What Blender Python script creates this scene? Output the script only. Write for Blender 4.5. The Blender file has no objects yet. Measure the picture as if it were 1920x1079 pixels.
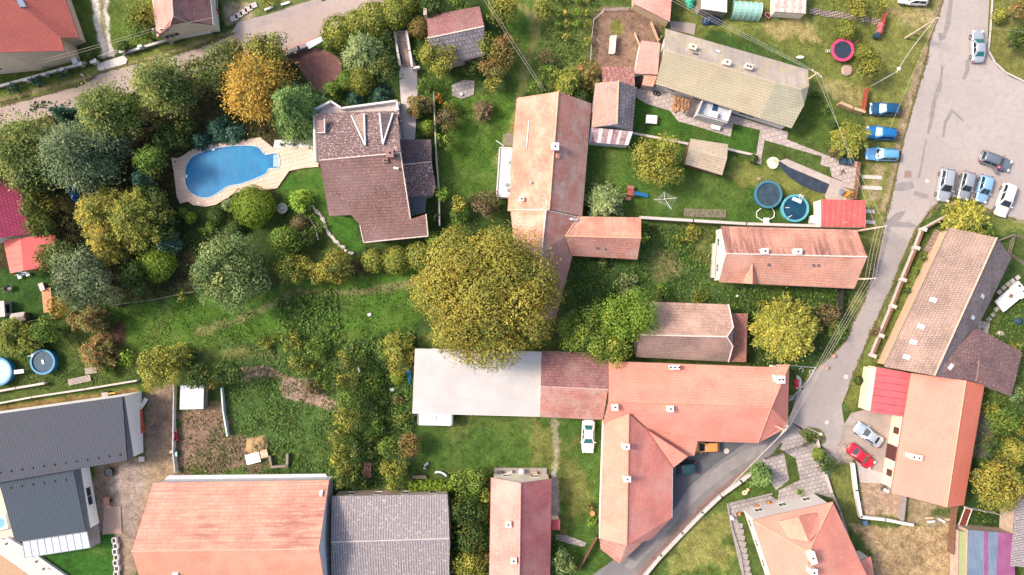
import bpy,bmesh,math,random
import numpy as np
from mathutils import Vector,Matrix
SC = bpy.context.scene
COL = SC.collection
R_ = math.radians
# ---------------- camera, world, sun, exposure ----------------
HC = 105.0            # flying height of the camera above the ground, metres
S = 0.075             # metres per photo pixel on the ground
cam = bpy.data.objects.new('camera',bpy.data.cameras.new('camera'))
COL.objects.link(cam)
cam.location = (0,0,HC)
cam.rotation_euler = (0,0,0)
cam.data.sensor_width = 36
cam.data.lens = 36 * HC / (1920 * S)
cam.data.clip_end = 3000
SC.camera = cam
SUN_EL,SUN_AZ = 47.0,-14.0     # soft low sun in the west, a little to the north
sdir = Vector((-math.cos(R_(SUN_EL)) * math.cos(R_(SUN_AZ)),-math.cos(R_(SUN_EL)) * math.sin(R_(SUN_AZ)),math.sin(R_(SUN_EL))))
w = bpy.data.worlds.new('World'); SC.world = w; w.use_nodes = True
nt = w.node_tree; nt.nodes.clear()
sky = nt.nodes.new('ShaderNodeTexSky'); sky.sky_type = 'NISHITA'; sky.sun_disc = False
sky.sun_elevation = R_(SUN_EL); sky.sun_rotation = math.atan2(sdir.x,sdir.y); sky.air_density = 1.0; sky.dust_density = 4.0; sky.ozone_density = 1.0
bg = nt.nodes.new('ShaderNodeBackground'); bg.inputs[1].default_value = 0.145
out = nt.nodes.new('ShaderNodeOutputWorld')
nt.links.new(sky.outputs[0],bg.inputs[0]); nt.links.new(bg.outputs[0],out.inputs[0])
sl = bpy.data.lights.new('sun','SUN'); sl.energy = 2.1; sl.angle = R_(10); sl.color = (1.0,0.86,0.72)
sun = bpy.data.objects.new('sun',sl); COL.objects.link(sun)
sun.rotation_euler = sdir.to_track_quat('Z','Y').to_euler()
SC.view_settings.view_transform = 'Standard'; SC.view_settings.look = 'None'
SC.view_settings.gamma = 1; SC.view_settings.exposure = 1.0; SC.view_settings.use_curve_mapping = False
rng = np.random.default_rng(7); random.seed(7)

# ---------------- helpers ----------------
def P(px,py,h=0.0):
    """photo pixel seen at height h -> world point"""
    k = (HC - h) / HC * S
    return Vector(((px - 960) * k,(539.5 - py) * k,h))
def tag(o,label=None,cat=None,group=None,kind=None):
    if label: o['label'] = label
    if cat: o['category'] = cat
    if group: o['group'] = group
    if kind: o['kind'] = kind
    return o
def empty(name,loc=(0,0,0),rz=0.0,label=None,cat=None,group=None):
    o = bpy.data.objects.new(name,None); COL.objects.link(o)
    o.location = loc; o.rotation_euler = (0,0,rz); o.empty_display_size = .3
    return tag(o,label,cat,group)
def link(name,me,mat=None,parent=None):
    o = bpy.data.objects.new(name,me); COL.objects.link(o)
    if mat is not None:
        for m in (mat if isinstance(mat,(list,tuple)) else [mat]): me.materials.append(m)
    if parent is not None:
        o.parent = parent
        if parent.type == 'EMPTY' and parent.parent is None and not parent.get('_local'):
            pass
    return o
class MB:
    """mesh collector: everything added becomes ONE mesh object"""
    def __init__(s): s.v = []; s.f = []; s.m = []; s.uv = {}; s.smooth = False
    def add(s,vs,fs,mi=0):
        b = len(s.v); s.v += [tuple(v) for v in vs]
        for f in fs: s.f.append(tuple(b + i for i in f)); s.m.append(mi)
        return s
    def box(s,c,d,rz=0,mi=0,top=1.0,rx=None):
        x,y,z = d[0] / 2,d[1] / 2,d[2] / 2
        vs = []
        for k,t in ((-z,1),(z,top)):
            for a,b in ((-x,-y),(x,-y),(x,y),(-x,y)): vs.append(Vector((a * t,b * t,k)))
        M = Matrix.Rotation(rz,3,'Z')
        if rx is not None: M = M @ rx
        vs = [M @ v + Vector(c) for v in vs]
        return s.add(vs,[(0,3,2,1),(4,5,6,7),(0,1,5,4),(1,2,6,5),(2,3,7,6),(3,0,4,7)],mi)
    def bar(s,a,b,r,mi=0,r2=None,n=6):
        a,b = Vector(a),Vector(b); r2 = r if r2 is None else r2
        d = (b - a)
        if d.length < 1e-6: return s
        q = d.to_track_quat('Z','Y')
        vs = []
        for p,rr in ((a,r),(b,r2)):
            for i in range(n):
                t = 2 * math.pi * i / n; vs.append(p + q @ Vector((rr * math.cos(t),rr * math.sin(t),0)))
        fs = [(i,(i + 1) % n,n + (i + 1) % n,n + i) for i in range(n)] + [tuple(range(n - 1,-1,-1)),tuple(range(n,2 * n))]
        return s.add(vs,fs,mi)
    def tube(s,pts,r,mi=0,n=6):
        for a,b in zip(pts[:-1],pts[1:]): s.bar(a,b,r,mi,n=n)
        return s
    def lathe(s,prof,c=(0,0,0),n=24,mi=0,sx=1,sy=1):
        c = Vector(c); vs = []
        for r,z in prof:
            for i in range(n):
                t = 2 * math.pi * i / n; vs.append(c + Vector((r * sx * math.cos(t),r * sy * math.sin(t),z)))
        fs = []
        for k in range(len(prof) - 1):
            for i in range(n): fs.append((k * n + i,k * n + (i + 1) % n,(k + 1) * n + (i + 1) % n,(k + 1) * n + i))
        return s.add(vs,fs,mi)
    def prism(s,poly,z0,z1,mi=0,mi_top=None):
        n = len(poly); area = sum(poly[i][0] * poly[(i + 1) % n][1] - poly[(i + 1) % n][0] * poly[i][1] for i in range(n))
        if area < 0: poly = poly[::-1]
        vs = [(p[0],p[1],z0) for p in poly] + [(p[0],p[1],z1) for p in poly]
        s.add(vs,[(i,(i + 1) % n,n + (i + 1) % n,n + i) for i in range(n)],mi)
        s.add([(p[0],p[1],z1) for p in poly],[tuple(range(n))],mi if mi_top is None else mi_top)
        s.add([(p[0],p[1],z0) for p in poly],[tuple(range(n))[::-1]],mi)
        return s
    def build(s,name,mat,parent=None,smooth=False,loc=None):
        me = bpy.data.meshes.new(name); vs = s.v
        if parent is not None and loc is None:
            # vertices are given in world space unless parent is marked local
            pass
        me.from_pydata(vs,[],s.f)
        mats = mat if isinstance(mat,(list,tuple)) else [mat]
        for m in mats: me.materials.append(m)
        if len(mats) > 1: me.polygons.foreach_set('material_index',s.m)
        if smooth: me.polygons.foreach_set('use_smooth',[True] * len(me.polygons))
        me.update()
        o = bpy.data.objects.new(name,me); COL.objects.link(o)
        if parent is not None: o.parent = parent
        if loc is not None: o.location = loc
        return o
def recentre(o,loc):
    """move a mesh's origin to loc keeping the geometry where it is"""
    loc = Vector(loc); o.data.transform(Matrix.Translation(-loc)); o.location = loc; return o
def copy_tree(o,parent=None):
    c = o.copy(); COL.objects.link(c); c.parent = parent
    for ch in list(o.children): copy_tree(ch,c)
    return c
def world_empty(name,pts_or_loc,label,cat,group=None):
    """empty at a base point whose children use world coordinates (through inverse offset)"""
    e = empty(name,pts_or_loc,0,label,cat,group)
    return e
def part(e,mb,name,mat,smooth=False):
    """mesh in world coordinates made a child of the empty e (or of a part)"""
    o = mb.build(name,mat,None,smooth)
    base = e
    tot = Vector((0,0,0))
    while base is not None: tot += base.location; base = base.parent
    o.data.transform(Matrix.Translation(-tot)); o.parent = e
    return o

# ---------------- materials ----------------
MATS = {}
def _new(name):
    m = bpy.data.materials.new(name); m.use_nodes = True
    nt = m.node_tree; b = nt.nodes['Principled BSDF']
    return m,nt,b
def N(nt,t,**kw):
    n = nt.nodes.new(t)
    for k,v in kw.items():
        if k.startswith('i_'):
            key = k[2:]; key = int(key) if key.isdigit() else key.replace('_',' ')
            n.inputs[key].default_value = v
        else: setattr(n,k,v)
    return n
def mixc(nt,fac,a,b,mode='MIX'):
    n = nt.nodes.new('ShaderNodeMix'); n.data_type = 'RGBA'; n.blend_type = mode
    def put(i,v):
        if hasattr(v,'links') or isinstance(v,bpy.types.NodeSocket): nt.links.new(v,n.inputs[i])
        elif isinstance(v,(int,float)): n.inputs[i].default_value = v
        else: n.inputs[i].default_value = (*v,1)
    put(0,fac); put(6,a); put(7,b)
    return n.outputs[2]
def ramp(nt,src,a,b,v0=0.0,v1=1.0):
    n = nt.nodes.new('ShaderNodeMapRange'); n.inputs[1].default_value = a; n.inputs[2].default_value = b
    n.inputs[3].default_value = v0; n.inputs[4].default_value = v1
    nt.links.new(src,n.inputs[0]); return n.outputs[0]
def noise(nt,vec,scale,detail=3,rough=.6,sc=None):
    if sc is not None:
        mp = nt.nodes.new('ShaderNodeMapping'); mp.inputs['Scale'].default_value = sc
        nt.links.new(vec,mp.inputs[0]); vec = mp.outputs[0]
    n = nt.nodes.new('ShaderNodeTexNoise'); n.inputs['Scale'].default_value = scale
    n.inputs['Detail'].default_value = detail; n.inputs['Roughness'].default_value = rough
    nt.links.new(vec,n.inputs[0]); return n.outputs[0]
def bump(nt,b,h,strength=.4,dist=.05):
    n = nt.nodes.new('ShaderNodeBump'); n.inputs['Strength'].default_value = strength; n.inputs['Distance'].default_value = dist
    nt.links.new(h,n.inputs['Height']); nt.links.new(n.outputs[0],b.inputs['Normal'])
def sc3(c,k): return tuple(min(1,x * k) for x in c)
def srgb(r,g,b):
    return tuple(((x / 255) / 12.92 if x / 255 <= .04045 else ((x / 255 + .055) / 1.055) ** 2.4) for x in (r,g,b))
def plain(name,c,rough=.6,metal=0.0,var=.18,scale=3.0,bmp=0.0,c2=None,fine=0.0):
    """painted / rendered / raw surface: colour with blotchy variation in world space"""
    if name in MATS: return MATS[name]
    m,nt,b = _new(name)
    g = N(nt,'ShaderNodeNewGeometry').outputs['Position']
    n1 = noise(nt,g,scale,4,.65)
    f = ramp(nt,n1,.3,.7)
    col = mixc(nt,f,sc3(c,1 - var),sc3(c,1 + var) if c2 is None else c2)
    if fine:
        n2 = noise(nt,g,9.0,2,.7); col = mixc(nt,ramp(nt,n2,.35,.65,0,fine),col,sc3(c,.45))
    nt.links.new(col,b.inputs['Base Color'])
    b.inputs['Roughness'].default_value = rough; b.inputs['Metallic'].default_value = metal
    if bmp: bump(nt,b,noise(nt,g,12,3),bmp,.04)
    MATS[name] = m; return m
def glassy(name,c,rough=.08):
    if name in MATS: return MATS[name]
    m,nt,b = _new(name)
    b.inputs['Base Color'].default_value = (*c,1); b.inputs['Roughness'].default_value = rough
    b.inputs['Specular IOR Level'].default_value = .6
    MATS[name] = m; return m
def roof_mat(name,c1,c2,tw=.28,th=.38,mortar=.55,stain=None,stain_amt=.5,stain_sc=.25,speck=None,speck_amt=0.0,speck_sc=5.0,rough=.85,streak=0.0,msize=.03,patch=0.22,patch_c=None):
    if name in MATS: return MATS[name]
    m,nt,b = _new(name)
    if c1[0] > 1.6 * c1[1]: c1,c2 = (c1[0],c1[1] * .95,c1[2] * .90),(c2[0],c2[1] * .95,c2[2] * .90)
    uv = N(nt,'ShaderNodeUVMap').outputs[0]
    g = N(nt,'ShaderNodeNewGeometry').outputs['Position']
    br = N(nt,'ShaderNodeTexBrick',offset=.5)
    br.inputs['Color1'].default_value = (*c1,1); br.inputs['Color2'].default_value = (*c2,1)
    br.inputs['Mortar'].default_value = (*sc3(c1,mortar),1)
    br.inputs['Scale'].default_value = 1; br.inputs['Mortar Size'].default_value = msize * 1.35; br.inputs['Mortar Smooth'].default_value = .4
    br.inputs['Brick Width'].default_value = tw * 1.12; br.inputs['Row Height'].default_value = th * 1.18
    nt.links.new(uv,br.inputs[0])
    col = br.outputs[0]
    f1 = ramp(nt,noise(nt,g,.35,4,.6),.35,.65,1 - patch,1 + patch)
    hs = N(nt,'ShaderNodeHueSaturation'); nt.links.new(col,hs.inputs['Color']); nt.links.new(f1,hs.inputs['Value'])
    col = hs.outputs[0]
    if patch_c: col = mixc(nt,ramp(nt,noise(nt,g,.55,3,.6),.48,.66,0,.75),col,patch_c)
    if stain:
        src = noise(nt,uv,1.0,5,.7,(1.4,stain_sc,1) if streak == 1 else (.22,1.6,1)) if streak else noise(nt,g,stain_sc,5,.7)
        big = noise(nt,g,.12,2,.5)
        mu = N(nt,'ShaderNodeMath',operation='MULTIPLY'); nt.links.new(ramp(nt,src,.42,.68,0,1),mu.inputs[0]); nt.links.new(ramp(nt,big,.3,.62,0.1,stain_amt * 1.5),mu.inputs[1]); mu.use_clamp = True
        col = mixc(nt,mu.outputs[0],col,stain)
    if speck:
        n3 = noise(nt,g,speck_sc,3,.8)
        col = mixc(nt,ramp(nt,n3,.62 - speck_amt * .22,.70 - speck_amt * .15,0,.85),col,speck)
    nt.links.new(col,b.inputs['Base Color']); b.inputs['Roughness'].default_value = rough
    hh = N(nt,'ShaderNodeMath',operation='SUBTRACT'); hh.inputs[0].default_value = 1; nt.links.new(br.outputs['Fac'],hh.inputs[1])
    bump(nt,b,hh.outputs[0],.8,.06)
    MATS[name] = m; return m
def rib_mat(name,c,pitch=.2,c2=None,rough=.5,metal=.0,dark=.6,spotty=None,seam=0,spot_amt=.5):
    """ribbed / corrugated sheet: ribs run up the slope"""
    if name in MATS: return MATS[name]
    m,nt,b = _new(name)
    uv = N(nt,'ShaderNodeUVMap').outputs[0]; g = N(nt,'ShaderNodeNewGeometry').outputs['Position']
    sx = N(nt,'ShaderNodeSeparateXYZ'); nt.links.new(uv,sx.inputs[0])
    mm = N(nt,'ShaderNodeMath',operation='MULTIPLY'); nt.links.new(sx.outputs[0],mm.inputs[0]); mm.inputs[1].default_value = 2 * math.pi / pitch
    sn = N(nt,'ShaderNodeMath',operation='SINE'); nt.links.new(mm.outputs[0],sn.inputs[0])
    if seam: f = ramp(nt,sn.outputs[0],.86,.95)
    else: f = ramp(nt,sn.outputs[0],-.9,.9)
    col = mixc(nt,f,c,sc3(c,dark))
    col = mixc(nt,ramp(nt,noise(nt,g,.6,4,.65),.35,.65,0,.6),col,c2 if c2 else sc3(c,.75))
    if spotty: col = mixc(nt,ramp(nt,noise(nt,g,3.2,4,.8),.60 - spot_amt * .2,.64 - spot_amt * .14,0,.8),col,spotty)
    nt.links.new(col,b.inputs['Base Color']); b.inputs['Roughness'].default_value = rough; b.inputs['Metallic'].default_value = metal
    bump(nt,b,f,.4,.04)
    MATS[name] = m; return m
def leaf_mat(name='leaves',rough=.65):
    if name in MATS: return MATS[name]
    m,nt,b = _new(name)
    a = N(nt,'ShaderNodeVertexColor'); a.layer_name = 'tint'
    nt.links.new(a.outputs[0],b.inputs['Base Color']); b.inputs['Roughness'].default_value = rough
    b.inputs['Specular IOR Level'].default_value = .25
    tr = N(nt,'ShaderNodeBsdfTranslucent'); nt.links.new(a.outputs[0],tr.inputs[0])
    mx = N(nt,'ShaderNodeMixShader'); mx.inputs[0].default_value = .22
    o = nt.nodes['Material Output']
    nt.links.new(b.outputs[0],mx.inputs[1]); nt.links.new(tr.outputs[0],mx.inputs[2]); nt.links.new(mx.outputs[0],o.inputs[0])
    MATS[name] = m; return m
def bark_mat(): return plain('bark',(.13,.095,.07),.9,var=.3,scale=6,bmp=.5)

# ---------------- houses ----------------
def face_uv(p,n):
    u = Vector((0,0,1)).cross(n)
    if u.length < 1e-3: u = Vector((1,0,0))
    u.normalize(); v = n.cross(u)
    return p.dot(u),p.dot(v)
def tess(V,F):
    from mathutils.geometry import tessellate_polygon
    out = []
    for f in F:
        m = 0
        if isinstance(f,list): f,m = tuple(f[0]),f[1]
        n = Vector((0,0,0))
        for i in range(1,len(f) - 1): n += (V[f[i]] - V[f[0]]).cross(V[f[i + 1]] - V[f[0]])
        if n.z < 0: n = -n
        n.normalize()
        for t in tessellate_polygon([[Vector((V[i].x,V[i].y,0)) for i in f]]):
            t = tuple(f[k] for k in t)
            c = (V[t[1]] - V[t[0]]).cross(V[t[2]] - V[t[0]])
            if abs(c.z) < 1e-6: continue
            out.append((t if c.z > 0 else t[::-1],m,n))
    return out
def roof_mesh(name,V,F,mats,thick=.16):
    """V world points, F list of index tuples (optionally ending in a material index as a list)"""
    vs = []; fs = []; mi = []; uvs = []
    edges = {}
    for f,m,n in tess(V,F):
        b = len(vs); vs += [V[i].copy() for i in f]; fs.append(tuple(range(b,b + len(f)))); mi.append(m)
        uvs.append([face_uv(V[i],n) for i in f])
        b = len(vs); vs += [V[i] - Vector((0,0,thick)) for i in f]; fs.append(tuple(range(b,b + len(f)))[::-1]); mi.append(len(mats) - 1); uvs.append([(0,0)] * len(f))
        for i in range(len(f)):
            e = (f[i],f[(i + 1) % len(f)]); edges[e] = 1
    for (a,b_) in list(edges):
        if (b_,a) in edges: continue
        b = len(vs); vs += [V[a].copy(),V[b_].copy(),V[b_] - Vector((0,0,thick)),V[a] - Vector((0,0,thick))]
        fs.append((b + 3,b + 2,b + 1,b)); mi.append(len(mats) - 1); uvs.append([(0,0)] * 4)
    me = bpy.data.meshes.new(name); me.from_pydata([tuple(v) for v in vs],[],fs)
    for m in mats: me.materials.append(m)
    me.polygons.foreach_set('material_index',mi)
    ul = me.uv_layers.new(name='UVMap'); flat = [c for u in uvs for p in u for c in p]
    ul.data.foreach_set('uv',flat); me.update()
    return me
def tri_z(V,F,x,y):
    best = None
    for f in F:
        if isinstance(f,list): f = f[0]
        for i in range(1,len(f) - 1):
            a,b,c = V[f[0]],V[f[i]],V[f[i + 1]]
            d = (b.y - c.y) * (a.x - c.x) + (c.x - b.x) * (a.y - c.y)
            if abs(d) < 1e-9: continue
            l1 = ((b.y - c.y) * (x - c.x) + (c.x - b.x) * (y - c.y)) / d
            l2 = ((c.y - a.y) * (x - c.x) + (a.x - c.x) * (y - c.y)) / d
            l3 = 1 - l1 - l2
            if min(l1,l2,l3) > -.02:
                z = l1 * a.z + l2 * b.z + l3 * c.z
                if best is None or z > best: best = z
    return best
def inset(poly,d):
    n = len(poly); A = sum(poly[i].x * poly[(i + 1) % n].y - poly[(i + 1) % n].x * poly[i].y for i in range(n))
    if A < 0: poly = poly[::-1]
    out = []
    for i in range(n):
        p0,p1,p2 = poly[i - 1],poly[i],poly[(i + 1) % n]
        d1 = Vector((p1.x - p0.x,p1.y - p0.y)); d2 = Vector((p2.x - p1.x,p2.y - p1.y))
        d1.normalize(); d2.normalize()
        n1 = Vector((-d1.y,d1.x)); n2 = Vector((-d2.y,d2.x)); m = n1 + n2
        if m.length < 1e-3: m = n1
        k = d / max(.35,(m.normalized()).dot(n1)); m.normalize()
        out.append(Vector((p1.x + m.x * k,p1.y + m.y * k)))
    return out
class House: pass
def house(label,V,F,outline,rm,wm,over=.35,cat='house',name='house',thick=.16,ridge=(),ridge_mat=None,ridge_r=.11,
          gutter=(),gut_mat=None,wins=True,group=None,trim=None,win_z=1.5,win_gap=3.4,rake=()):
    h = House(); W = [P(*v) for v in V]; h.V = W; h.F = [t[0] for t in tess(W,F)]
    c = sum((W[i] for i in outline),Vector()) / len(outline); c.z = 0
    e = empty(name,c,0,label,cat,group); h.e = e
    mats = list(rm) if isinstance(rm,(list,tuple)) else [rm]
    mats.append(trim or plain('eaves',(.22,.16,.13),.7))
    ro = link('roof',roof_mesh('roof',W,F,mats,thick)); ro.data.transform(Matrix.Translation(-c)); ro.parent = e; h.roof = ro
    if ridge:
        for a,b in ridge:
            mb = MB()
            L = (W[b] - W[a]); n = max(1,int(L.length / .8))
            for i in range(n):
                p0 = W[a] + L * (i / n); p1 = W[a] + L * ((i + 1) / n)
                mb.bar(p0 + Vector((0,0,.02)),p1 + Vector((0,0,.02)),ridge_r,r2=ridge_r * .82,n=8)
            part(ro,mb,'ridge_cap',ridge_mat or mats[0])
    if gutter:
        for a,b in gutter:
            mb = MB(); mb.bar(W[a] - Vector((0,0,.08)),W[b] - Vector((0,0,.08)),.075,n=8)
            part(ro,mb,'gutter',gut_mat or plain('gutter_metal',(.3,.3,.3),.4,.3))
    h.over = over
    poly = [Vector((W[i].x,W[i].y)) for i in outline]
    poly = inset(poly,over)
    tops = []
    for p in poly:
        z = tri_z(W,h.F,p.x,p.y); tops.append((z if z is not None else 2.6) - thick - .015)
    if wm is not None:
        mb = MB(); n = len(poly); h.walls = []
        for i in range(n):
            a,b = poly[i],poly[(i + 1) % n]; za,zb = tops[i],tops[(i + 1) % n]
            mb.add([(a.x,a.y,0),(b.x,b.y,0),(b.x,b.y,zb),(a.x,a.y,za)],[(0,1,2,3)])
            h.walls.append((a,b,za,zb))
        wo = part(e,mb,'wall',wm); h.wall = wo
        if wins:
            for a,b,za,zb in h.walls:
                L = (b - a).length
                if L < 2.6 or min(za,zb) < 2.3: continue
                k = int(L / win_gap) or 1
                for j in range(min(k,8)):
                    t = (j + .5) / k; p = a.lerp(b,t); window_on(h,p,(b - a).normalized(),win_z,.95,1.15)
    return h
def window_on(h,p,d,z,w,hh,frame=None,label=None,mat=None):
    nrm = Vector((d.y,-d.x)); u = Vector((d.x,d.y,0)); n = Vector((nrm.x,nrm.y,0)); c = Vector((p.x,p.y,z))
    mb = MB()
    def slab(x0,x1,z0,z1,t0,t1,mi):
        vs = [c + u * x + n * t + Vector((0,0,zz)) for t in (t0,t1) for x,zz in ((x0,z0),(x1,z0),(x1,z1),(x0,z1))]
        mb.add(vs,[(0,3,2,1),(4,5,6,7),(0,1,5,4),(1,2,6,5),(2,3,7,6),(3,0,4,7)],mi)
    W,H = w / 2,hh / 2
    slab(-W,W,-H,H,-.02,.012,0)
    for s_ in (-1,1): slab(min(s_ * W,s_ * (W + .07)),max(s_ * W,s_ * (W + .07)),-H - .07,H + .07,-.02,.035,1)
    slab(-W,W,H,H + .07,-.02,.035,1); slab(-W,W,-H - .07,-H,-.02,.09,1); slab(-.025,.025,-H,H,.012,.028,1)
    return part(h.wall,mb,'window',[mat or glassy('window_glass',(.03,.04,.05)),frame or plain('window_frame',(.75,.72,.66),.5)])
def pix_on(h,px,py):
    """point and normal where the line of sight through a photo pixel meets the roof"""
    o = Vector((0,0,HC)); d = (P(px,py,0) - o).normalized(); best = None
    for f in h.F:
        if isinstance(f,list): f = f[0]
        for i in range(1,len(f) - 1):
            a,b,c = h.V[f[0]],h.V[f[i]],h.V[f[i + 1]]
            n = (b - a).cross(c - a);
            if n.z < 0: n = -n
            n.normalize(); dn = d.dot(n)
            if abs(dn) < 1e-6: continue
            t = (a - o).dot(n) / dn; p = o + d * t
            z = tri_z([a,b,c],[(0,1,2)],p.x,p.y)
            if z is not None and (best is None or t < best[0]): best = (t,p,n)
    if best is None: p = P(px,py,4); return p,Vector((0,0,1))
    return best[1],best[2]
def chimney(h,px,py,w=.55,d=.55,up=.9,rz=0,mat=None,flues=1,cap=True):
    p,n = pix_on(h,px,py)
    p = P(px,py,p.z + up); M = mat or plain('chimney_plaster',(.62,.54,.45),.85,var=.15,fine=.2)
    mb = MB(); mb.box((p.x,p.y,p.z - up / 2 - .45),(w,d,up + .9),rz)
    if cap: mb.box((p.x,p.y,p.z + .03),(w + .14,d + .14,.09),rz)
    t = Vector((math.cos(rz),math.sin(rz),0))
    for k in range(flues):
        o = t * ((k - (flues - 1) / 2) * w * .45)
        mb.lathe([(.11,.07),(.12,.2),(.09,.2),(.085,.08),(.0,.08)],p + o,10,1)
    return part(h.roof,mb,'chimney',[M,plain('flue_black',(.02,.02,.02),.9)])
def on_slope(h,px,py,w,d,t,name,mat,lift=0.0,rot=0.0):
    p,n = pix_on(h,px,py); u = Vector((0,0,1)).cross(n)
    if u.length < 1e-3: u = Vector((1,0,0))
    u.normalize(); v = n.cross(u)
    if rot:
        u,v = u * math.cos(rot) + v * math.sin(rot),v * math.cos(rot) - u * math.sin(rot)
    mb = MB()
    def slab(w_,d_,z0,z1,mi):
        vs = [p + u * x + v * y + n * z for z in (z0,z1) for x,y in ((-w_,-d_),(w_,-d_),(w_,d_),(-w_,d_))]
        mb.add(vs,[(0,3,2,1),(4,5,6,7),(0,1,5,4),(1,2,6,5),(2,3,7,6),(3,0,4,7)],mi)
    slab(w / 2,d / 2,-.1,lift + t,0)
    if isinstance(mat,(list,tuple)): slab(w / 2 - .07,d / 2 - .07,-.05,lift + t + .01,1)
    return part(h.roof,mb,name,mat)
def skylight(h,px,py,w=.8,d=1.1,rot=0.0):
    return on_slope(h,px,py,w,d,.09,'skylight',[plain('skylight_frame',(.25,.24,.24),.5),glassy('skylight_glass',(.62,.66,.72),.12)],rot=rot)
def vent(h,px,py,r=.1,hh=.35,mat=None):
    p,n = pix_on(h,px,py); mb = MB(); mb.lathe([(r,-.2),(r,hh),(r * 1.5,hh),(r * 1.3,hh + .1),(0,hh + .12)],p,10)
    return part(h.roof,mb,'vent',mat or plain('vent_metal',(.35,.33,.32),.5))
def flat_sheet(name,poly,z,mat,kind='structure',label=None,cat=None,group=None,thick=0.0,uvs=None):
    """polygon given in photo pixels at height z"""
    mb = MB(); pts = [P(x,y,z) for x,y in poly]
    bm = bmesh.new(); vs = [bm.verts.new(p) for p in pts]; f = bm.faces.new(vs); bm.normal_update()
    if f.normal.z < 0: bmesh.ops.reverse_faces(bm,faces=[f])
    bmesh.ops.triangulate(bm,faces=bm.faces[:])
    if thick:
        g = bmesh.ops.extrude_face_region(bm,geom=bm.faces[:])
        for v in [x for x in g['geom'] if isinstance(x,bmesh.types.BMVert)]: pass
        for v in vs: v.co.z -= thick
        bmesh.ops.recalc_face_normals(bm,faces=bm.faces[:])
    me = bpy.data.meshes.new(name); bm.to_mesh(me); bm.free()
    o = link(name,me,mat); tag(o,label,cat,group,kind)
    return o
def smooth_poly(pts,n=6):
    out = []; m = len(pts)
    for i in range(m):
        p0,p1,p2,p3 = (np.array(pts[(i + k - 1) % m],float) for k in range(4))
        for j in range(n):
            t = j / n
            out.append(tuple(.5 * ((2 * p1) + (-p0 + p2) * t + (2 * p0 - 5 * p1 + 4 * p2 - p3) * t * t + (-p0 + 3 * p1 - 3 * p2 + p3) * t ** 3)))
    return out
# ---------------- ground: one sheet, coloured by what grows or lies there, plus one painted house shadow ----------------
def vnoise(x,y,seed=0):
    """smooth value noise on numpy arrays"""
    xi = np.floor(x).astype(np.int64); yi = np.floor(y).astype(np.int64); xf = x - xi; yf = y - yi
    def h(a,b):
        v = (a * 374761393 + b * 668265263 + seed * 982451653) & 0x7fffffff
        v = ((v ^ (v >> 13)) * 1274126177) & 0x7fffffff
        return ((v ^ (v >> 16)) & 0xffff) / 65535.0
    u = xf * xf * (3 - 2 * xf); v = yf * yf * (3 - 2 * yf)
    return (h(xi,yi) * (1 - u) + h(xi + 1,yi) * u) * (1 - v) + (h(xi,yi + 1) * (1 - u) + h(xi + 1,yi + 1) * u) * v
def fbm(x,y,sc,seed=0,o=4):
    t = 0; a = .5; s = 0
    for k in range(o):
        t = t + a * vnoise(x / sc,y / sc,seed + k * 17); s += a; a *= .55; sc = sc / 2.1
    return t / s
def sdist(poly,X,Y):
    """signed distance in pixels to a polygon, positive inside"""
    d = np.full(X.shape,1e9); ins = np.zeros(X.shape,bool); n = len(poly)
    for i in range(n):
        ax,ay = poly[i]; bx,by = poly[(i + 1) % n]
        ex,ey = bx - ax,by - ay; L = ex * ex + ey * ey + 1e-9
        t = np.clip(((X - ax) * ex + (Y - ay) * ey) / L,0,1)
        d = np.minimum(d,np.hypot(X - ax - t * ex,Y - ay - t * ey))
        if ay != by:
            c = ((ay > Y) != (by > Y)) & (X < (bx - ax) * (Y - ay) / (by - ay) + ax); ins ^= c
    return np.where(ins,d,-d)
def ldist(line,X,Y):
    d = np.full(X.shape,1e9)
    for (ax,ay),(bx,by) in zip(line[:-1],line[1:]):
        ex,ey = bx - ax,by - ay; L = ex * ex + ey * ey + 1e-9
        t = np.clip(((X - ax) * ex + (Y - ay) * ey) / L,0,1)
        d = np.minimum(d,np.hypot(X - ax - t * ex,Y - ay - t * ey))
    return d
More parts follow.
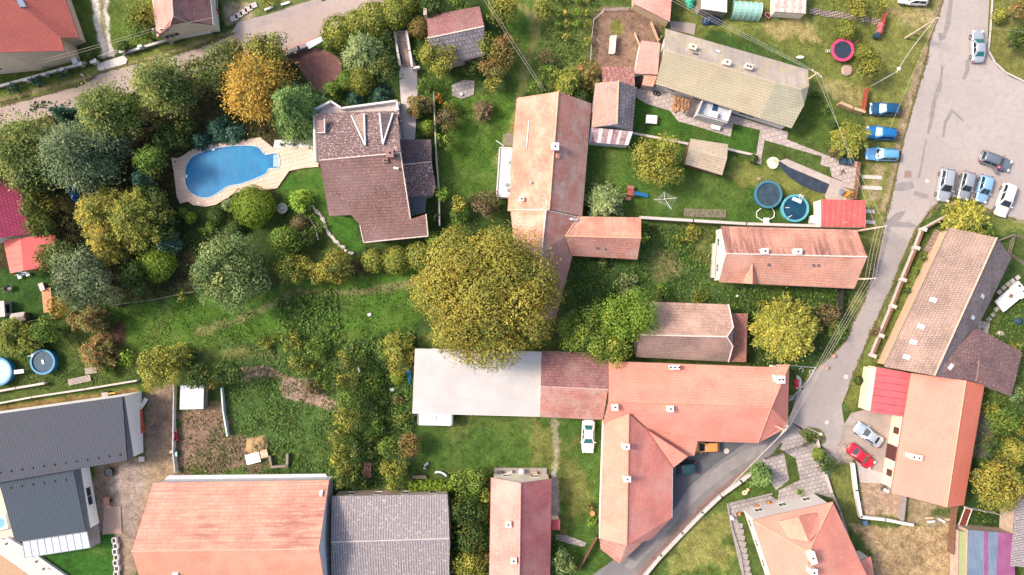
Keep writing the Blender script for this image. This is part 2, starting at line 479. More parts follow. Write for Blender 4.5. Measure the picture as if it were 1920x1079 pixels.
# colours of the ground (linear)
G_LAWN = (.10,.14,.026); G_VIVID = (.105,.175,.024); G_DARK = (.045,.07,.018); G_LITTER = (.05,.042,.02)
G_YEL = (.25,.235,.055); G_DRY = (.34,.25,.13); G_SOIL = (.20,.128,.092); G_MUD = (.22,.155,.11)
G_GRAV = (.50,.42,.37); G_BROWN = (.17,.12,.07); G_OLIVE = (.15,.145,.035); G_PATH = (.27,.185,.14); G_ROUGH = (.07,.105,.025)
ZONES = [  # polygon, colour, soft edge px, wobble px, strength
 ([(-200,130),(620,-200),(1130,-200),(980,620),(-200,700)],G_ROUGH,20,10,1),
 ([(-100,220),(150,200),(300,165),(440,120),(560,100),(590,260),(700,460),(760,520),(480,540),(200,570),(-100,560)],G_LITTER,20,12,.95),
 ([(330,385),(430,385),(520,360),(600,320),(690,455),(680,480),(520,520),(360,480)],(.06,.085,.02),14,10,1),
 ([(545,322),(600,315),(625,410),(665,405),(690,470),(640,468),(600,430),(570,400),(530,395),(520,355)],(.075,.155,.022),6,6,1),
 ([(205,575),(360,552),(480,545),(560,520),(785,505),(785,640),(640,660),(520,640),(380,655),(290,670),(215,650)],G_VIVID,14,14,1),
 ([(540,560),(620,545),(620,650),(540,650)],(.05,.10,.028),20,20,.8),
 ([(800,160),(975,170),(960,380),(900,390),(815,360)],G_VIVID,16,12,1),
 ([(955,-60),(1040,-60),(1030,60),(1000,170),(960,200),(950,120)],(.12,.18,.03),14,10,1),
 ([(1030,-60),(1130,-60),(1120,110),(1140,170),(1020,200),(1010,90)],(.13,.155,.04),14,16,.9),
 ([(1113,28),(1135,14),(1190,14),(1240,45),(1235,90),(1215,125),(1130,130),(1108,110)],G_SOIL,3,4,1),
 ([(1143,45),(1160,35),(1172,50),(1165,65),(1148,65)],G_OLIVE,4,3,1),
 ([(1190,165),(1420,230),(1425,295),(1200,262),(1180,200)],(.085,.16,.024),5,4,1),
 ([(1100,262),(1200,262),(1430,300),(1560,350),(1540,425),(1100,405)],(.095,.155,.026),6,6,1),
 ([(1380,300),(1560,340),(1560,400),(1370,330)],(.20,.19,.05),14,14,.8),
 ([(1430,240),(1600,290),(1640,300),(1560,170),(1510,160)],(.12,.16,.03),8,8,1),
 ([(1280,-60),(1660,-60),(1640,180),(1540,180),(1250,55)],(.16,.175,.042),8,8,1),
 ([(1330,50),(1450,85),(1520,120),(1510,150),(1400,110),(1320,80)],(.08,.13,.026),8,8,1),  # soft shadow north of the tan bungalow, painted into the lawn colour
 ([(1420,30),(1530,45),(1540,85),(1480,75),(1430,60)],(.34,.26,.12),16,14,.7),
 ([(1545,140),(1620,160),(1625,200),(1560,190)],(.30,.24,.11),16,12,.6),
 ([(1660,-60),(1790,-60),(1745,90),(1700,210),(1690,320),(1655,420),(1640,500),(1600,590),(1560,560),(1620,420),(1615,330),(1625,190),(1650,60)],(.19,.19,.05),6,6,1),
 ([(1660,10),(1740,20),(1740,50),(1690,45)],(.30,.24,.12),14,10,.7),
 ([(1630,310),(1665,310),(1650,370),(1635,370)],(.36,.26,.18),12,8,.6),
 ([(1855,-60),(2100,-60),(2100,300),(1925,155),(1880,135),(1856,100)],(.17,.165,.045),4,3,1),
 ([(1070,415),(1200,415),(1345,425),(1345,540),(1600,540),(1585,600),(1400,620),(1370,585),(1230,560),(1080,590)],(.07,.115,.03),8,8,1),
 ([(1225,470),(1275,470),(1275,520),(1230,525)],G_BROWN,22,14,.6),
 ([(1290,420),(1345,425),(1345,520),(1300,500)],(.17,.15,.05),18,14,.6),
 ([(1370,545),(1585,545),(1600,640),(1480,700),(1390,690)],(.075,.115,.028),8,6,1),
 ([(640,640),(790,620),(790,900),(640,920)],(.055,.085,.026),12,8,1),
 ([(420,650),(650,650),(640,900),(330,890),(420,760)],(.10,.15,.035),14,12,1),
 ([(452,692),(500,688),(530,700),(570,712),(600,740),(640,760),(618,765),(570,752),(530,742),(525,712),(470,706),(455,712)],G_PATH,4,5,1),
 ([(328,765),(420,765),(435,810),(480,830),(520,880),(330,892)],G_SOIL,10,10,1),
 ([(268,740),(325,715),(330,895),(285,910),(250,1079),(220,1079),(215,1000),(165,1000),(175,870),(270,855)],G_MUD,6,6,1),
 ([(200,880),(280,880),(250,1000),(210,1000)],(.27,.22,.19),24,16,.7),
 ([(280,860),(330,780),(328,890),(262,1000)],(.25,.18,.11),16,12,.7),
 ([(-60,770),(100,748),(258,728),(262,745),(100,770),(-60,800)],(.17,.12,.045),3,3,1),
 ([(-60,620),(200,620),(260,700),(258,722),(-60,750)],(.09,.12,.026),8,6,1),
 ([(-60,508),(100,508),(110,600),(-60,610)],(.06,.11,.022),5,4,1),
 ([(188,620),(232,600),(232,645),(200,650)],(.10,.055,.035),8,6,1),
 ([(215,1000),(160,1000),(60,1040),(120,1090),(225,1090)],(.055,.14,.02),2,1,1),
 ([(790,780),(1135,785),(1125,1010),(1160,1060),(1100,1100),(1030,1079),(1035,880),(780,880)],(.10,.155,.028),6,6,1),
 ([(1000,785),(1090,850),(1120,930),(1060,1000),(1035,880),(1000,870)],(.20,.17,.055),30,20,.6),
 ([(820,790),(900,790),(860,850)],(.17,.17,.05),30,20,.6),
 ([(840,885),(920,885),(920,1090),(840,1090)],(.045,.065,.022),6,6,1),
 ([(1400,890),(1470,860),(1460,930),(1365,950),(1365,1000),(1400,1090),(1230,1090),(1300,1000)],(.12,.165,.03),4,4,1),
 ([(1310,960),(1370,980),(1385,1060),(1260,1070)],(.27,.24,.075),26,18,.75),
 ([(1545,850),(1600,860),(1610,960),(1620,1010),(1590,990),(1560,930)],(.14,.155,.04),5,6,1),
 ([(1575,790),(1600,860),(1590,870),(1555,860),(1540,830)],(.36,.29,.25),8,5,1),
 ([(1600,985),(1700,985),(1800,985),(1800,1100),(1645,1100),(1635,1040)],(.33,.235,.13),8,6,1),
 ([(1610,905),(1700,905),(1700,972),(1618,965)],(.34,.24,.165),5,5,1),
 ([(1700,930),(1800,950),(1790,985),(1700,985)],(.26,.20,.12),8,6,1),
 ([(1745,950),(1782,952),(1780,972),(1745,972)],(.08,.12,.03),6,6,.8),
 ([(1600,705),(1640,700),(1600,775),(1582,755)],(.16,.17,.04),3,3,1),
 ([(1640,600),(1780,400),(1800,385),(1860,400),(1930,405),(1930,460),(1860,440),(1780,430),(1640,690),(1600,720)],(.17,.19,.045),4,4,1),
 ([(1850,440),(2000,420),(2000,900),(1830,760),(1880,620)],(.085,.12,.028),8,8,1),
 ([(1835,765),(1870,765),(1865,860),(1825,880)],(.12,.11,.10),4,4,1),
 ([(1800,860),(2000,860),(2000,1000),(1800,985)],(.05,.08,.02),6,6,1),
 ([(-100,-100),(300,-100),(285,75),(190,112),(100,150),(-100,200)],(.125,.16,.03),4,4,1),
 ([(-60,196),(0,178),(60,163),(160,130),(240,105),(385,62),(440,60),(300,112),(190,140),(100,172)],(.17,.19,.045),4,4,1),
 ([(165,-40),(198,-40),(203,60),(212,105),(192,108),(176,40)],(.60,.53,.48),2,3,.85),
 ([(180,-40),(188,-40),(202,100),(190,60)],(.19,.17,.06),3,3,.8),
 ([(400,-40),(600,-40),(590,5),(440,45),(420,40)],(.15,.17,.05),4,4,1),
 ([(420,10),(470,5),(475,35),(425,45)],(.36,.27,.20),6,4,.7),
]
LINES = [ # trodden tracks: polyline, half width, colour, strength
 ([(375,622),(450,600),(500,575),(560,548),(620,550),(700,545),(775,530)],7,(.20,.16,.08),.6),
 ([(430,665),(470,660),(520,672)],8,(.17,.15,.06),.5),
 ([(1010,-20),(1005,60),(985,120),(965,240),(935,300)],9,(.22,.20,.07),.7),
 ([(975,10),(1005,30)],6,(.3,.22,.12),.5),
 ([(1040,790),(1044,850),(1040,900),(1046,960)],5,(.34,.30,.22),.75),
 ([(1768,0),(1738,105),(1700,220),(1682,300),(1660,390)],8,(.30,.215,.15),.85),
 ([(0,188),(160,146),(300,104),(440,58)],3,(.26,.20,.12),.8),
 ([(1706,460),(1684,505),(1655,575),(1618,655),(1592,722)],4,(.22,.20,.09),.8),
 ([(1740,402),(1765,378),(1860,400),(1920,414)],5,(.28,.22,.14),.8),
 ([(820,300),(880,330),(930,340)],10,(.16,.19,.04),.5),
 ([(1300,580),(1400,570),(1500,575)],7,(.10,.14,.035),.5),
 ([(300,165),(330,260),(300,300)],22,(.07,.055,.03),.7),
]
def build_ground():
    st = 3.0
    xs = np.arange(-150,2071,st); ys = np.arange(-150,1231,st)
    xs = np.concatenate([[-9000,-3000,-900,-400],xs,[2320,2900,5000,11000]]); ys = np.concatenate([[-9000,-3000,-900,-400],ys,[1500,2000,4000,10000]])
    X,Y = np.meshgrid(xs,ys); n,m = X.shape
    c = np.empty((n,m,3)); c[:] = (.10,.13,.03)
    wob = (fbm(X,Y,34,3) - .5) * 2; wob2 = (fbm(X,Y,12,9) - .5) * 2
    for poly,colr,soft,wb,amt in ZONES:
        d = sdist(poly,X,Y) + (wob * 1.4 + wob2 * .8) * wb * 1.3
        k = np.clip(d / soft + .5,0,1); k = k * k * (3 - 2 * k) * amt
        c = c * (1 - k[...,None]) + np.array(colr) * k[...,None]
    for ln,hw,colr,amt in LINES:
        d = hw - ldist(ln,X,Y) + (wob + wob2) * hw * .9
        k = np.clip(d / (hw * .8) + .5,0,1) * amt
        c = c * (1 - k[...,None]) + np.array(colr) * k[...,None]
    gr = c[...,1] / (c.sum(-1) + 1e-6)
    # mottling: worn, yellow and lush patches of turf; scuffed soil
    f1 = fbm(X,Y,60,21); f2 = fbm(X,Y,16,22); f3 = fbm(X,Y,7,23)
    k = np.clip((f1 - .52) * 4,0,1) * np.clip((gr - .36) * 12,0,1) * .55
    c = c * (1 - k[...,None]) + (c * .5 + np.array((.24,.20,.06)) * .5) * k[...,None]
    c *= (1 + (f2 - .5) * .75 + (f3 - .5) * .55 + (f1 - .5) * .3)[...,None]
    gr = np.clip((gr - .40) * 8,0,1)[...,None]; c = c * (1 - gr * np.array((.42,.30,.25)))
    c = np.clip(c,.01,.9)
    z = (fbm(X,Y,18,31) - .5) * .10
    far = (X < -160) | (X > 2080) | (Y < -160) | (Y > 1240); z[far] = 0
    z = z - .10
    co = np.stack([(X - 960) * S,(539.5 - Y) * S,z],-1).reshape(-1,3)
    idx = np.arange(n * m).reshape(n,m)
    q = np.stack([idx[:-1,:-1],idx[1:,:-1],idx[1:,1:],idx[:-1,1:]],-1).reshape(-1,4)
    me = bpy.data.meshes.new('ground'); me.vertices.add(n * m); me.vertices.foreach_set('co',co.ravel())
    me.loops.add(q.size); me.loops.foreach_set('vertex_index',q.ravel()); me.polygons.add(len(q)); me.polygons.foreach_set('loop_start',np.arange(0,q.size,4))
    me.update(calc_edges=True); me.polygons.foreach_set('use_smooth',np.ones(len(q),bool))
    a = me.attributes.new('soil','FLOAT_COLOR','POINT'); rgba = np.ones((n * m,4),np.float32); rgba[:,:3] = c.reshape(-1,3); a.data.foreach_set('color',rgba.ravel())
    mt,nt,b = _new('ground')
    av = N(nt,'ShaderNodeAttribute',attribute_name='soil').outputs['Color']; g = N(nt,'ShaderNodeNewGeometry').outputs['Position']
    n1 = noise(nt,g,5.5,3,.8); n2 = noise(nt,g,1.6,3,.7)
    hs = N(nt,'ShaderNodeHueSaturation'); nt.links.new(av,hs.inputs['Color'])
    mu = N(nt,'ShaderNodeMath',operation='MULTIPLY'); nt.links.new(ramp(nt,n1,.3,.7,.55,1.5),mu.inputs[0]); nt.links.new(ramp(nt,n2,.3,.7,.8,1.2),mu.inputs[1])
    nt.links.new(mu.outputs[0],hs.inputs['Value']); nt.links.new(ramp(nt,n2,.3,.7,.485,.515),hs.inputs['Hue'])
    nt.links.new(hs.outputs[0],b.inputs['Base Color']); b.inputs['Roughness'].default_value = .95; b.inputs['Specular IOR Level'].default_value = .1
    bump(nt,b,n1,.8,.12)
    o = link('ground',me,mt); tag(o,kind='structure')
    global GCOL; GCOL = (xs,ys,c)
build_ground()
def ground_col(px,py):
    xs,ys,c = GCOL
    i = np.clip(np.searchsorted(ys,py),0,len(ys) - 1); j = np.clip(np.searchsorted(xs,px),0,len(xs) - 1)
    return c[i,j]

# ---------------- leaves ----------------
def leaf_mesh(name,C,Nn,Sz,colr,asp=1.0,D=None):
    """one quad per leaf clump, slightly folded; numpy all the way"""
    n = len(C)
    Nn = Nn / (np.linalg.norm(Nn,axis=1,keepdims=True) + 1e-9)
    if D is None: D = rng.normal(size=(n,3))
    U = D - (D * Nn).sum(1,keepdims=True) * Nn; U /= np.linalg.norm(U,axis=1,keepdims=True) + 1e-9
    V = np.cross(Nn,U); a = (Sz * asp)[:,None] * .5; b = Sz[:,None] * .5
    k = rng.uniform(.55,1,(n,4,1))
    vs = np.stack([C + U * a * k[:,0] ,C + V * b * k[:,1] + Nn * b * .25,C - U * a * k[:,2],C - V * b * k[:,3] - Nn * b * .25],1).reshape(-1,3)
    me = bpy.data.meshes.new(name); me.vertices.add(4 * n); me.vertices.foreach_set('co',vs.ravel())
    me.loops.add(4 * n); me.loops.foreach_set('vertex_index',np.arange(4 * n)); me.polygons.add(n); me.polygons.foreach_set('loop_start',np.arange(0,4 * n,4)); me.update(calc_edges=True)
    at = me.attributes.new('tint','BYTE_COLOR','POINT')
    rgba = np.ones((n,4,4),np.float32); rgba[:,:,:3] = np.clip(colr,0,1)[:,None,:]
    at.data.foreach_set('color',rgba.ravel())
    me.materials.append(leaf_mat()); return me
PAL = {  # leaf colours with weights, linear
 'gold': [((0.43,0.36,0.065),5),((0.29,0.28,0.05),5),((0.11,0.16,0.035),3),((0.418,0.269,0.04),1)],
 'larch': [((0.525,0.314,0.055),6),((0.42,0.28,0.05),4),((0.21,0.202,0.045),2)],
 'yellow': [((0.46,0.399,0.07),5),((0.34,0.347,0.06),4),((0.14,0.179,0.035),3)],
 'olive': [((0.36,0.325,0.055),4),((0.204,0.237,0.04),5),((0.108,0.163,0.03),2)],
 'lime': [((0.286,0.414,0.05),5),((0.198,0.322,0.04),4),((0.11,0.207,0.03),2)],
 'ball': [((0.24,0.338,0.033),5),((0.168,0.263,0.0275),4),((0.324,0.375,0.044),1)],
 'green': [((0.154,0.255,0.0385),5),((0.112,0.195,0.033),4),((0.28,0.315,0.055),2)],
 'dark': [((0.0715,0.131,0.0275),5),((0.052,0.102,0.0275),4),((0.169,0.189,0.0385),2)],
 'hedge': [((0.078,0.128,0.0242),5),((0.195,0.216,0.0385),2),((0.39,0.338,0.066),2)],  # gold leaves stand in for sun on the hedges' west sides
 'grey': [((0.196,0.27,0.09),4),((0.138,0.216,0.072),4),((0.299,0.338,0.108),2)],
 'pine': [((0.189,0.238,0.055),4),((0.115,0.168,0.045),5),((0.378,0.35,0.09),2)],
 'blue': [((0.14,0.253,0.16),4),((0.09,0.184,0.12),5),((0.24,0.333,0.18),2)],
 'teal': [((0.055,0.138,0.085),5),((0.0385,0.1,0.065),4),((0.099,0.188,0.1),1)],
 'fir': [((0.161,0.275,0.075),4),((0.109,0.2,0.06),5),((0.276,0.375,0.1),3)],
 'brown': [((0.23,0.156,0.0825),5),((0.161,0.126,0.055),4),((0.138,0.156,0.0495),3)],
 'rust': [((0.34,0.187,0.07),4),((0.24,0.198,0.06),4),((0.17,0.187,0.045),4)],
 'spray': [((0.275,0.338,0.13),5),((0.176,0.25,0.09),4),((0.374,0.4,0.16),2)],
 'vari': [((0.418,0.414,0.07),5),((0.242,0.276,0.05),4),((0.099,0.149,0.03),3)],
 'hedge2': [((.15,.26,.04),5),((.24,.33,.05),4),((.40,.36,.06),2)],
 'greyb': [((.19,.25,.11),4),((.12,.17,.075),5),((.27,.30,.16),2)],
 'flame': [((.65,.22,.03),4),((.60,.36,.04),4),((.2,.2,.04),2)],
 'weed': [((0.1,0.195,0.03),5),((0.163,0.26,0.035),4),((0.0625,0.117,0.02),3),((0.275,0.273,0.06),1)],
}
def pal(name,n):
    p = PAL[name]; w_ = np.array([x[1] for x in p],float); w_ /= w_.sum()
    return np.array([x[0] for x in p])[rng.choice(len(p),n,p=w_)]
def unit(n,zmin=-1.0):
    z = rng.uniform(zmin,1,n); t = rng.uniform(0,2 * np.pi,n); r = np.sqrt(1 - z * z)
    return np.stack([r * np.cos(t),r * np.sin(t),z],1)
def crown_pts(kind,R,z0,z1,palette,q=1.0,leaf=None,wob=1.0):
    """leaf positions for one crown, local coordinates, base at the origin"""
    H = (z1 - z0)
    if kind in ('broad','shrub'):
        nl = int(np.clip((7 if kind == 'shrub' else 11) + R * R * (1.1 if wob == 1 else 1.25),8,95 if wob == 1 else 125)); ls = leaf or (.22 if R < 5 else .24)
        d = unit(nl,-.25); ph = rng.uniform(0,6.28,3)
        ang = np.arctan2(d[:,1],d[:,0]); irr = 1 + wob * (.10 * np.sin(2 * ang + ph[0]) + .09 * np.sin(3 * ang + ph[1]) + .07 * np.sin(5 * ang + ph[2]))
        rl = R * rng.uniform(.17,.34,nl) * (1.2 if R < 3 else 1.0); rl = np.minimum(rl,rng.uniform(.9,1.8,nl) + (.05 if wob == 1 else .09) * R)
        rad = np.stack([(R - rl * .85) * irr,(R - rl * .85) * irr,(H * .5 - rl * .5) * np.ones(nl)],1) * rng.uniform(.74,1.08,(nl,1))
        lc = d * rad; lc[:,2] += z0 + H * .5
        a = rl ** 2; cnt = np.maximum(8,(a * 4 * np.pi / (ls * ls) * .55 * q)).astype(int)
        li = np.repeat(np.arange(nl),cnt); n = len(li)
        du = unit(n,-.55); sph = rng.normal(1,.10,n); sph = np.clip(sph,.55,1.35)
        lump = 1 + .22 * np.sin(du[:,0] * 9 + li) * np.sin(du[:,1] * 9 + li * 2)
        C = lc[li] + du * (rl[li] * sph * lump)[:,None]
        Nn = du * 1.4 + d[li] * .2 + rng.normal(size=(n,3)) * .32 + np.array([0,0,.12])
        t1 = pal(palette,nl)[li]; t2 = pal(palette,n); cc = t1 * .82 + t2 * .18
        cc = cc * rng.uniform(.86,1.14,(n,1)) * rng.uniform(.74,1.25,nl)[li][:,None]
        # inner filling so that the far side does not show through
        m = int(n * .30); di = unit(m,-.3) * rng.uniform(.3,.80,(m,1)) * np.array([R,R,H * .5]); di[:,2] += z0 + H * .5
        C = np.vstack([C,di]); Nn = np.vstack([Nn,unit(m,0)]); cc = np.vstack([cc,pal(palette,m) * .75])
        Sz = np.concatenate([rng.uniform(.6,1.35,n) * ls,rng.uniform(1.2,2.2,m) * ls])
        return C,Nn,Sz,cc,1.25,None,lc
    if kind == 'ball':
        ls = leaf or .16; n = int(4 * np.pi * R * R / (ls * ls) * .75 * q) + 40
        d = unit(n,-.5); rr = 1 + .05 * np.sin(d[:,0] * 7 + 1) + .05 * np.sin(d[:,1] * 8 + 2) + rng.normal(0,.03,n)
        C = d * rr[:,None] * np.array([R,R,H * .5]); C[:,2] += z0 + H * .5
        Nn = d + rng.normal(size=(n,3)) * .35; cc = pal(palette,n) * rng.uniform(.7,1.25,(n,1))
        m = n // 2; di = unit(m,-.4); ci = di * rng.uniform(.80,.93,(m,1)) * np.array([R,R,H * .5]); ci[:,2] += z0 + H * .5
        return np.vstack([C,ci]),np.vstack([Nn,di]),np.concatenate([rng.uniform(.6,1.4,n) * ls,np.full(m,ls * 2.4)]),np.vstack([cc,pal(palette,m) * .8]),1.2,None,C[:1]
    if kind in ('fir','pine','spray','spiky'):
        ls = leaf or .2
        lv = int(np.clip(H * (1.7 if kind == 'fir' else 1.2),5,16)); Cs,Ns,Ds,cs,ss = [],[],[],[],[]
        for L in range(lv):
            t = (L + .3) / lv
            if kind == 'fir': rr = R * (1 - t) ** .75
            elif kind == 'spiky': rr = R * (1 - t ** 2.2) * .95 + .1
            else: rr = R * math.sqrt(max(.03,1 - (t * 1.0) ** 2)) if kind == 'pine' else R * (1 - t) ** .55
            z = z0 + H * t; nb = int(np.clip(5 + rr * (3.2 if kind != 'pine' else 2.2),5,22))
            for b in range(nb):
                az = 2 * math.pi * (b + rng.uniform(-.35,.35)) / nb + L * .7; ln = rr * rng.uniform(.72,1.08)
                if ln < .15: continue
                up = {'fir': -.16,'pine': .15,'spray': .25,'spiky': .35}[kind] + rng.uniform(-.08,.08)
                m = max(6,int(ln * (1 if kind != 'pine' else 1.4) / ls * 5.5 * q * (.6 + rr / (R + .01))))
                s_ = rng.uniform(.08 if kind != 'pine' else .35,1,m) ** .75
                wd = {'fir': .17,'pine': .26,'spray': .13,'spiky': .12}[kind] * ln * (1.15 - s_ * .75) + .08
                off = rng.normal(size=(m,3)) * wd[:,None] * np.array([1,1,.55])
                dr = np.array([math.cos(az),math.sin(az),up])
                if kind == 'pine':   # tufts along the limb
                    tuft = rng.integers(0,5,m); s_ = .4 + tuft * .15 + rng.normal(0,.03,m)
                    off = rng.normal(size=(m,3)) * (.13 * ln + .12) * np.array([1,1,.6]) + (np.array([math.sin(az * 3 + 1),math.cos(az * 2),0]) * .12 * ln) * ((tuft % 2) * 2 - 1)[:,None]
                bend = -.25 * s_ ** 2 * ln if kind != 'spray' else -.12 * s_ ** 2 * ln
                C = dr[None] * (s_ * ln)[:,None] + off; C[:,2] += z + bend
                Cs.append(C); Ns.append(np.array([0,0,1]) + rng.normal(size=(m,3)) * .5 + dr * .2)
                Ds.append(dr[None] * 1.2 + rng.normal(size=(m,3)) * .45)
                t1 = pal(palette,1)[0] * rng.uniform(.8,1.2); cs.append((t1 * .55 + pal(palette,m) * .45) * rng.uniform(.75,1.25,(m,1)) * (.8 + .35 * s_)[:,None]); ss.append(rng.uniform(.7,1.4,m) * ls)
        # soft inner cone
        C = np.vstack(Cs); n = len(C); m = int(n * .12); di = unit(m,0) * rng.uniform(.1,.55,(m,1)) * np.array([R,R,H * .7]); di[:,2] += z0 + H * .1
        C = np.vstack([C,di]); Nn = np.vstack(Ns + [unit(m,.2)]); D = np.vstack(Ds + [rng.normal(size=(m,3))])
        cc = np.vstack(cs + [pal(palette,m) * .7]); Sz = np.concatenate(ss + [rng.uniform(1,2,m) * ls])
        return C,Nn,Sz,cc,2.0,D,C[rng.integers(0,n,8)]
def trunk_mesh(R,z0,z1,r,lean,limbs,kind):
    mb = MB(); top = Vector((0,0,z0 + (z1 - z0) * (.85 if kind in ('fir','pine','spray') else .45)))
    k = 4; prev = Vector((0,0,-.2)); pr = r * 1.35
    for i in range(1,k + 1):
        p = top * (i / k) + Vector((math.sin(i * 2.1) * r * .6,math.cos(i * 1.7) * r * .6,0)) * (0 if i == k else 1); rr = r * (1.1 - .75 * i / k)
        mb.bar(prev,p,pr,r2=rr,n=8); prev = p; pr = rr
    for j,l in enumerate(limbs):
        a = top * (.45 + .5 * ((j * .37) % 1)); b = Vector(l) * .97; mid = a.lerp(b,.5) + Vector((0,0,(b - a).length * .08))
        mb.bar(a,mid,r * .42,r2=r * .25,n=6); mb.bar(mid,b,r * .25,r2=r * .07,n=5)
    return mb
NLEAF = 0
def tree(px,py,rpx,ht,kind,palette,label,name='tree',cat='tree',group=None,q=1.0,leaf=None,z0=None,fx=1.0,fy=1.0,rot=0.0,wob=1.0):
    """crown seen at photo pixel (px,py) with radius rpx; ht metres tall"""
    global NLEAF
    hc = ht * .6; R = rpx * S * (HC - hc) / HC
    if z0 is None: z0 = {'broad': ht * .22,'shrub': .0,'ball': 0.0,'fir': .3,'pine': ht * .35,'spray': .1,'spiky': ht * .15}[kind]
    b = P(px,py,hc); b.z = -.05
    C,Nn,Sz,cc,asp,D,lc = crown_pts(kind,R,z0,ht,palette,q,leaf,wob)
    NLEAF += len(C)
    if fx != 1 or fy != 1 or rot:
        M = np.array([[math.cos(rot),-math.sin(rot),0],[math.sin(rot),math.cos(rot),0],[0,0,1]]) @ np.diag([fx,fy,1]); C = C @ M.T
        lc = np.array(lc) @ M.T
    e = empty(name,b,0,label,cat,group)
    cr = link('crown',leaf_mesh('crown',C,Nn,Sz,cc,asp,D)); cr.parent = e
    nlimb = 0 if kind == 'ball' else min(len(lc),4 if R < 2.5 else (9 if kind != 'pine' else 12))
    r = max(.05,min(.45,R * .06 + ht * .012))
    t = trunk_mesh(R,z0,ht,r,0,[tuple(l) for l in np.array(lc)[rng.permutation(len(lc))[:nlimb]]],kind).build('trunk',bark_mat()); t.parent = e
    return e
def cover(name,poly,dens,size,height,palette,seed=0,mix=.5,clump=.5,kind='stuff',z=0.0,label=None):
    """ground cover: low leaves scattered over an area (photo pixels)"""
    xs_ = [p[0] for p in poly]; ys_ = [p[1] for p in poly]
    area = (max(xs_) - min(xs_)) * (max(ys_) - min(ys_)) * S * S; n = int(area * dens)
    X = rng.uniform(min(xs_),max(xs_),n); Y = rng.uniform(min(ys_),max(ys_),n)
    f = fbm(X,Y,22,seed + 5); f2 = fbm(X,Y,9,seed + 8)
    keep = (sdist(poly,X,Y) + (f2 - .5) * 14 > 0) & (f > clump * .75 + rng.uniform(-.12,.12,n))
    X,Y,f,f2 = X[keep],Y[keep],f[keep],f2[keep]; n = len(X)
    if n == 0: return
    hz = height * np.clip((f - .3) * 2.2,.05,1.2) * (.5 + f2) * rng.uniform(.2,1,n)
    C = np.stack([(X - 960) * S,(539.5 - Y) * S,z + hz],1)
    gc = ground_col(X,Y); cc = (gc * mix + pal(palette,n) * (1 - mix)) * rng.uniform(.65,1.4,(n,1))
    Nn = np.array([0,0,1.0]) + rng.normal(size=(n,3)) * .55
    me = leaf_mesh(name,C,Nn,rng.uniform(.6,1.5,n) * size,cc,1.5)
    o = link(name,me); tag(o,kind=kind,label=label); return o
# ---------------- roads, paths, paving ----------------
def asphalt(name,c,c2,scale=.08,crack=True,fine=.25):
    if name in MATS: return MATS[name]
    m,nt,b = _new(name); g = N(nt,'ShaderNodeNewGeometry').outputs['Position']
    n1 = noise(nt,g,scale,4,.6); n2 = noise(nt,g,1.3,5,.7); n3 = noise(nt,g,14,2,.8)
    col = mixc(nt,ramp(nt,n1,.38,.62),c,c2)
    col = mixc(nt,ramp(nt,n2,.48,.7,0,.6),col,sc3(c,.74))
    col = mixc(nt,ramp(nt,n3,.3,.75,0,fine),col,sc3(c2,1.3))
    if crack:
        v = N(nt,'ShaderNodeTexVoronoi',feature='DISTANCE_TO_EDGE'); v.inputs['Scale'].default_value = .22
        nz = N(nt,'ShaderNodeTexNoise'); nz.inputs['Scale'].default_value = .9; nt.links.new(g,nz.inputs[0])
        add = N(nt,'ShaderNodeVectorMath',operation='ADD'); nt.links.new(g,add.inputs[0]); nt.links.new(nz.outputs['Color'],add.inputs[1]); nt.links.new(add.outputs[0],v.inputs[0])
        col = mixc(nt,ramp(nt,v.outputs[0],.008,.0,0,.22),col,sc3(c,.45))
    nt.links.new(col,b.inputs['Base Color']); b.inputs['Roughness'].default_value = .9; bump(nt,b,n3,.4,.03)
    MATS[name] = m; return m
A_PINK = asphalt('road_old_asphalt',(.30,.258,.238),(.355,.308,.285),.08,True,.4)
A_GREY = asphalt('road_grey_asphalt',(.145,.135,.135),(.20,.185,.18),.25)
A_YARD = asphalt('yard_asphalt',(.07,.075,.085),(.11,.11,.115),.15)
A_LANE = asphalt('lane_asphalt',(.31,.24,.205),(.36,.285,.25),.08,True,.4)
A_LOW = asphalt('lower_road_asphalt',(.26,.225,.21),(.32,.28,.26),.08,True,.4)
A_PATCH = asphalt('asphalt_repair',(.20,.18,.175),(.25,.225,.215),1.0,False)
GRAVEL = asphalt('gravel',(.25,.205,.18),(.33,.275,.24),.4,False,.5)
flat_sheet('road',[(-200,300),(-60,214),(0,197),(60,184),(100,173),(140,163),(165,152),(185,137),(212,128),(245,121),(300,111),(350,96),(390,83),(440,62),(500,46),(560,22),(600,6),(640,-12),(760,-90),(860,-60),(780,-20),(715,8),(660,38),(610,62),(585,78),(540,95),(500,104),(440,116),(370,140),(300,168),(230,182),(150,204),(80,222),(0,245),(-200,340)],0.0,A_LANE)
flat_sheet('road',[(1772,-120),(1768,0),(1756,40),(1743,75),(1738,110),(1726,150),(1712,195),(1702,235),(1693,265),(1684,310),(1675,350),(1665,390),(1655,430),(1662,440),(1700,470),(1706,455),(1722,425),(1740,400),(1762,378),(1790,370),(1830,378),(1860,398),(1905,412),(2100,430),(2100,190),(1960,168),(1925,157),(1895,145),(1872,128),(1856,108),(1851,95),(1853,40),(1862,-120)],0.0,A_PINK)
flat_sheet('road',[(1655,430),(1648,470),(1640,500),(1630,530),(1622,560),(1598,605),(1585,640),(1560,665),(1520,700),(1495,735),(1482,780),(1476,800),(1440,830),(1540,835),(1562,852),(1578,825),(1583,795),(1578,760),(1592,725),(1606,690),(1618,660),(1635,620),(1655,575),(1672,540),(1684,505),(1700,470),(1706,455),(1662,425)],0.006,A_LOW)
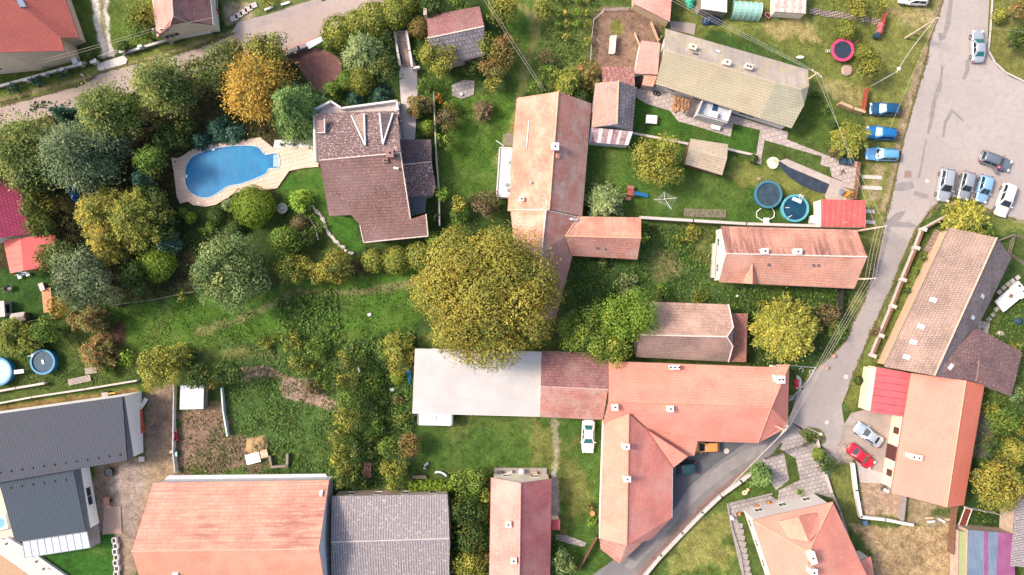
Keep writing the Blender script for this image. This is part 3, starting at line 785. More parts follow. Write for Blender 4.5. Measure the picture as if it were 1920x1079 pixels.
flat_sheet('road',[(1480,790),(1540,832),(1520,812),(1496,812),(1470,822),(1450,850),(1424,872),(1395,895),(1365,915),(1335,942),(1300,975),(1270,1008),(1235,1045),(1170,1120),(1050,1140),(1110,1079),(1165,1040),(1200,1000),(1230,960),(1240,860),(1290,800),(1440,790)],0.011,A_GREY)
flat_sheet('yard_paving',[(1240,812),(1420,815),(1345,868),(1290,915),(1262,960),(1240,960)],0.017,A_YARD)
# gravel lay-by and drive
flat_sheet('gravel_shoulder',[(432,64),(446,42),(500,28),(560,8),(600,-4),(606,4),(570,20),(510,44),(455,62)],0.007,asphalt('gravel_grey',(.25,.21,.19),(.34,.28,.26),.5,False,.4))
flat_sheet('gravel_drive',[(1583,795),(1596,775),(1622,768),(1695,780),(1672,925),(1650,905),(1612,903),(1605,868),(1598,840),(1578,828)],0.010,GRAVEL)
flat_sheet('gravel_drive',[(1604,852),(1616,846),(1636,882),(1665,890),(1650,907),(1612,905)],0.016,asphalt('gravel_pale',(.36,.31,.29),(.42,.37,.34),.5,False,.5))
# repair strips and patches in the tarmac
for k,pl in enumerate([[(1782,-20),(1789,-20),(1782,45),(1774,68),(1768,68),(1776,20)],[(1758,62),(1774,62),(1774,72),(1762,78)],
    [(1765,125),(1769,125),(1766,165),(1755,190),(1749,230),(1742,252),(1738,250),(1746,200),(1752,175),(1760,155)],
    [(1811,112),(1818,112),(1817,135),(1809,150),(1803,148),(1810,132)],
    [(1784,204),(1808,226),(1805,228),(1786,212),(1775,232),(1771,258),(1766,258),(1770,228)],
    [(1672,345),(1712,340),(1714,352),(1700,358),(1675,358)],[(1716,358),(1742,366),(1738,374),(1712,366)],
    [(1680,400),(1700,394),(1690,410),(1672,420),(1660,470),(1645,520),(1636,520),(1650,460),(1660,418)],
    [(1655,415),(1708,417),(1720,425),(1708,427),(1655,425)],
    [(1735,262),(1738,262),(1728,318),(1724,335),(1720,335),(1728,300)]]):
    flat_sheet('asphalt_patch',pl,0.021 + .0012 * k,A_PATCH)
def wheel_tracks():
    m = asphalt('worn_track',(.25,.225,.215),(.20,.18,.175),.6,False)
    flat_sheet('worn_track',[(1440,832),(1400,842),(1350,872),(1300,915),(1262,957),(1220,1010),(1170,1062),(1184,1070),(1236,1016),(1285,958),(1318,925),(1370,884),(1430,850)],0.036,m)
wheel_tracks()
def ragged(line,label,w_=2.2,z=.012,n=7,cols='olive'):
    """grass and dirt creeping over the edge of the tarmac"""
    Cs = []; L = 0
    for (ax,ay),(bx,by) in zip(line[:-1],line[1:]):
        d = math.hypot(bx - ax,by - ay); k = int(d * n); t = rng.uniform(0,1,k); f = (fbm(ax + (bx - ax) * t + 900,ay + (by - ay) * t + 900,9,4) - .35) * 2.4
        o = rng.normal(0,1,k) * w_ * np.clip(f,.15,1.3); nx,ny = -(by - ay) / d,(bx - ax) / d
        Cs.append(np.stack([ax + (bx - ax) * t + nx * o,ay + (by - ay) * t + ny * o],1))
    Q = np.vstack(Cs); m = len(Q); C = np.stack([(Q[:,0] - 960) * S,(539.5 - Q[:,1]) * S,z + rng.uniform(.005,.05,m)],1)
    cc = (np.array((.20,.17,.085)) * .5 + pal(cols,m) * .35) * rng.uniform(.6,1.3,(m,1))
    o = link('verge_grass',leaf_mesh('verge_grass',C,np.array([0,0,1.0]) + rng.normal(size=(m,3)) * .25,rng.uniform(.08,.24,m),cc,1.4)); tag(o,label=label,kind='stuff')
EDGES = [[(1768,0),(1756,40),(1743,75),(1738,110),(1726,150),(1712,195),(1702,235),(1693,265),(1684,310),(1675,350),(1665,390),(1655,430),(1648,470),(1640,500),(1630,530),(1622,560),(1598,605),(1585,640),(1560,665),(1520,700),(1495,735)],
 [(1592,725),(1606,690),(1618,660),(1635,620),(1655,575),(1672,540),(1684,505),(1706,455),(1722,425),(1740,400),(1762,378),(1790,370),(1830,378),(1860,398),(1905,412)],
 [(0,197),(60,184),(100,173),(140,163),(165,152),(185,137),(245,121),(300,111),(350,96),(390,83),(440,62)],[(-10,246),(80,222),(150,204),(230,182),(300,168),(370,140),(440,116),(500,104),(540,95)],[(585,78),(610,62),(660,38),(715,8)]]
def manhole(px,py,r,label,square=False,c=(.45,.38,.33)):
    p = P(px,py); e = empty('manhole_cover',p,0,label,'manhole cover','manhole covers in the tarmac')
    mb = MB(); rm = MB()
    if square: mb.box((p.x,p.y,.03),(2 * r,2 * r,.03)); [rm.box((p.x + dx,p.y + dy,.034),sz) for dx,dy,sz in ((r,0,(.08,2 * r + .08,.04)),(-r,0,(.08,2 * r + .08,.04)),(0,r,(2 * r - .08,.08,.04)),(0,-r,(2 * r - .08,.08,.04)))]
    else: mb.lathe([(r,.0),(r,.045),(r * .3,.05),(0,.05)],p,20); rm.lathe([(r * 1.15,.0),(r * 1.15,.04),(r * 1.01,.04),(r * 1.01,.0)],p,20)
    part(e,mb,'lid',plain('cover_%s' % square,c,.7,.2)); part(e,rm,'rim',plain('cover_rim',(.25,.22,.20),.6))
for l_ in EDGES: ragged(l_,None)
manhole(1702,327,.45,'square rusty manhole cover on the road beside the garden gate',True,(.30,.18,.15))
manhole(1738,340,.33,'round pale manhole cover in front of the row of parked cars',False,(.55,.48,.42))
manhole(1586,707,.34,'round pale manhole cover on the bend left of the red canopy',False,(.60,.55,.48))
manhole(1362,846,.36,'round cream manhole cover beside the orange car',False,(.70,.60,.45))
manhole(1550,792,.32,'round manhole cover where the gravel drive meets the road',False,(.62,.57,.52))

# ---------------- paths and terraces ----------------
STONE = roof_mat('paving_slabs',(.40,.33,.30),(.45,.38,.34),.6,.6,.72,msize=.03,patch=.12)
STONE_G = roof_mat('grey_flagstones',(.30,.262,.25),(.38,.335,.315),.6,.5,.72,msize=.03,patch=.2,speck=(.2,.17,.15),speck_amt=.3)
def uv_flat(o):
    me = o.data; ul = me.uv_layers.new(name='UVMap')
    for l in me.loops: v = me.vertices[l.vertex_index].co; ul.data[l.index].uv = (v.x + v.y * .25,v.y - v.x * .25)
    return o
def paving(name,poly,z,mat=None,thick=0.0,**k): return uv_flat(flat_sheet(name,poly,z,mat or STONE,thick=thick,**k))
paving('paved_path',[(1190,168),(1235,160),(1260,168),(1290,186),(1370,215),(1478,248),(1476,262),(1572,300),(1612,318),(1604,350),(1560,332),(1556,314),(1538,310),(1541,294),(1430,262),(1424,244),(1375,232),(1370,257),(1295,234),(1272,228),(1256,208),(1212,195),(1194,184)],0.03)
paving('paved_path',[(1424,250),(1436,253),(1428,296),(1427,308),(1416,306),(1418,292)],0.034)
paving('paved_path',[(1461,302),(1475,298),(1560,334),(1600,348),(1604,356),(1556,346),(1480,314)],0.03,asphalt('old_concrete',(.34,.28,.25),(.42,.35,.31),.5,False))
paving('paved_path',[(1556,345),(1575,350),(1600,358),(1600,376),(1549,374),(1546,368)],0.034,asphalt('old_concrete',(.34,.28,.25),(.42,.35,.31)))
for k,(x,y,w_) in enumerate([(1635,332,38),(1635,352,38),(1628,396,24),(1630,416,22)]):
    paving('concrete_strip',[(x - w_ / 2,y - 4),(x + w_ / 2,y - 2),(x + w_ / 2,y + 5),(x - w_ / 2,y + 3)],0.03,plain('pale_concrete',(.55,.48,.42),.9,fine=.3))
paving('paved_path',[(768,90),(782,130),(783,175),(778,262),(756,262),(752,195),(748,135)],0.02,asphalt('drive_concrete',(.48,.42,.40),(.54,.47,.45),.4,False))
paving('gravel_strip',[(515,263),(590,259),(592,277),(538,276),(512,279)],0.04,plain('white_gravel',(.72,.68,.66),.9,fine=.35))
flat_sheet('brick_patio',smooth_poly([(532,98),(560,90),(598,92),(622,100),(640,118),(636,145),(612,160),(604,192),(590,198),(580,160),(562,130)],4),0.02,plain('dark_red_brick',(.16,.07,.06),.8,c2=(.24,.10,.08),scale=1.4,fine=.5))
paving('forecourt',[(528,92),(575,74),(600,66),(612,74),(580,88),(540,102)],0.025,plain('forecourt_stone',(.42,.27,.22),.85,fine=.3))
for k,(x,y) in enumerate([(1528,22),(1550,26),(1572,28),(1596,31),(1620,36),(1644,41)]):
    flat_sheet('grid_paving',[(x - 11,y - 7),(x + 11,y - 5),(x + 11,y + 7),(x - 11,y + 5)],0.01,roof_mat('grass_grid',(.36,.29,.24),(.42,.34,.28),.32,.32,.3,msize=.07))
    uv_flat(bpy.context.scene.collection.objects[-1])
# house on the lower right: flagged walks
paving('flagstone_walk',[(1364,944),(1440,926),(1460,940),(1400,960),(1380,962),(1398,1035),(1412,1100),(1396,1100),(1382,1040),(1368,980)],0.03,STONE_G)
paving('flagstone_walk',[(1478,815),(1500,812),(1520,830),(1548,845),(1556,900),(1562,935),(1530,925),(1500,940),(1458,942),(1460,920),(1500,900),(1492,860),(1462,842)],0.028,STONE_G)
paving('flagstone_walk',[(1430,862),(1470,850),(1480,900),(1455,920),(1442,900)],0.024,STONE_G)
flat_sheet('front_bed',smooth_poly([(1497,812),(1512,803),(1535,804),(1548,818),(1545,832),(1520,830)],4),.03,plain('bed_soil',(.16,.13,.05),.9,c2=(.10,.14,.03),fine=.3))
# paved court on the far left below the dark house
paving('terrace',[(-60,900),(2,900),(22,965),(26,1010),(-60,1010)],0.05,plain('sand_terrace',(.62,.48,.36),.85,fine=.15))
paving('paved_path',[(-40,1000),(12,1013),(128,1085),(60,1085),(0,1040),(-40,1030)],0.045,plain('garden_path',(.55,.47,.43),.85,fine=.15))
paving('wooden_deck',[(-40,1042),(0,1040),(64,1085),(-40,1090)],0.05,plain('deck_wood',(.40,.25,.14),.7,fine=.3))
paving('paved_path',[(162,990),(184,975),(189,1018),(168,1024)],0.04,plain('brown_slabs',(.42,.31,.26),.85,fine=.2))
paving('paved_path',[(192,1003),(195,950),(226,950),(228,1000)],0.025,plain('brown_slabs2',(.36,.24,.19),.85,fine=.3))
paving('paved_path',[(846,160),(870,150),(890,152),(888,178),(866,186),(848,180)],0.02,STONE_G)
paving('drain_cover',[(182,120),(232,104),(239,112),(236,120),(190,133),(183,131)],0.02,plain('crazy_paving',(.62,.56,.52),.8,fine=.5))
paving('rubble_path',[(1042,1003),(1062,1004),(1100,1018),(1096,1026),(1060,1018),(1042,1012)],0.02,STONE_G)
paving('paved_path',[(1034,884),(1042,884),(1046,960),(1042,990),(1034,990)],0.02,STONE_G)
paving('slab_path',[(1255,40),(1282,42),(1305,45),(1302,66),(1258,55)],0.02,plain('worn_slabs',(.36,.29,.25),.9,fine=.4))

# ---------------- villa pool ----------------
def outline_pts(poly,h=0): return [P(x,y,h) for x,y in poly]
POOL = smooth_poly([(347,338),(349,312),(362,293),(392,281),(425,275),(462,273),(484,276),(494,286),(500,290),(521,289),(523,314),(505,317),(498,327),(476,337),(450,346),(428,350),(410,362),(388,372),(366,367),(352,354)],5)
DECK = [(321,296),(333,297),(345,291),(360,280),(385,271),(420,268),(445,264),(470,260),(488,258),(503,270),(514,279),(540,276),(594,277),(597,313),(570,315),(542,321),(530,338),(520,353),(495,357),(470,357),(440,362),(425,372),(405,384),(385,388),(362,385),(352,378),(337,382),(331,368),(328,340)]
def villa_pool():
    from mathutils.geometry import tessellate_polygon
    c = P(435,320); dk = [P(x,y,.12) for x,y in DECK]; pl = [P(x,y,.12) for x,y in POOL]
    bm = bmesh.new()
    a = [bm.verts.new(p) for p in dk]; b = [bm.verts.new(p) for p in pl]
    ea = [bm.edges.new((a[i],a[(i + 1) % len(a)])) for i in range(len(a))]; eb = [bm.edges.new((b[i],b[(i + 1) % len(b)])) for i in range(len(b))]
    bmesh.ops.triangle_fill(bm,use_beauty=True,edges=ea + eb)
    for lst,z in ((a,-.15),(b,-.9)):
        lo = [bm.verts.new((v.co.x,v.co.y,z)) for v in lst]
        for i in range(len(lst)): bm.faces.new((lst[i],lst[(i + 1) % len(lst)],lo[(i + 1) % len(lst)],lo[i]))
    bmesh.ops.recalc_face_normals(bm,faces=bm.faces[:])
    me = bpy.data.meshes.new('pool_deck'); bm.to_mesh(me); bm.free()
    tag(uv_flat(link('pool_deck',me,roof_mat('pool_deck_stone',(.66,.47,.36),(.69,.50,.39),.5,.5,.95,msize=.015,patch=.08))),kind='structure')
    e = empty('swimming_pool',c,0,'large kidney shaped in-ground swimming pool with blue cover beside the brown villa','swimming pool')
    mb = MB()
    for i in range(len(pl)):
        p,q = pl[i],pl[(i + 1) % len(pl)]; mb.bar(p + Vector((0,0,.015)),q + Vector((0,0,.015)),.09,n=6)
    part(e,mb,'coping',plain('pool_coping',(.45,.55,.62),.6))
    m,nt,b_ = _new('pool_water'); g = N(nt,'ShaderNodeNewGeometry').outputs['Position']
    n1 = noise(nt,g,.35,4,.6); n2 = N(nt,'ShaderNodeTexVoronoi'); n2.inputs['Scale'].default_value = .45; nt.links.new(g,n2.inputs[0])
    col = mixc(nt,ramp(nt,n1,.35,.65),(.005,.145,.335),(.010,.21,.41)); col = mixc(nt,ramp(nt,n2.outputs[0],.3,.9,0,.4),col,(.006,.14,.31))
    nt.links.new(col,b_.inputs['Base Color']); b_.inputs['Roughness'].default_value = .35; b_.inputs['Specular IOR Level'].default_value = .25; bump(nt,b_,noise(nt,g,.45,4,.55),.3,.2)
    w_ = MB(); cc = sum(pl,Vector()) / len(pl)
    bm = bmesh.new(); vs = [bm.verts.new((p.x,p.y,.02)) for p in pl]; f = bm.faces.new(vs); bm.normal_update()
    if f.normal.z < 0: f.normal_flip()
    bmesh.ops.triangulate(bm,faces=bm.faces[:]); bmesh.ops.translate(bm,verts=bm.verts[:],vec=-c); me = bpy.data.meshes.new('water'); bm.to_mesh(me); bm.free()
    o = link('water',me,m); o.parent = e
    st = MB(); p = P(516,302,0)
    for k in range(3): st.box((p.x + .5 - k * .3,p.y,.06 - k * .005),(.28,1.7,.05))
    part(e,st,'step',plain('pool_step',(.30,.42,.52),.5))
    for x,y,r in ((350,331,1.57),(372,381,0),(412,367,.4),(490,337,.5),(400,281,.1)):
        s_ = MB(); p = P(x,y,.16); s_.box(p,(.45,.22,.06),r); part(e,s_,'skimmer',plain('white_plastic',(.8,.78,.75),.4))
villa_pool()
# pond
flat_sheet('pond_water',smooth_poly([(1462,306),(1476,302),(1500,315),(1530,330),(1556,346),(1553,360),(1540,362),(1520,356),(1500,346),(1484,335),(1468,320)],3),.0,plain('pond_water',(.025,.035,.055),.12,c2=(.05,.06,.08),scale=1.2,fine=.0),label='dark narrow garden pond')
# ---------------- round pools ----------------
def round_pool(px,py,r_px,label,rim,water,hh=1.1,extra=None,wall=None):
    p = P(px,py,hh); k = (HC - hh) / HC; r = r_px * S * k; p.z = 0
    e = empty('round_pool',p,0,label,'pool','round above-ground garden pools')
    mb = MB(); mb.lathe([(r * .97,0),(r,.3),(r,hh),(r - .05,hh),(r - .06,.0)],p,40); part(e,mb,'wall',wall or rim)
    mb = MB(); mb.lathe([(r + .08,hh - .1),(r + .1,hh),(r + .04,hh + .08),(r - .2,hh + .08),(r - .25,hh),(r - .2,hh - .1)],p,40); part(e,mb,'rim',rim)
    mb = MB(); mb.lathe([(r - .12,hh - .12),(0,hh - .12)],p,40); part(e,mb,'water',water)
    if extra: extra(e,p,r,hh)
    return e
W_DK = plain('water_deep',(.01,.045,.085),.1,c2=(.015,.07,.12),scale=.7)
W_CV = plain('water_cover',(.02,.045,.065),.4,c2=(.05,.08,.10),scale=1.1)
W_LT = plain('water_pale',(.35,.55,.68),.3,c2=(.28,.48,.62),scale=.5)
TEAL = plain('pool_teal',(.09,.32,.36),.4); BLUE = plain('pool_blue_vinyl',(.02,.19,.33),.4); NAVY = plain('pool_navy',(.03,.12,.22),.4)
WHITE = plain('white_paint',(.78,.75,.70),.5,var=.06)
def px1(e,p,r,hh):
    for dx in (-.75,.75):
        mb = MB(); a = p + Vector((dx - .1,-r,.5)); pts = [a,a + Vector((-.5 * (1 if dx < 0 else -1) * 1,-.5,-.3)),a + Vector((-.45 if dx < 0 else .45,-1.2,-.42)),p + Vector((-.05 + (-.4 if dx < 0 else .3),-r - 1.7,.1))]
        mb.tube(pts,.06); part(e,mb,'hose',WHITE)
    mb = MB(); mb.box(p + Vector((0,-r - 1.75,.2)),(.75,.85,.4)); mb.lathe([(.15,.4),(.15,.7),(0,.72)],p + Vector((0,-r - 1.7,0)),12); part(e,mb,'pump',WHITE)
def px2(e,p,r,hh):
    mb = MB()
    for dx in (-.2,.2):
        mb.tube([p + Vector((.9 + dx,r * .88 + .45,0)),p + Vector((.75 + dx,r * .88,hh + .5)),p + Vector((.55 + dx,r * .8 - .3,hh + .1))],.035)
    for k in range(4): mb.box(p + Vector((.85,r * .88 + .35 - k * .08,.25 + k * .27)),(.4,.1,.04))
    part(e,mb,'ladder',WHITE)
    mb = MB(); mb.box(p + Vector((.25,r * .62,hh - .05)),(1.35,.5,.08),R_(-22)); part(e,mb,'float',plain('float_blue',(.5,.66,.8),.3))
    for x_,y_,a_ in ((-1.1,.1,0),(-.7,-1.1,.5)): mb = MB(); mb.box(p + Vector((x_,y_,hh - .02)),(.6,.07,.06),a_); part(e,mb,'skimmer',WHITE)
round_pool(1441,365,25,'round above-ground pool with a dark wrinkled cover, linked to a white pump',plain('pool_slate',(.05,.16,.22),.4),W_CV,extra=px1,wall=NAVY)
round_pool(1491,391,25,'round teal-rimmed pool with clear dark water and a ladder',TEAL,W_DK,extra=px2)
def px3(e,p,r,hh):
    mb = MB(); mb.box(p + Vector((0,0,hh - .04)),(.3,.6,.06),.3); part(e,mb,'float',WHITE); mb = MB(); mb.box(p + Vector((-r * .8,r * .55,hh + .1)),(.3,.4,.12),-.5); part(e,mb,'skimmer',WHITE)
    mb = MB(); mb.tube([p + Vector((-r * .9,r * .5,hh)),p + Vector((-r - .4,r * .45,hh)),p + Vector((-r - .4,r * .45,0))],.04); part(e,mb,'hose',WHITE)
round_pool(80,679,23,'round blue pool with dark water standing alone on the left lawn',BLUE,W_DK,extra=px3)
def px4(e,p,r,hh):
    mb = MB(); mb.box(p + Vector((r + .75,-.05,.9)),(1.6,.55,.08),.12)
    for dx in (.1,1.4):
        for dy in (-.25,.2): mb.box(p + Vector((r + dx,dy,.45)),(.06,.06,.9))
    part(e,mb,'ladder',plain('grey_plastic',(.6,.56,.54),.5))
round_pool(-4,697,26,'round pool with a pale milky surface cut off by the left edge',BLUE,W_LT,extra=px4)
# hot tub at the left edge
p = P(6,978); e = empty('hot_tub',p,0,'blue and white hot tub on the sandy terrace beside the dark grey house','hot tub')
mb = MB(); mb.box(p + Vector((0,0,.35)),(1.9,2.0,.7),.25); part(e,mb,'tub',WHITE)
mb = MB(); mb.lathe([(.72,.705),(.7,.72),(0,.72)],p,20); part(e,mb,'water',plain('tub_water',(.15,.35,.6),.15))
mb = MB(); mb.box(p + Vector((-.95,-.2,.9)),(.7,1.6,.12),.25); part(e,mb,'cover',plain('tub_cover',(.7,.72,.76),.4))
# ---------------- roof and wall surfaces ----------------
LICH = (.62,.52,.45)
M_SALMON = roof_mat('salmon_tiles',(.76,.295,.23),(.71,.26,.20),.30,.36,.78,stain=(.72,.36,.25),stain_amt=.45,stain_sc=.3,patch=.10,msize=.025)
M_SALMON_SH = roof_mat('salmon_tiles_shaded',(.68,.26,.215),(.62,.22,.19),.30,.36,.75,stain=(.66,.36,.28),stain_amt=.5,patch=.12,msize=.03)  # east slope of the farmhouse wing, its shade painted as darker tiles
M_ORANGE = roof_mat('pale_orange_tiles',(.76,.38,.29),(.68,.31,.24),.30,.42,.62,stain=(.36,.16,.125),stain_amt=1.1,stain_sc=.20,streak=2,patch=.15,msize=.03)
M_OLDORANGE = roof_mat('weathered_orange_tiles',(.66,.32,.23),(.60,.25,.18),.25,.34,.62,stain=(.58,.42,.32),stain_amt=.75,stain_sc=.5,patch=.22,patch_c=(.60,.22,.15),speck=(.34,.20,.15),speck_amt=.25)
M_OLDROSE = roof_mat('weathered_rose_tiles',(.54,.245,.20),(.46,.20,.165),.25,.34,.55,stain=(.46,.32,.27),stain_amt=.8,stain_sc=.5,patch=.2,patch_c=(.42,.155,.12),speck=(.58,.46,.38),speck_amt=.15)
M_BARN = roof_mat('barn_tiles',(.64,.33,.25),(.56,.26,.195),.25,.36,.6,stain=(.24,.10,.085),stain_amt=1.5,stain_sc=.10,streak=1,patch=.2,speck=LICH,speck_amt=.12)
M_BARN2 = roof_mat('barn_tiles_south',(.64,.33,.245),(.57,.27,.20),.25,.36,.66,stain=(.60,.38,.29),stain_amt=.6,patch=.18,speck=(.26,.14,.1),speck_amt=.05)
M_MAROON = roof_mat('maroon_tiles',(.33,.15,.15),(.26,.11,.115),.30,.36,.50,stain=(.38,.22,.19),stain_amt=.6,patch=.2,speck=(.52,.44,.40),speck_amt=.12)
M_VILLA = roof_mat('villa_tiles',(.25,.14,.125),(.18,.095,.09),.30,.36,.45,stain=(.28,.18,.17),stain_amt=.5,patch=.18,speck=(.50,.42,.38),speck_amt=.10)
M_VILLAN = roof_mat('villa_tiles_lichen',(.20,.12,.12),(.16,.095,.095),.30,.36,.5,patch=.2,speck=(.52,.46,.43),speck_amt=.42,speck_sc=4.0)
M_DARKB = roof_mat('dark_brown_tiles',(.125,.085,.09),(.09,.062,.07),.30,.36,.5,patch=.2,speck=(.35,.30,.29),speck_amt=.22)
M_SLATE = roof_mat('slate_tiles',(.22,.195,.21),(.15,.135,.15),.42,.50,.35,patch=.2,speck=(.45,.40,.40),speck_amt=.2)
M_BROWNR_SH = roof_mat('rose_brown_tiles_shaded',(.24,.185,.18),(.17,.13,.13),.30,.36,.55,patch=.2,speck=(.40,.33,.33),speck_amt=.25)  # maroon house's east slope: shade away from the sun put into the tile colour
M_BROWNR = roof_mat('rose_brown_tiles',(.30,.21,.175),(.25,.17,.145),.30,.36,.55,stain=(.42,.28,.22),stain_amt=.6,patch=.15,speck=(.52,.42,.34),speck_amt=.14)
M_TAN = roof_mat('tan_tiles',(.50,.42,.28),(.46,.385,.255),.30,.32,.72,stain=(.42,.385,.27),stain_amt=.5,patch=.1,msize=.03)
M_TANG = roof_mat('greenish_tan_tiles',(.42,.39,.275),(.38,.355,.25),.30,.32,.72,stain=(.34,.33,.25),stain_amt=.5,patch=.1,msize=.03)
M_TANN = roof_mat('stained_tan_tiles',(.52,.44,.36),(.48,.40,.33),.30,.32,.75,stain=(.30,.25,.25),stain_amt=.9,stain_sc=.08,streak=1,patch=.16,patch_c=(.50,.40,.20),speck=(.6,.55,.5),speck_amt=.1)
M_SHED = roof_mat('shed_shingles',(.50,.40,.29),(.45,.36,.26),1.4,.28,.62,patch=.12,msize=.03,stain=(.36,.31,.25),stain_amt=.6)
M_GREYRIB = rib_mat('grey_corrugated',(.31,.27,.275),.34,(.24,.205,.215),.85,dark=.36,spotty=(.50,.44,.41),spot_amt=.18)
M_DKMETAL = rib_mat('dark_metal_sheet',(.065,.072,.092),.36,(.055,.062,.08),.8,.0,dark=.55)
M_DKMETAL2 = rib_mat('blue_grey_metal_sheet',(.042,.062,.085),.36,(.038,.054,.075),.8,.0,dark=.6)
M_MAGENTA = roof_mat('magenta_tiles',(.33,.035,.10),(.28,.03,.085),.45,.38,.45,patch=.12)
M_REDMET = rib_mat('red_metal_sheet',(.50,.09,.10),.95,(.55,.12,.13),.45,0,dark=.45,seam=1)
M_REDSHED = rib_mat('rusty_red_sheet',(.50,.10,.085),.75,(.42,.06,.06),.6,0,dark=1.7,seam=1,spotty=(.60,.36,.32),spot_amt=.02)
M_REDCAN = rib_mat('red_awning',(.60,.10,.075),.9,(.56,.13,.10),.6,0,dark=.8,seam=1)
M_BROWNFLAT = rib_mat('rusty_brown_sheet',(.28,.105,.085),.6,(.22,.085,.08),.8,0,dark=.7,spotty=(.40,.25,.21))
M_WHITEFLAT = plain('white_roof_sheet',(.46,.43,.41),.6,var=.10,scale=.35,fine=.12)
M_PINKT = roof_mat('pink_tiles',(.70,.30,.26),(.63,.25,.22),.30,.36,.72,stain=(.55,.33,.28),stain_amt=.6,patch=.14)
M_PINKT_SH = roof_mat('pink_tiles_shaded',(.46,.165,.175),(.40,.135,.15),.30,.36,.66,stain=(.42,.22,.2),stain_amt=.6,patch=.14)  # pink tiles with the east slope's shade mixed into the colour
M_SALMB = roof_mat('smooth_salmon_tiles',(.80,.31,.24),(.76,.285,.225),.25,.30,.80,patch=.06)
M_SALMB_SH = roof_mat('smooth_salmon_shaded',(.80,.235,.155),(.75,.215,.14),.25,.30,.85,patch=.05)  # smooth salmon tiles, deepened by painted shade for the east slope
M_TERRA = roof_mat('terracotta_tiles',(.68,.19,.15),(.62,.165,.13),.25,.30,.72,patch=.06)
CREAM = plain('cream_plaster',(.80,.71,.58),.9,var=.10,scale=1.2,fine=.06)
PEACH = plain('peach_plaster',(.78,.60,.44),.9,var=.08,scale=1.0)
WPLAS = plain('white_plaster',(.62,.58,.55),.9,var=.06,scale=1.0)
GPLAS = plain('grey_white_plaster',(.62,.62,.64),.9,var=.08,scale=1.0)
BRICK = plain('old_plaster',(.50,.38,.30),.9,var=.25,scale=1.5,fine=.3)
PARA = plain('parapet_white',(.62,.59,.57),.7,var=.05)
RIDGE_O = plain('ridge_orange',(.70,.38,.25),.85,fine=.2); RIDGE_W = plain('ridge_mortar',(.68,.55,.48),.9,fine=.25); RIDGE_R = plain('ridge_rose',(.60,.36,.30),.9,fine=.3)
GUT_W = plain('gutter_white',(.72,.66,.62),.5); GUT_D = plain('gutter_dark',(.10,.08,.08),.5); GUT_C = plain('gutter_copper',(.30,.17,.13),.5)
WOOD = plain('grey_wood',(.24,.19,.15),.85,var=.3,fine=.3); WOODB = plain('brown_wood',(.22,.11,.07),.8,var=.3,fine=.2); WOODL = plain('light_wood',(.55,.40,.26),.8,var=.2,fine=.2)
REDW = plain('red_wood',(.35,.06,.045),.7,var=.3)
CONC = plain('concrete_cap',(.52,.46,.42),.9,var=.12,fine=.25); CONCD = plain('dark_concrete',(.30,.26,.24),.9,var=.2,fine=.3)

# north-west house with terracotta roof
h = house('large terracotta-roofed house in the top left corner with a skylight',[(92,-90,2.8),(148,71,2.8),(114,71,4.6),(121,96,4.7),(-8,99,9.5),(-62,-70,9.5),(-190,150,3),(-230,0,3)],
          [(0,1,2,3,4,5),(5,4,6,7)],[0,1,2,3,4,6,7,5],M_TERRA,PEACH,gutter=((0,1),),gut_mat=GUT_D,over=.5,wins=False)
skylight(h,40,7,1.2,.8)
a,b,za,zb = [w_ for w_ in h.walls if abs(w_[0].y - P(121,96,4).y) < 3 or abs(w_[1].y - P(121,96,4).y) < 3][0]
def windows_along(h,A,B,specs):
    """A, B photo pixels of the wall foot; specs = list of (fraction, z, w, h)"""
    best = None; pa = P(*A); pb = P(*B); m = (pa + pb) / 2
    for a,b,za,zb in h.walls:
        d = (b - a); L = d.length
        if L < .8: continue
        d = d / L; w2 = Vector((m.x - a.x,m.y - a.y)); t = w2.dot(d); dist = abs(w2.x * d.y - w2.y * d.x)
        dd = Vector((pb.x - pa.x,pb.y - pa.y)).normalized()
        if -1 < t < L + 1 and abs(dd.dot(d)) > .9 and (best is None or dist < best[0]): best = (dist,a,b,d,L)
    if best is None: return
    _,a,b,d,L = best
    for fr,z,w_,hh in specs: window_on(h,a + d * L * fr,d,z,w_,hh)
windows_along(h,(0,134),(98,100),[(.3,2.2,2.0,1.0),(.3,4.6,1.6,1.0),(.7,2.2,2,1)])
# house at the top, half hipped
h = house('house with a salmon west roof and maroon east roof at the top edge',[(275,-90,3.4),(295,70,3.4),(318,50,5.4),(325,31,7.0),(315,-110,7.0),(352,42,5.4),(399,47,3.4),(385,-100,3.4)],
          [[(0,1,2,3,4),0],[(4,3,5,6,7),1],[(3,2,5),1]],[0,1,2,5,6,7,4],[M_PINKT,M_MAROON],CREAM,over=.3,ridge=((4,3),(3,2),(3,5)),ridge_mat=RIDGE_R,gutter=((0,1),(6,7)),gut_mat=GUT_W,wins=False)
windows_along(h,(315,77),(398,57),[(.3,2.0,1.1,1.0),(.65,2.0,1.2,1.0),(.5,4.3,.9,.9)])
# brown villa
V = [(592,213,5.0),(745,208,5.0),(751,287,8.0),(599,301,8.0),(770,411,4.6),(803,443,3.6),(682,455,3.4),(675,422,4.4),(658,403,4.9),(617,405,4.9),(799,402,4.9)]
h = house('large dark brown tiled villa with lichen specks beside the blue swimming pool',V,[[(0,1,2,3),1],[(3,2,4,10,5,6,7,8,9),0]],[0,1,2,4,10,5,6,7,8,9,3],
          [M_VILLA,M_VILLAN],WPLAS,cat='villa',name='villa',ridge=((3,2),(5,6),(10,5),(2,4),(6,7)),ridge_mat=RIDGE_W,ridge_r=.09,gutter=((9,8),),gut_mat=GUT_D,over=.45)
VILLA = h
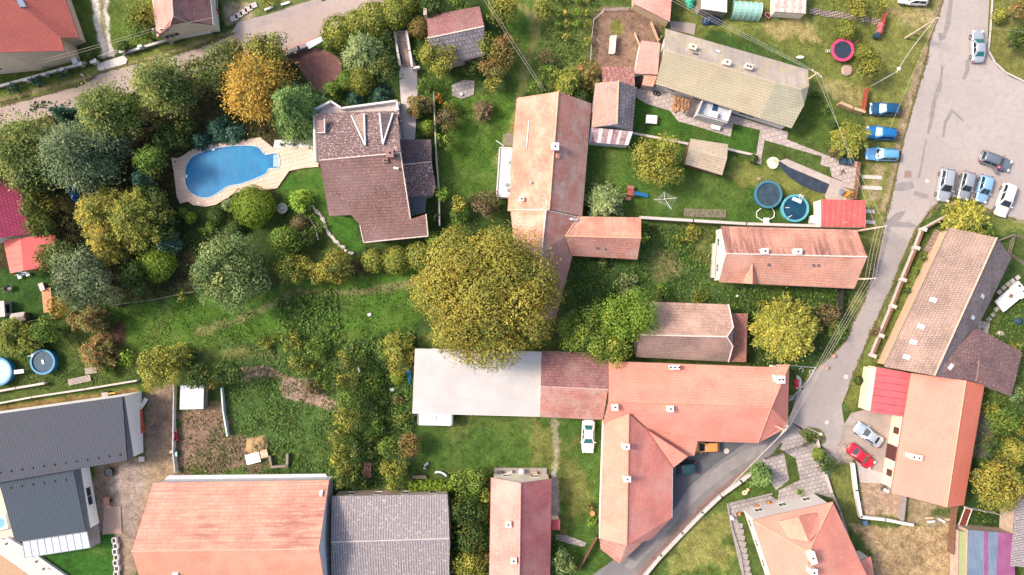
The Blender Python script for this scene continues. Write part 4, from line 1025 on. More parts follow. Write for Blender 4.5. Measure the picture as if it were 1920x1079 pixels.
# raised dormers on the north slope with white cappings
for tri,m_,nm in (([(659,217),(683,214),(685,273)],M_BROWNR,'dormer'),([(712,213),(737,213),(718,271)],M_DARKB,'dormer')):
    pts = []
    for x,y in tri:
        p,n = pix_on(h,x,y); pts.append(P(x,y,p.z + .32))
    me = roof_mesh('dormer',pts,[(0,1,2)],[m_,PARA],.5); o = link('dormer',me); o.data.transform(Matrix.Translation(-h.e.location)); o.parent = h.roof
    mb = MB()
    for a_,b_ in ((0,2),(1,2)): mb.bar(pts[a_] + Vector((0,0,.03)),pts[b_] + Vector((0,0,.03)),.13,n=6)
    t = mb.build('capping',PARA); t.data.transform(Matrix.Translation(-h.e.location)); t.parent = o
chimney(h,731,287,.8,1.0,.9,0,plain('brown_render',(.26,.15,.13),.8)); chimney(h,722,301,.7,.55,.35,0,plain('brown_render',(.26,.15,.13),.8),cap=False)
vent(h,741,316,.12,.4,WHITE); vent(h,746,317,.12,.4,WHITE)
# balcony on the north with white parapet
mb = MB(); mb.prism([tuple(P(x,y,3.0))[:2] for x,y in [(588,206),(622,190),(640,203),(744,190),(748,214),(600,222),(604,300),(590,302)]],0,2.9); part(h.e,mb,'balcony',plain('balcony_floor',(.50,.42,.40),.9,fine=.1))
mb = MB(); pp = [P(x,y,3.7) for x,y in [(590,302),(588,206),(620,190),(640,203),(743,189),(746,206)]]
for a_,b_ in zip(pp[:-1],pp[1:]):
    d = b_ - a_; mb.box(((a_.x + b_.x) / 2,(a_.y + b_.y) / 2,3.3),(d.length + .1,.26,.8),math.atan2(d.y,d.x))
part(h.e,mb,'parapet',PARA)
mb = MB()
p,n = pix_on(h,602,238)
p = P(604,238,p.z + .5); mb.box(p,(.7,1.6,.5)); mb.box(p + Vector((.42,0,.1)),(.1,1.9,.7),0,1); mb.box(p + Vector((-.1,-.85,.1)),(.9,.1,.7),0,1); part(h.roof,mb,'roof_hatch',[plain('brown_render',(.26,.15,.13),.8),PARA])
# villa annex
h = house('low dark annex roof on the right side of the brown villa',[(745,262,3.2),(808,262,3.0),(809,304,3.2),(745,310,3.4),(817,350,2.6),(812,366,2.6),(762,370,3.2),(798,372,2.7),(796,398,2.7),(765,405,3.0)],
          [[(0,1,2,3),0],[(3,2,4,5,6),1],[(6,5,7,8,9),2]],[0,1,2,4,5,7,8,9,6,3],[M_DARKB,M_VILLAN,plain('dark_felt',(.045,.055,.07),.6,var=.3)],WPLAS,cat='annex',name='annex',wins=False,ridge=((3,2),),ridge_mat=RIDGE_W,ridge_r=.07,over=.2)
# small garage at the top
h = house('small garage with one brown and one slate-grey roof slope behind the yellow tree',[(800,29,3),(899,12,3),(908,50,4.8),(803,72,4.8),(909,104,3),(810,127,3)],[[(0,1,2,3),0],[(3,2,4,5),1]],[0,1,2,4,5,3],
          [M_MAROON,M_SLATE],BRICK,cat='garage',name='garage',ridge=((3,2),),ridge_mat=RIDGE_W,over=.25,wins=False)
mb = MB(); p = P(797,22,4.2); mb.box((p.x,p.y,2.1),(.45,.9,4.2)); part(h.e,mb,'chimney',BRICK)
# central long house (three joined roofs)
V = [(970,184,3.4),(1047,172,6.6),(1108,194,3.4),(1097,333,3.4),(1035,327,6.6),(957,330,3.4),(1030,393,6.4),(1091,406,3.2),(952,395,3.2),(953,366,3.2),(957,366,3.4)]
h = house('long orange-tiled house in the centre, stepped along its east eave',V,[[(0,1,4,5),0],[(1,2,3,4),1],[(4,3,7,6),1],[(5,4,6,8,9,10),0]],[0,1,2,3,7,6,8,9,10,5],
          [M_OLDORANGE,M_OLDROSE],CREAM,ridge=((1,4),(4,6),(6,8)),ridge_mat=RIDGE_O,gutter=((0,5),(2,3),(3,7)),gut_mat=GUT_C,over=.3)
chimney(h,1041,275,.85,.85,.7,0,WPLAS); chimney(h,978,373,.5,.5,.7,0,CREAM); vent(h,996,343,.14,.3)
on_slope(h,1045,293,.6,.5,.2,'roof_hatch',plain('hatch_salmon',(.66,.28,.22),.7))
on_slope(h,990,252,3.6,.18,.12,'snow_guard',RIDGE_W)
# south wing of the same farm
V = [(957,394,3.3),(1024,394,6.4),(1016,470,6.4),(965,470,3.3),(1010,600,5.6),(975,600,3.3),(1042,598,3.0),(1072,486,3.0),(1076,470,3.0),(1060,445,4.4),(1086,408,3.2)]
h = house('narrow orange farm wing running south from the long house under the great tree',V,[[(0,1,2,3),0],[(3,2,4,5),0],[(1,10,9,8,2),1],[(2,8,7,6,4),1]],[0,1,10,9,8,7,6,4,5,3],[M_OLDORANGE,M_OLDROSE],CREAM,cat='farm building',name='farm_wing',ridge=((1,2),(2,4),(0,1),(1,10)),ridge_mat=RIDGE_W,over=.3)
on_slope(h,1074,412,.3,1.0,.5,'chimney',GPLAS)
V = [(1086,406,3.2),(1202,408,3.2),(1202,447,5.2),(1060,443,5.2),(1195,487,3.2),(1072,480,3.2)]
h = house('short east wing with patchy rose tiles and ivy at its end',V,[[(0,1,2,3),0],[(3,2,4,5),1]],[0,1,2,4,5,3],[M_OLDORANGE,M_OLDROSE],BRICK,cat='farm building',name='farm_wing',ridge=((3,2),(0,3)),ridge_mat=RIDGE_O,over=.25)
vent(h,1120,466,.1,.12,GUT_D); vent(h,1134,467,.1,.12,GUT_D)
# white flat canopy
h = house('white flat-roofed extension on the west side of the long central house',[(937,277,3.0),(967,279,3.0),(961,370,3.0),(931,369,3.0)],[(0,1,2,3)],[0,1,2,3],plain('white_membrane',(.56,.53,.51),.6,var=.06,scale=.8),WPLAS,cat='extension',name='extension',over=.05,wins=True,win_z=1.5)
mb = MB(); q = h.V
for i in range(4):
    a_,b_ = q[i],q[(i + 1) % 4]; d = b_ - a_; n_ = Vector((-d.y,d.x,0)).normalized() * -.1; mb.box(((a_ + b_) / 2 - n_ * 0 + Vector((0,0,.08))),(d.length + .12,.14,.2),math.atan2(d.y,d.x))
part(h.roof,mb,'rim',PARA)
for x,y in ((957,305),(951,347),(954,357)): mb = MB(); mb.lathe([(.28,0),(.25,.1),(0,.13)],P(x,y,3.02),10); part(h.roof,mb,'leaf_pile',plain('damp_leaves',(.3,.3,.28),.9,fine=.5))
# balcony / wood stack above it
e = empty('wooden_landing',P(953,268),0,'small wooden landing above the white flat-roofed extension','landing')
mb = MB(); [mb.box((P(945 + k * 3,268,0).x,P(0,268,0).y,2.2),(.16,1.7,.06)) for k in range(7)]; part(e,mb,'board',WOOD)
mb = MB(); [mb.box((P(x,y,0).x,P(x,y,0).y,1.1),(.1,.1,2.2)) for x,y in ((945,258),(963,258),(945,278),(963,278))]; part(e,mb,'post',WOOD)
mb = MB(); mb.bar(P(930,264,2.4),P(945,274,2.4),.06); part(e,mb,'rail',PARA)
# striped-door barn
V = [(1116,156,3.0),(1160,152,4.8),(1194,164,3.0),(1186,246,3.0),(1157,233,4.8),(1108,240,3.0)]
h = house('small barn with grey and orange roof and peeling red-and-white doors',V,[[(0,1,4,5),0],[(1,2,3,4),1]],[0,1,2,3,4,5],
          [roof_mat('patchy_grey_orange',(.34,.26,.235),(.28,.21,.19),.3,.34,.55,patch=.2,patch_c=(.48,.27,.19),stain=(.45,.27,.2),stain_amt=.6,stain_sc=.2,speck=(.5,.44,.4),speck_amt=.2),M_SLATE],GPLAS,cat='barn',name='barn',ridge=((1,4),),ridge_mat=RIDGE_O,over=.15,wins=False)
h = house('lean-to with peeling red and white striped sheets at the south end of the small barn',[(1108,239,3.0),(1187,247,3.0),(1178,273,2.2),(1105,267,2.2)],[(0,1,2,3)],[0,1,2,3],plain('white_sheeting',(.60,.56,.57),.6,fine=.2),GPLAS,cat='lean-to',name='lean_to',wins=False,over=.05)
for k,f0 in enumerate((.02,.26,.50,.72)):
    q = h.V; a_,b_ = q[0].lerp(q[1],f0 + .03),q[0].lerp(q[1],f0 + .17); c_,d_ = q[3].lerp(q[2],f0 + .17),q[3].lerp(q[2],f0 + .03); z_ = Vector((0,0,.02)); mb = MB(); mb.add([p + z_ for p in (a_,b_,c_,d_)] + [p - z_ for p in (a_,b_,c_,d_)],[(3,2,1,0),(4,5,6,7),(0,1,5,4),(1,2,6,5),(2,3,7,6),(3,0,4,7)]); part(h.roof,mb,'red_panel',plain('peeling_red_paint',(.23,.04,.045),.7,c2=(.52,.42,.42),scale=2.2,fine=.1))
h = house('low rusty brown flat-roofed shed above the small barn',[(1128,124,2.4),(1190,126,2.5),(1190,166,2.7),(1130,158,2.6)],[(0,1,2,3)],[0,1,2,3],M_BROWNFLAT,BRICK,cat='shed',name='shed',wins=False,over=.1)
# long tan house, upper right
V = [(1247,54,3.4),(1515,131,3.4),(1517,162,5.6),(1502,168,6.2),(1246,94,6.4),(1484,241,3.2),(1508,197,5.0),(1425,222,3.2),(1229,158,3.3),(1454,155,6.3)]
h = house('long bungalow with tan tiles and a stained north slope beside the roof terrace',V,[[(0,1,2,3,9,4),1],[(4,9,7,8),0],[(9,3,6,5,7),2],[(3,2,6),2]],[0,1,2,6,5,7,8,4],
          [M_TAN,M_TANN,M_TANG],WPLAS,ridge=((4,9),(9,3)),ridge_mat=plain('ridge_tan',(.52,.44,.33),.9),ridge_r=.07,gutter=((8,7),(0,1)),gut_mat=GUT_D,over=.45,wins=False)
windows_along(h,(1229,165),(1430,228),[(.14,1.6,1.3,.9),(.42,1.5,1.6,1.2),(.9,1.5,2.2,1.2)])
chimney(h,1299,88,.9,.6,1.0,-.25,None,1); chimney(h,1363,117,.9,.6,1.0,-.25,None,1); chimney(h,1404,125,.9,.6,1.1,-.25,None,2)
skylight(h,1346,97,.8,.7); on_slope(h,1304,102,.7,.25,.1,'step',GUT_D)
TANH = h
h = house('narrow salmon lean-to against the west gable of the long tan bungalow',[(1202,76,2.6),(1238,81,3.0),(1233,140,3.0),(1190,138,2.6)],[(0,1,2,3)],[0,1,2,3],M_PINKT,CREAM,cat='lean-to',name='lean_to',wins=False,over=.1)
h = house('tiny orange-tiled porch below the salmon lean-to',[(1208,140,2.3),(1232,143,2.6),(1225,163,2.6),(1204,160,2.3)],[(0,1,2,3)],[0,1,2,3],M_OLDORANGE,BRICK,cat='porch',name='porch',wins=False,over=.1)
# roof terrace
c = P(1338,212); e = empty('roof_terrace',c,0,'white-framed terrace with grey floor and navy mat in front of the tan bungalow','terrace')
tq = [P(1317,187,2.4),P(1371,204,2.4),P(1362,231,2.4),P(1306,216,2.4)]
mb = MB(); mb.prism([tuple(p)[:2] for p in tq],0,2.2); part(e,mb,'base',WPLAS)
mb = MB(); qq = [c + (p - c) * .86 for p in tq]; mb.prism([tuple(p)[:2] for p in qq],2.21,2.23); part(e,mb,'floor',plain('terrace_tiles',(.42,.44,.48),.6,fine=.15))
mb = MB();
for i in range(4):
    a_,b_ = tq[i],tq[(i + 1) % 4]; d = b_ - a_
    if i == 0: continue
    mb.box(((a_.x + b_.x) / 2,(a_.y + b_.y) / 2,2.6),(d.length,.22,.85),math.atan2(d.y,d.x));
part(e,mb,'parapet',WPLAS)
mb = MB()
for i in range(4):
    a_,b_ = tq[i],tq[(i + 1) % 4]; mb.bar(a_ + Vector((0,0,.75)),b_ + Vector((0,0,.75)),.04)
part(e,mb,'railing',GUT_D)
mt = MB(); p = P(1341,203,2.3); mt.box((p.x,p.y,2.25),(.75,1.7,.03),R_(-14)); o = mt.build('floor_mat',plain('navy_cloth',(.01,.035,.09),.8)); tag(recentre(o,(p.x,p.y,2.235)),'navy blue mat lying on the roof terrace','mat')
def table_thing(px,py,z,rz,w_,d_,hh,mat,label,name='table',legm=None,cat='table',group=None):
    p = P(px,py,z + hh); p.z = z; e = empty(name,p,rz,label,cat,group)
    mb = MB(); mb.box((0,0,hh),(w_,d_,.05)); t = mb.build('tabletop',mat,e)
    for sx in (-1,1):
        for sy in (-1,1): mb = MB(); mb.box((sx * (w_ / 2 - .07),sy * (d_ / 2 - .07),hh / 2),(.06,.06,hh)); mb.build('leg',legm or mat,e)
    return e
table_thing(1337,214,2.23,R_(-14),1.3,.8,.7,WHITE,'white garden table standing on the roof terrace')
# stairs beside the terrace and the fire wood
e = empty('stairs',P(1296,210),0,'dark open stairs between the firewood and the roof terrace','stairs'); mb = MB()
for k in range(8): q = P(1297 - k * .9,196 + k * 3.1,0); mb.box((q.x,q.y,2.1 - k * .26),(1.0,.26,.06),R_(-14))
part(e,mb,'tread',GUT_D)
mb = MB(); a_ = P(1302,197,0); b_ = P(1296,220,0); mb.bar((a_.x,a_.y,2.8),(b_.x,b_.y,.9),.04); mb.bar((b_.x,b_.y,0),(b_.x,b_.y,.9),.04); part(e,mb,'handrail',GUT_D)
e = empty('woodpile',P(1272,200),0,'stack of split firewood logs at the foot of the tan bungalow','woodpile')
for r_ in range(4):
    mb = MB()
    for k in range(9):
        q = P(1262 + k * 3.4 + random.uniform(-1,1),190 + r_ * 4 + k * .8,0); q.z = .9 - r_ * .2 + random.uniform(0,.12); an = R_(75) + random.uniform(-.2,.2)
        mb.bar(q,q + Vector((math.cos(an) * .5,math.sin(an) * .5,.05)),.12,k % 2)
    part(e,mb,'log_row',[plain('log_a',(.45,.24,.12),.8),plain('log_b',(.25,.13,.08),.8)])
mb = MB()
for k in range(14): q = P(1268 + random.uniform(-8,16),207 + random.uniform(-4,7),0); q.z = .2; mb.bar(q,q + Vector((random.uniform(-.3,.3),.4,.1)),.13)
part(e,mb,'loose_logs',plain('log_a',(.45,.24,.12),.8))
# tan garden shed
h = house('garden shed with beige shingle roof between the apple tree and the path',[(1295,260,2.3),(1365,271,2.3),(1363,298,3.3),(1290,282,3.3),(1354,329,2.2),(1284,308,2.2)],[[(0,1,2,3),0],[(3,2,4,5),0]],[0,1,2,4,5,3],M_SHED,WOODB,cat='shed',name='garden_shed',wins=False,over=.2)
# red-roofed shed by the street
h = house('shed with rusty red seamed metal roof beside the teal-rimmed pool',[(1540,374,2.9),(1623,376,2.9),(1623,427,2.6),(1540,425,2.6)],[(0,1,2,3)],[0,1,2,3],M_REDSHED,CREAM,cat='shed',name='shed',wins=False,over=.05)
# street barn
V = [(1352,425,3.6),(1607,432,3.6),(1626,482,6.4),(1362,476,6.4),(1602,541,3.4),(1348,529,3.4)]
h = house('long old barn with dark-streaked north roof slope beside the street',V,[[(0,1,2,3),0],[(3,2,4,5),1]],[0,1,2,4,5,3],[M_BARN,M_BARN2],CREAM,cat='barn',name='barn',ridge=((3,2),),ridge_mat=RIDGE_W,gutter=((0,1),(5,4)),gut_mat=GUT_C,over=.25,wins=True,win_gap=6)
chimney(h,1434,471,.8,.6,.8,0,WPLAS); chimney(h,1496,472,.95,.65,.8,0,WPLAS)
for x,y in ((1441,497),(1525,498),(1534,498)): vent(h,x,y,.13,.1,GUT_D)
pk = [pix_on(h,1411,492)[0],P(1391,531,4.0),P(1420,531,4.0),P(1411,533,5.1)]
pk[0] = pk[0] + Vector((0,0,.05)); me = roof_mesh('dormer',pk,[(0,1,3),(0,3,2)],[M_OLDORANGE,GUT_D],.1); o = link('dormer',me); o.data.transform(Matrix.Translation(-h.e.location)); o.parent = h.roof
# lower barn
V = [(1196,565,3.2),(1366,571,3.2),(1375,614,5.2),(1363,632,6.2),(1200,628,6.2),(1374,649,5.2),(1366,679,3.0),(1192,670,3.0)]
h = house('half-hipped barn with moss-stained tiles north of the long salmon house',V,[[(0,1,2,3,4),0],[(4,3,5,6,7),1],[(3,2,5),1]],[0,1,2,5,6,7,4],[roof_mat('mossy_beige_tiles',(.46,.30,.23),(.37,.22,.17),.34,.40,.45,stain=(.55,.36,.27),stain_amt=.8,patch=.2,speck=(.30,.20,.15),speck_amt=.2),M_BROWNR],BRICK,cat='barn',name='barn',ridge=((4,3),(3,2),(3,5),(5,6),(1,2)),ridge_mat=RIDGE_W,over=.2)
h = house('low brown lean-to at the east end of the half-hipped barn',[(1366,588,2.8),(1402,588,2.5),(1399,679,2.5),(1364,679,2.8)],[(0,1,2,3)],[0,1,2,3],roof_mat('leanto_tiles',(.32,.14,.11),(.26,.11,.09),.3,.36,.6,patch=.2,stain=(.5,.24,.16),stain_amt=.7),BRICK,cat='lean-to',name='lean_to',wins=False,over=.1)
for k in range(6): vent(h,1376,628 + k * 3,.06,.06,GUT_D)
# white flat roof and rose middle
h = house('large pale flat-roofed barn half covered by the great golden tree',[(778,654,4.2),(1016,660,4.0),(1013,781,3.6),(773,775,3.8)],[(0,1,2,3)],[0,1,2,3],M_WHITEFLAT,CREAM,cat='barn',name='barn',over=.3,gutter=((2,3),),gut_mat=GUT_W,trim=GUT_W)
mb = MB()
for fr in (.19,.39,.57,.77):
    a_ = h.V[0].lerp(h.V[3],fr); b_ = h.V[1].lerp(h.V[2],fr); mb.bar(a_ + Vector((0,0,.01)),b_ + Vector((0,0,.01)),.035,n=6)
part(h.roof,mb,'seam',plain('seam_grey',(.52,.49,.48),.6))
V = [(1015,659,3.6),(1140,663,3.6),(1140,731,5.8),(1014,725,5.8),(1130,787,3.4),(1012,782,3.4)]
h = house('maroon tiled middle building between the pale flat roof and the salmon house',V,[[(0,1,2,3),0],[(3,2,4,5),1]],[0,1,2,4,5,3],[M_MAROON,M_OLDROSE],CREAM,cat='barn',name='barn',ridge=((3,2),),ridge_mat=RIDGE_R,gutter=((4,5),),gut_mat=GUT_C,over=.25)
# L-shaped salmon farmhouse
V = [(1141,678,4.0),(1456,690,4.0),(1456,684,3.9),(1480,684,3.9),(1446,765,7.4),(1141,754,7.4),(1477,796,4.0),(1463,809,3.9),(1421,831,3.9),(1308,827,4.0),(1302,855,3.2),(1286,856,3.2),(1210,806,5.2),(1179,777,6.6),(1131,795,4.4)]
h = house('very long salmon-roofed farmhouse along the street bend with a hipped east end',V,[[(0,1,2,3,4,5),0],[(3,6,7,8,4),1],[(5,4,8,9,10,11,12,13,14),0]],[0,1,2,3,6,7,8,9,10,11,12,14,5],
          [M_SALMON,M_SALMB],CREAM,cat='farmhouse',name='farmhouse',ridge=((5,4),(4,3),(4,8)),ridge_mat=plain('ridge_salmon',(.66,.25,.17),.85),ridge_r=.08,gutter=((8,9),(0,1)),gut_mat=GUT_C,over=.4)
chimney(h,1265,689,1.25,.5,.9,0,WPLAS,3); chimney(h,1153,764,.7,.7,.8,0,CREAM); chimney(h,1257,767,.7,.7,.8,0,CREAM)
chimney(h,1464,712,1.0,.9,1.4,0,WPLAS,2)
V = [(1131,795,4.2),(1179,776,7.2),(1175,1023,7.2),(1124,1010,4.2),(1212,806,5.6),(1261,876,3.8),(1260,971,3.8),(1220,1013,4.6)]
h = house('broad salmon wing running south from the farmhouse toward the lower road',V,[[(0,1,2,3),1],[(1,4,5,6,7,2),0]],[0,1,4,5,6,7,2,3],[M_SALMON_SH,M_SALMON],CREAM,cat='farmhouse',name='farmhouse',ridge=((1,2),),ridge_mat=plain('ridge_salmon',(.66,.25,.17),.85),gutter=((3,0),(5,6)),gut_mat=GUT_W,over=.35,trim=GUT_C)
me = roof_mesh('valley_slope',[P(1210,804,6.0),P(1290,856,4.4),P(1262,878,3.9)],[(0,1,2)],[M_SALMON,GUT_C],.2); o = link('valley_slope',me); o.data.transform(Matrix.Translation(-h.e.location)); o.parent = h.roof
mb = MB(); mb.bar(P(1210,804,6.08),P(1290,856,4.48),.07); mb.bar(P(1210,804,6.08),P(1262,878,3.98),.07); part(h.roof,mb,'valley_gutter',plain('valley_rust',(.42,.13,.10),.6))
chimney(h,1174,838,.8,.6,.9,0,CREAM); chimney(h,1176,899,.8,.6,.9,0,CREAM)
h = house('low rose-tiled porch at the south tip of the broad salmon wing',[(1125,1011,3.2),(1175,1022,4.0),(1210,1012,3.4),(1162,1058,2.8),(1126,1030,2.8)],[(0,1,2,3,4)],[0,1,2,3,4],M_OLDROSE,CREAM,cat='porch',name='porch',wins=False,over=.2)
# pink house bottom centre
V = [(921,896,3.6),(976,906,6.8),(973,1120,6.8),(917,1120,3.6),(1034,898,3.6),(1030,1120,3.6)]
h = house('long pink-tiled house at the bottom edge with a cluttered terrace on its north end',V,[[(0,1,2,3),0],[(1,4,5,2),1]],[0,1,4,5,2,3],[M_PINKT,M_PINKT_SH],CREAM,ridge=((1,2),),ridge_mat=plain('ridge_pink',(.60,.28,.24),.85),gutter=((4,5),(3,0)),gut_mat=plain('gutter_red',(.22,.07,.07),.5),over=.3)
chimney(h,953,984,.65,.65,.9,0,CREAM); chimney(h,963,1052,.65,.65,.9,0,CREAM)
h = house('tiny red-roofed bay on the east wall of the long pink house',[(1034,975,2.3),(1050,975,2.3),(1050,994,2.2),(1034,994,2.3)],[(0,1,2,3)],[0,1,2,3],plain('red_felt',(.42,.07,.08),.7),CREAM,cat='bay',name='bay',wins=False,over=.1)
# great barn bottom left
V = [(287,906,3.5),(617,901,3.5),(598,1029,8.8),(247,1034,8.8),(620,1165,3.5),(286,1165,3.5)]
h = house('huge pale orange barn roof at the bottom edge with white gable wall',V,[[(0,1,2,3),0],[(3,2,4,5),1]],[0,1,2,4,5,3],[M_ORANGE,roof_mat('pale_orange_south',(.66,.30,.205),(.60,.26,.18),.28,.38,.78,patch=.1,stain=(.62,.36,.27),stain_amt=.5)],GPLAS,cat='barn',name='barn',ridge=((3,2),),ridge_mat=RIDGE_O,over=.3,wins=False,gutter=((0,1),),gut_mat=GUT_C)
windows_along(h,(628,940),(622,1060),[(.28,4.2,.9,1.0),(.45,4.2,.9,1.0),(.65,2,1,1)])
on_slope(h,603,926,.35,.8,.3,'roof_hatch',WHITE)
on_slope(h,330,1076,.7,.5,.3,'roof_hatch',WHITE)
mb = MB(); mb.prism([tuple(P(x,y))[:2] for x,y in [(305,905),(318,891),(612,888),(616,896),(610,906),(400,912)]],0,.35); o = mb.build('concrete_plinth',PARA); tag(recentre(o,P(460,900)),'white concrete ledge along the north wall of the huge orange barn','ledge')
V = [(622,931,3.4),(839,927,3.4),(843,1010,4.8),(621,1017,4.8),(842,1120,3.2),(622,1120,3.2)]
h = house('wide grey corrugated roof building right of the huge orange barn',V,[[(0,1,2,3),0],[(3,2,4,5),0]],[0,1,2,4,5,3],M_GREYRIB,BRICK,cat='barn',name='barn',ridge=((3,2),),ridge_mat=plain('ridge_grey',(.50,.45,.43),.9,fine=.3),over=.2,wins=True,gutter=((0,1),),gut_mat=GUT_D)
# dark metal-roofed house on the left
MWH = plain('fresh_white_render',(.86,.84,.82),.85,var=.03)
V = [(-120,793,5.4),(229,744,5.4),(238,863,4.6),(-120,925,4.6)]
h = house('modern house with large ribbed dark grey metal roof and white side wall',V,[(0,1,2,3)],[0,1,2,3],M_DKMETAL,MWH,over=.04,wins=False,trim=GUT_D,gutter=((2,3),),gut_mat=GUT_D,thick=.22)
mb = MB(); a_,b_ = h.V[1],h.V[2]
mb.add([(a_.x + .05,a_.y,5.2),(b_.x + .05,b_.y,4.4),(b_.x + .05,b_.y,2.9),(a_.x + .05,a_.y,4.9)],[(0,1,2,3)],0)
mb.add([(a_.x + .0,a_.y,5.2),(b_.x + .0,b_.y,4.4),(b_.x + .0,b_.y,2.9),(a_.x + .0,a_.y,4.9)],[(3,2,1,0)],0); part(h.wall,mb,'dark_band',plain('dark_band_grey',(.12,.15,.19),.5))  # dark wedge-shaped band along the top of the white side wall
SG = plain('snow_guard_black',(.02,.03,.045),.4)
for k in range(12): on_slope(h,0 + k * 20.4,886.5 - k * 3.05,.22,.22,.12,'snow_guard',SG,rot=.785)
V = [(-2,905,3.9),(137,883,3.9),(161,996,3.4),(28,1016,3.4)]
h = house('lower dark blue-grey metal roofed part of the modern house with a glazed pergola',V,[(0,1,2,3)],[0,1,2,3],M_DKMETAL2,MWH,over=.04,wins=False,trim=GUT_D,gutter=((2,3),),gut_mat=GUT_D)
mb = MB(); a_,b_ = h.V[1],h.V[2]; mb.add([(a_.x + .05,a_.y,3.7),(b_.x + .05,b_.y,3.2),(b_.x + .05,b_.y,2.4),(a_.x + .05,a_.y,2.2)],[(0,1,2,3)]); part(h.wall,mb,'dark_band',plain('dark_band_grey',(.12,.15,.19),.5))  # same dark band along the top of the lower side wall
windows_along(h,(172,880),(184,975),[(.5,1.25,2.4,1.0)])
for k in range(6): on_slope(h,20 + k * 20.6,914.5 - k * 2.9,.22,.22,.12,'snow_guard',SG,rot=.785)
# pergola
e = empty('pergola',P(105,1021),0,'glass-roofed white pergola below the blue-grey metal roof','pergola'); A_ = [P(42,1016,2.7),P(163,997,2.7),P(169,1027,2.5),P(47,1046,2.5)]
GL = glassy('pergola_glass',(.50,.52,.54),.25)
for k in range(9):
    a_,b_ = A_[0].lerp(A_[1],k / 9 + .006),A_[0].lerp(A_[1],(k + 1) / 9 - .006); c_,d_ = A_[3].lerp(A_[2],(k + 1) / 9 - .006),A_[3].lerp(A_[2],k / 9 + .006)
    z_ = Vector((0,0,.03)); mb = MB(); mb.add([a_,b_,c_,d_,a_ - z_,b_ - z_,c_ - z_,d_ - z_],[(3,2,1,0),(4,5,6,7),(0,1,5,4),(1,2,6,5),(2,3,7,6),(3,0,4,7)]); part(e,mb,'glass_pane',GL)
mb = MB()
for k in range(10): mb.bar(A_[0].lerp(A_[1],k / 9),A_[3].lerp(A_[2],k / 9),.06,n=4)
for a_,b_ in ((0,1),(3,2)): mb.bar(A_[a_],A_[b_],.07,n=4)
part(e,mb,'frame',plain('pergola_grey',(.32,.36,.38),.5))
for k in (0,.5,1): mb = MB(); q = A_[3].lerp(A_[2],k); mb.box((q.x,q.y,q.z / 2),(.12,.12,q.z)); part(e,mb,'post',plain('pergola_grey',(.32,.36,.38),.5))
# far-left red roofs
h = house('house with magenta tile roof cut by the left edge',[(-90,320,6),(33,335,3.4),(58,439,3.4),(-60,455,6)],[(0,1,2,3)],[0,1,2,3],M_MAGENTA,CREAM,gutter=((1,2),),gut_mat=GUT_D,over=.2,wins=False)
h = house('red awning-like roof below the magenta house',[(6,451,2.9),(38,446,3.3),(44,508,3.3),(19,513,2.9),(104,440,2.8),(100,498,2.8)],[[(0,1,2,3),0],[(1,4,5,2),1]],[0,1,4,5,2,3],[M_REDCAN,plain('red_sheet',(.50,.06,.06),.6)],None,cat='canopy',name='canopy')
mb = MB(); [mb.box((p.x,p.y,1.4),(.12,.12,2.8)) for p in [h.V[0] * .995,h.V[3] * .995,h.V[5] * .98]]; part(h.e,mb,'post',WOOD)
# maroon house on the right
V = [(1781,427,3.0),(1869,446,7.4),(1752,705,7.4),(1658,688,3.0),(1897,484,4.6),(1832,616,4.6),(1826,640,4.8),(1790,712,5.8)]
h = house('long maroon-brown tiled house on the right with a row of white skylights',V,[[(0,1,2,3),0],[(1,4,5,6,7,2),1]],[0,1,4,5,6,7,2,3],[M_BROWNR,M_BROWNR_SH],plain('tan_render',(.52,.36,.24),.9,var=.1,fine=.1),wins=False,ridge=((1,2),),ridge_mat=plain('ridge_peach',(.56,.40,.30),.9,fine=.3),ridge_r=.12,gutter=((3,0),),gut_mat=GUT_D,over=.3)
for x,y in ((1750,563),(1727,613),(1713,642),(1700,670)): skylight(h,x,y,.7,1.0)
skylight(h,1842,556,.6,.8); skylight(h,1824,596,.6,.8)
V = [(1752,704,7.0),(1826,620,5.6),(1836,617,5.4),(1917,661,4.0),(1896,744,4.0),(1830,716,5.2),(1836,675,6.0)]
h = house('purple-brown tiled cross wing of the long maroon house with a white chimney',V,[[(0,1,2,6,5),0],[(2,3,4,5,6),0]],[1,2,3,4,5,0],roof_mat('wing_tiles',(.20,.115,.115),(.155,.09,.095),.30,.36,.55,patch=.15,speck=(.46,.36,.34),speck_amt=.25),CREAM,cat='house wing',name='house_wing',over=.3,ridge=((6,5),),ridge_mat=plain('ridge_brown',(.30,.19,.17),.9),ridge_r=.06,wins=False)
chimney(h,1784,665,1.5,.7,1.2,-.1,WPLAS,2); skylight(h,1782,688,.6,1.0)
mb = MB(); p,n = pix_on(h,1800,640); mb.bar(p + Vector((-.3,1.5,.3)),p + Vector((.6,-.4,.6)),.07); mb.lathe([(.2,0),(.2,.3),(0,.35)],p + Vector((.6,-.4,.3)),10); part(h.roof,mb,'flue_pipe',WHITE)
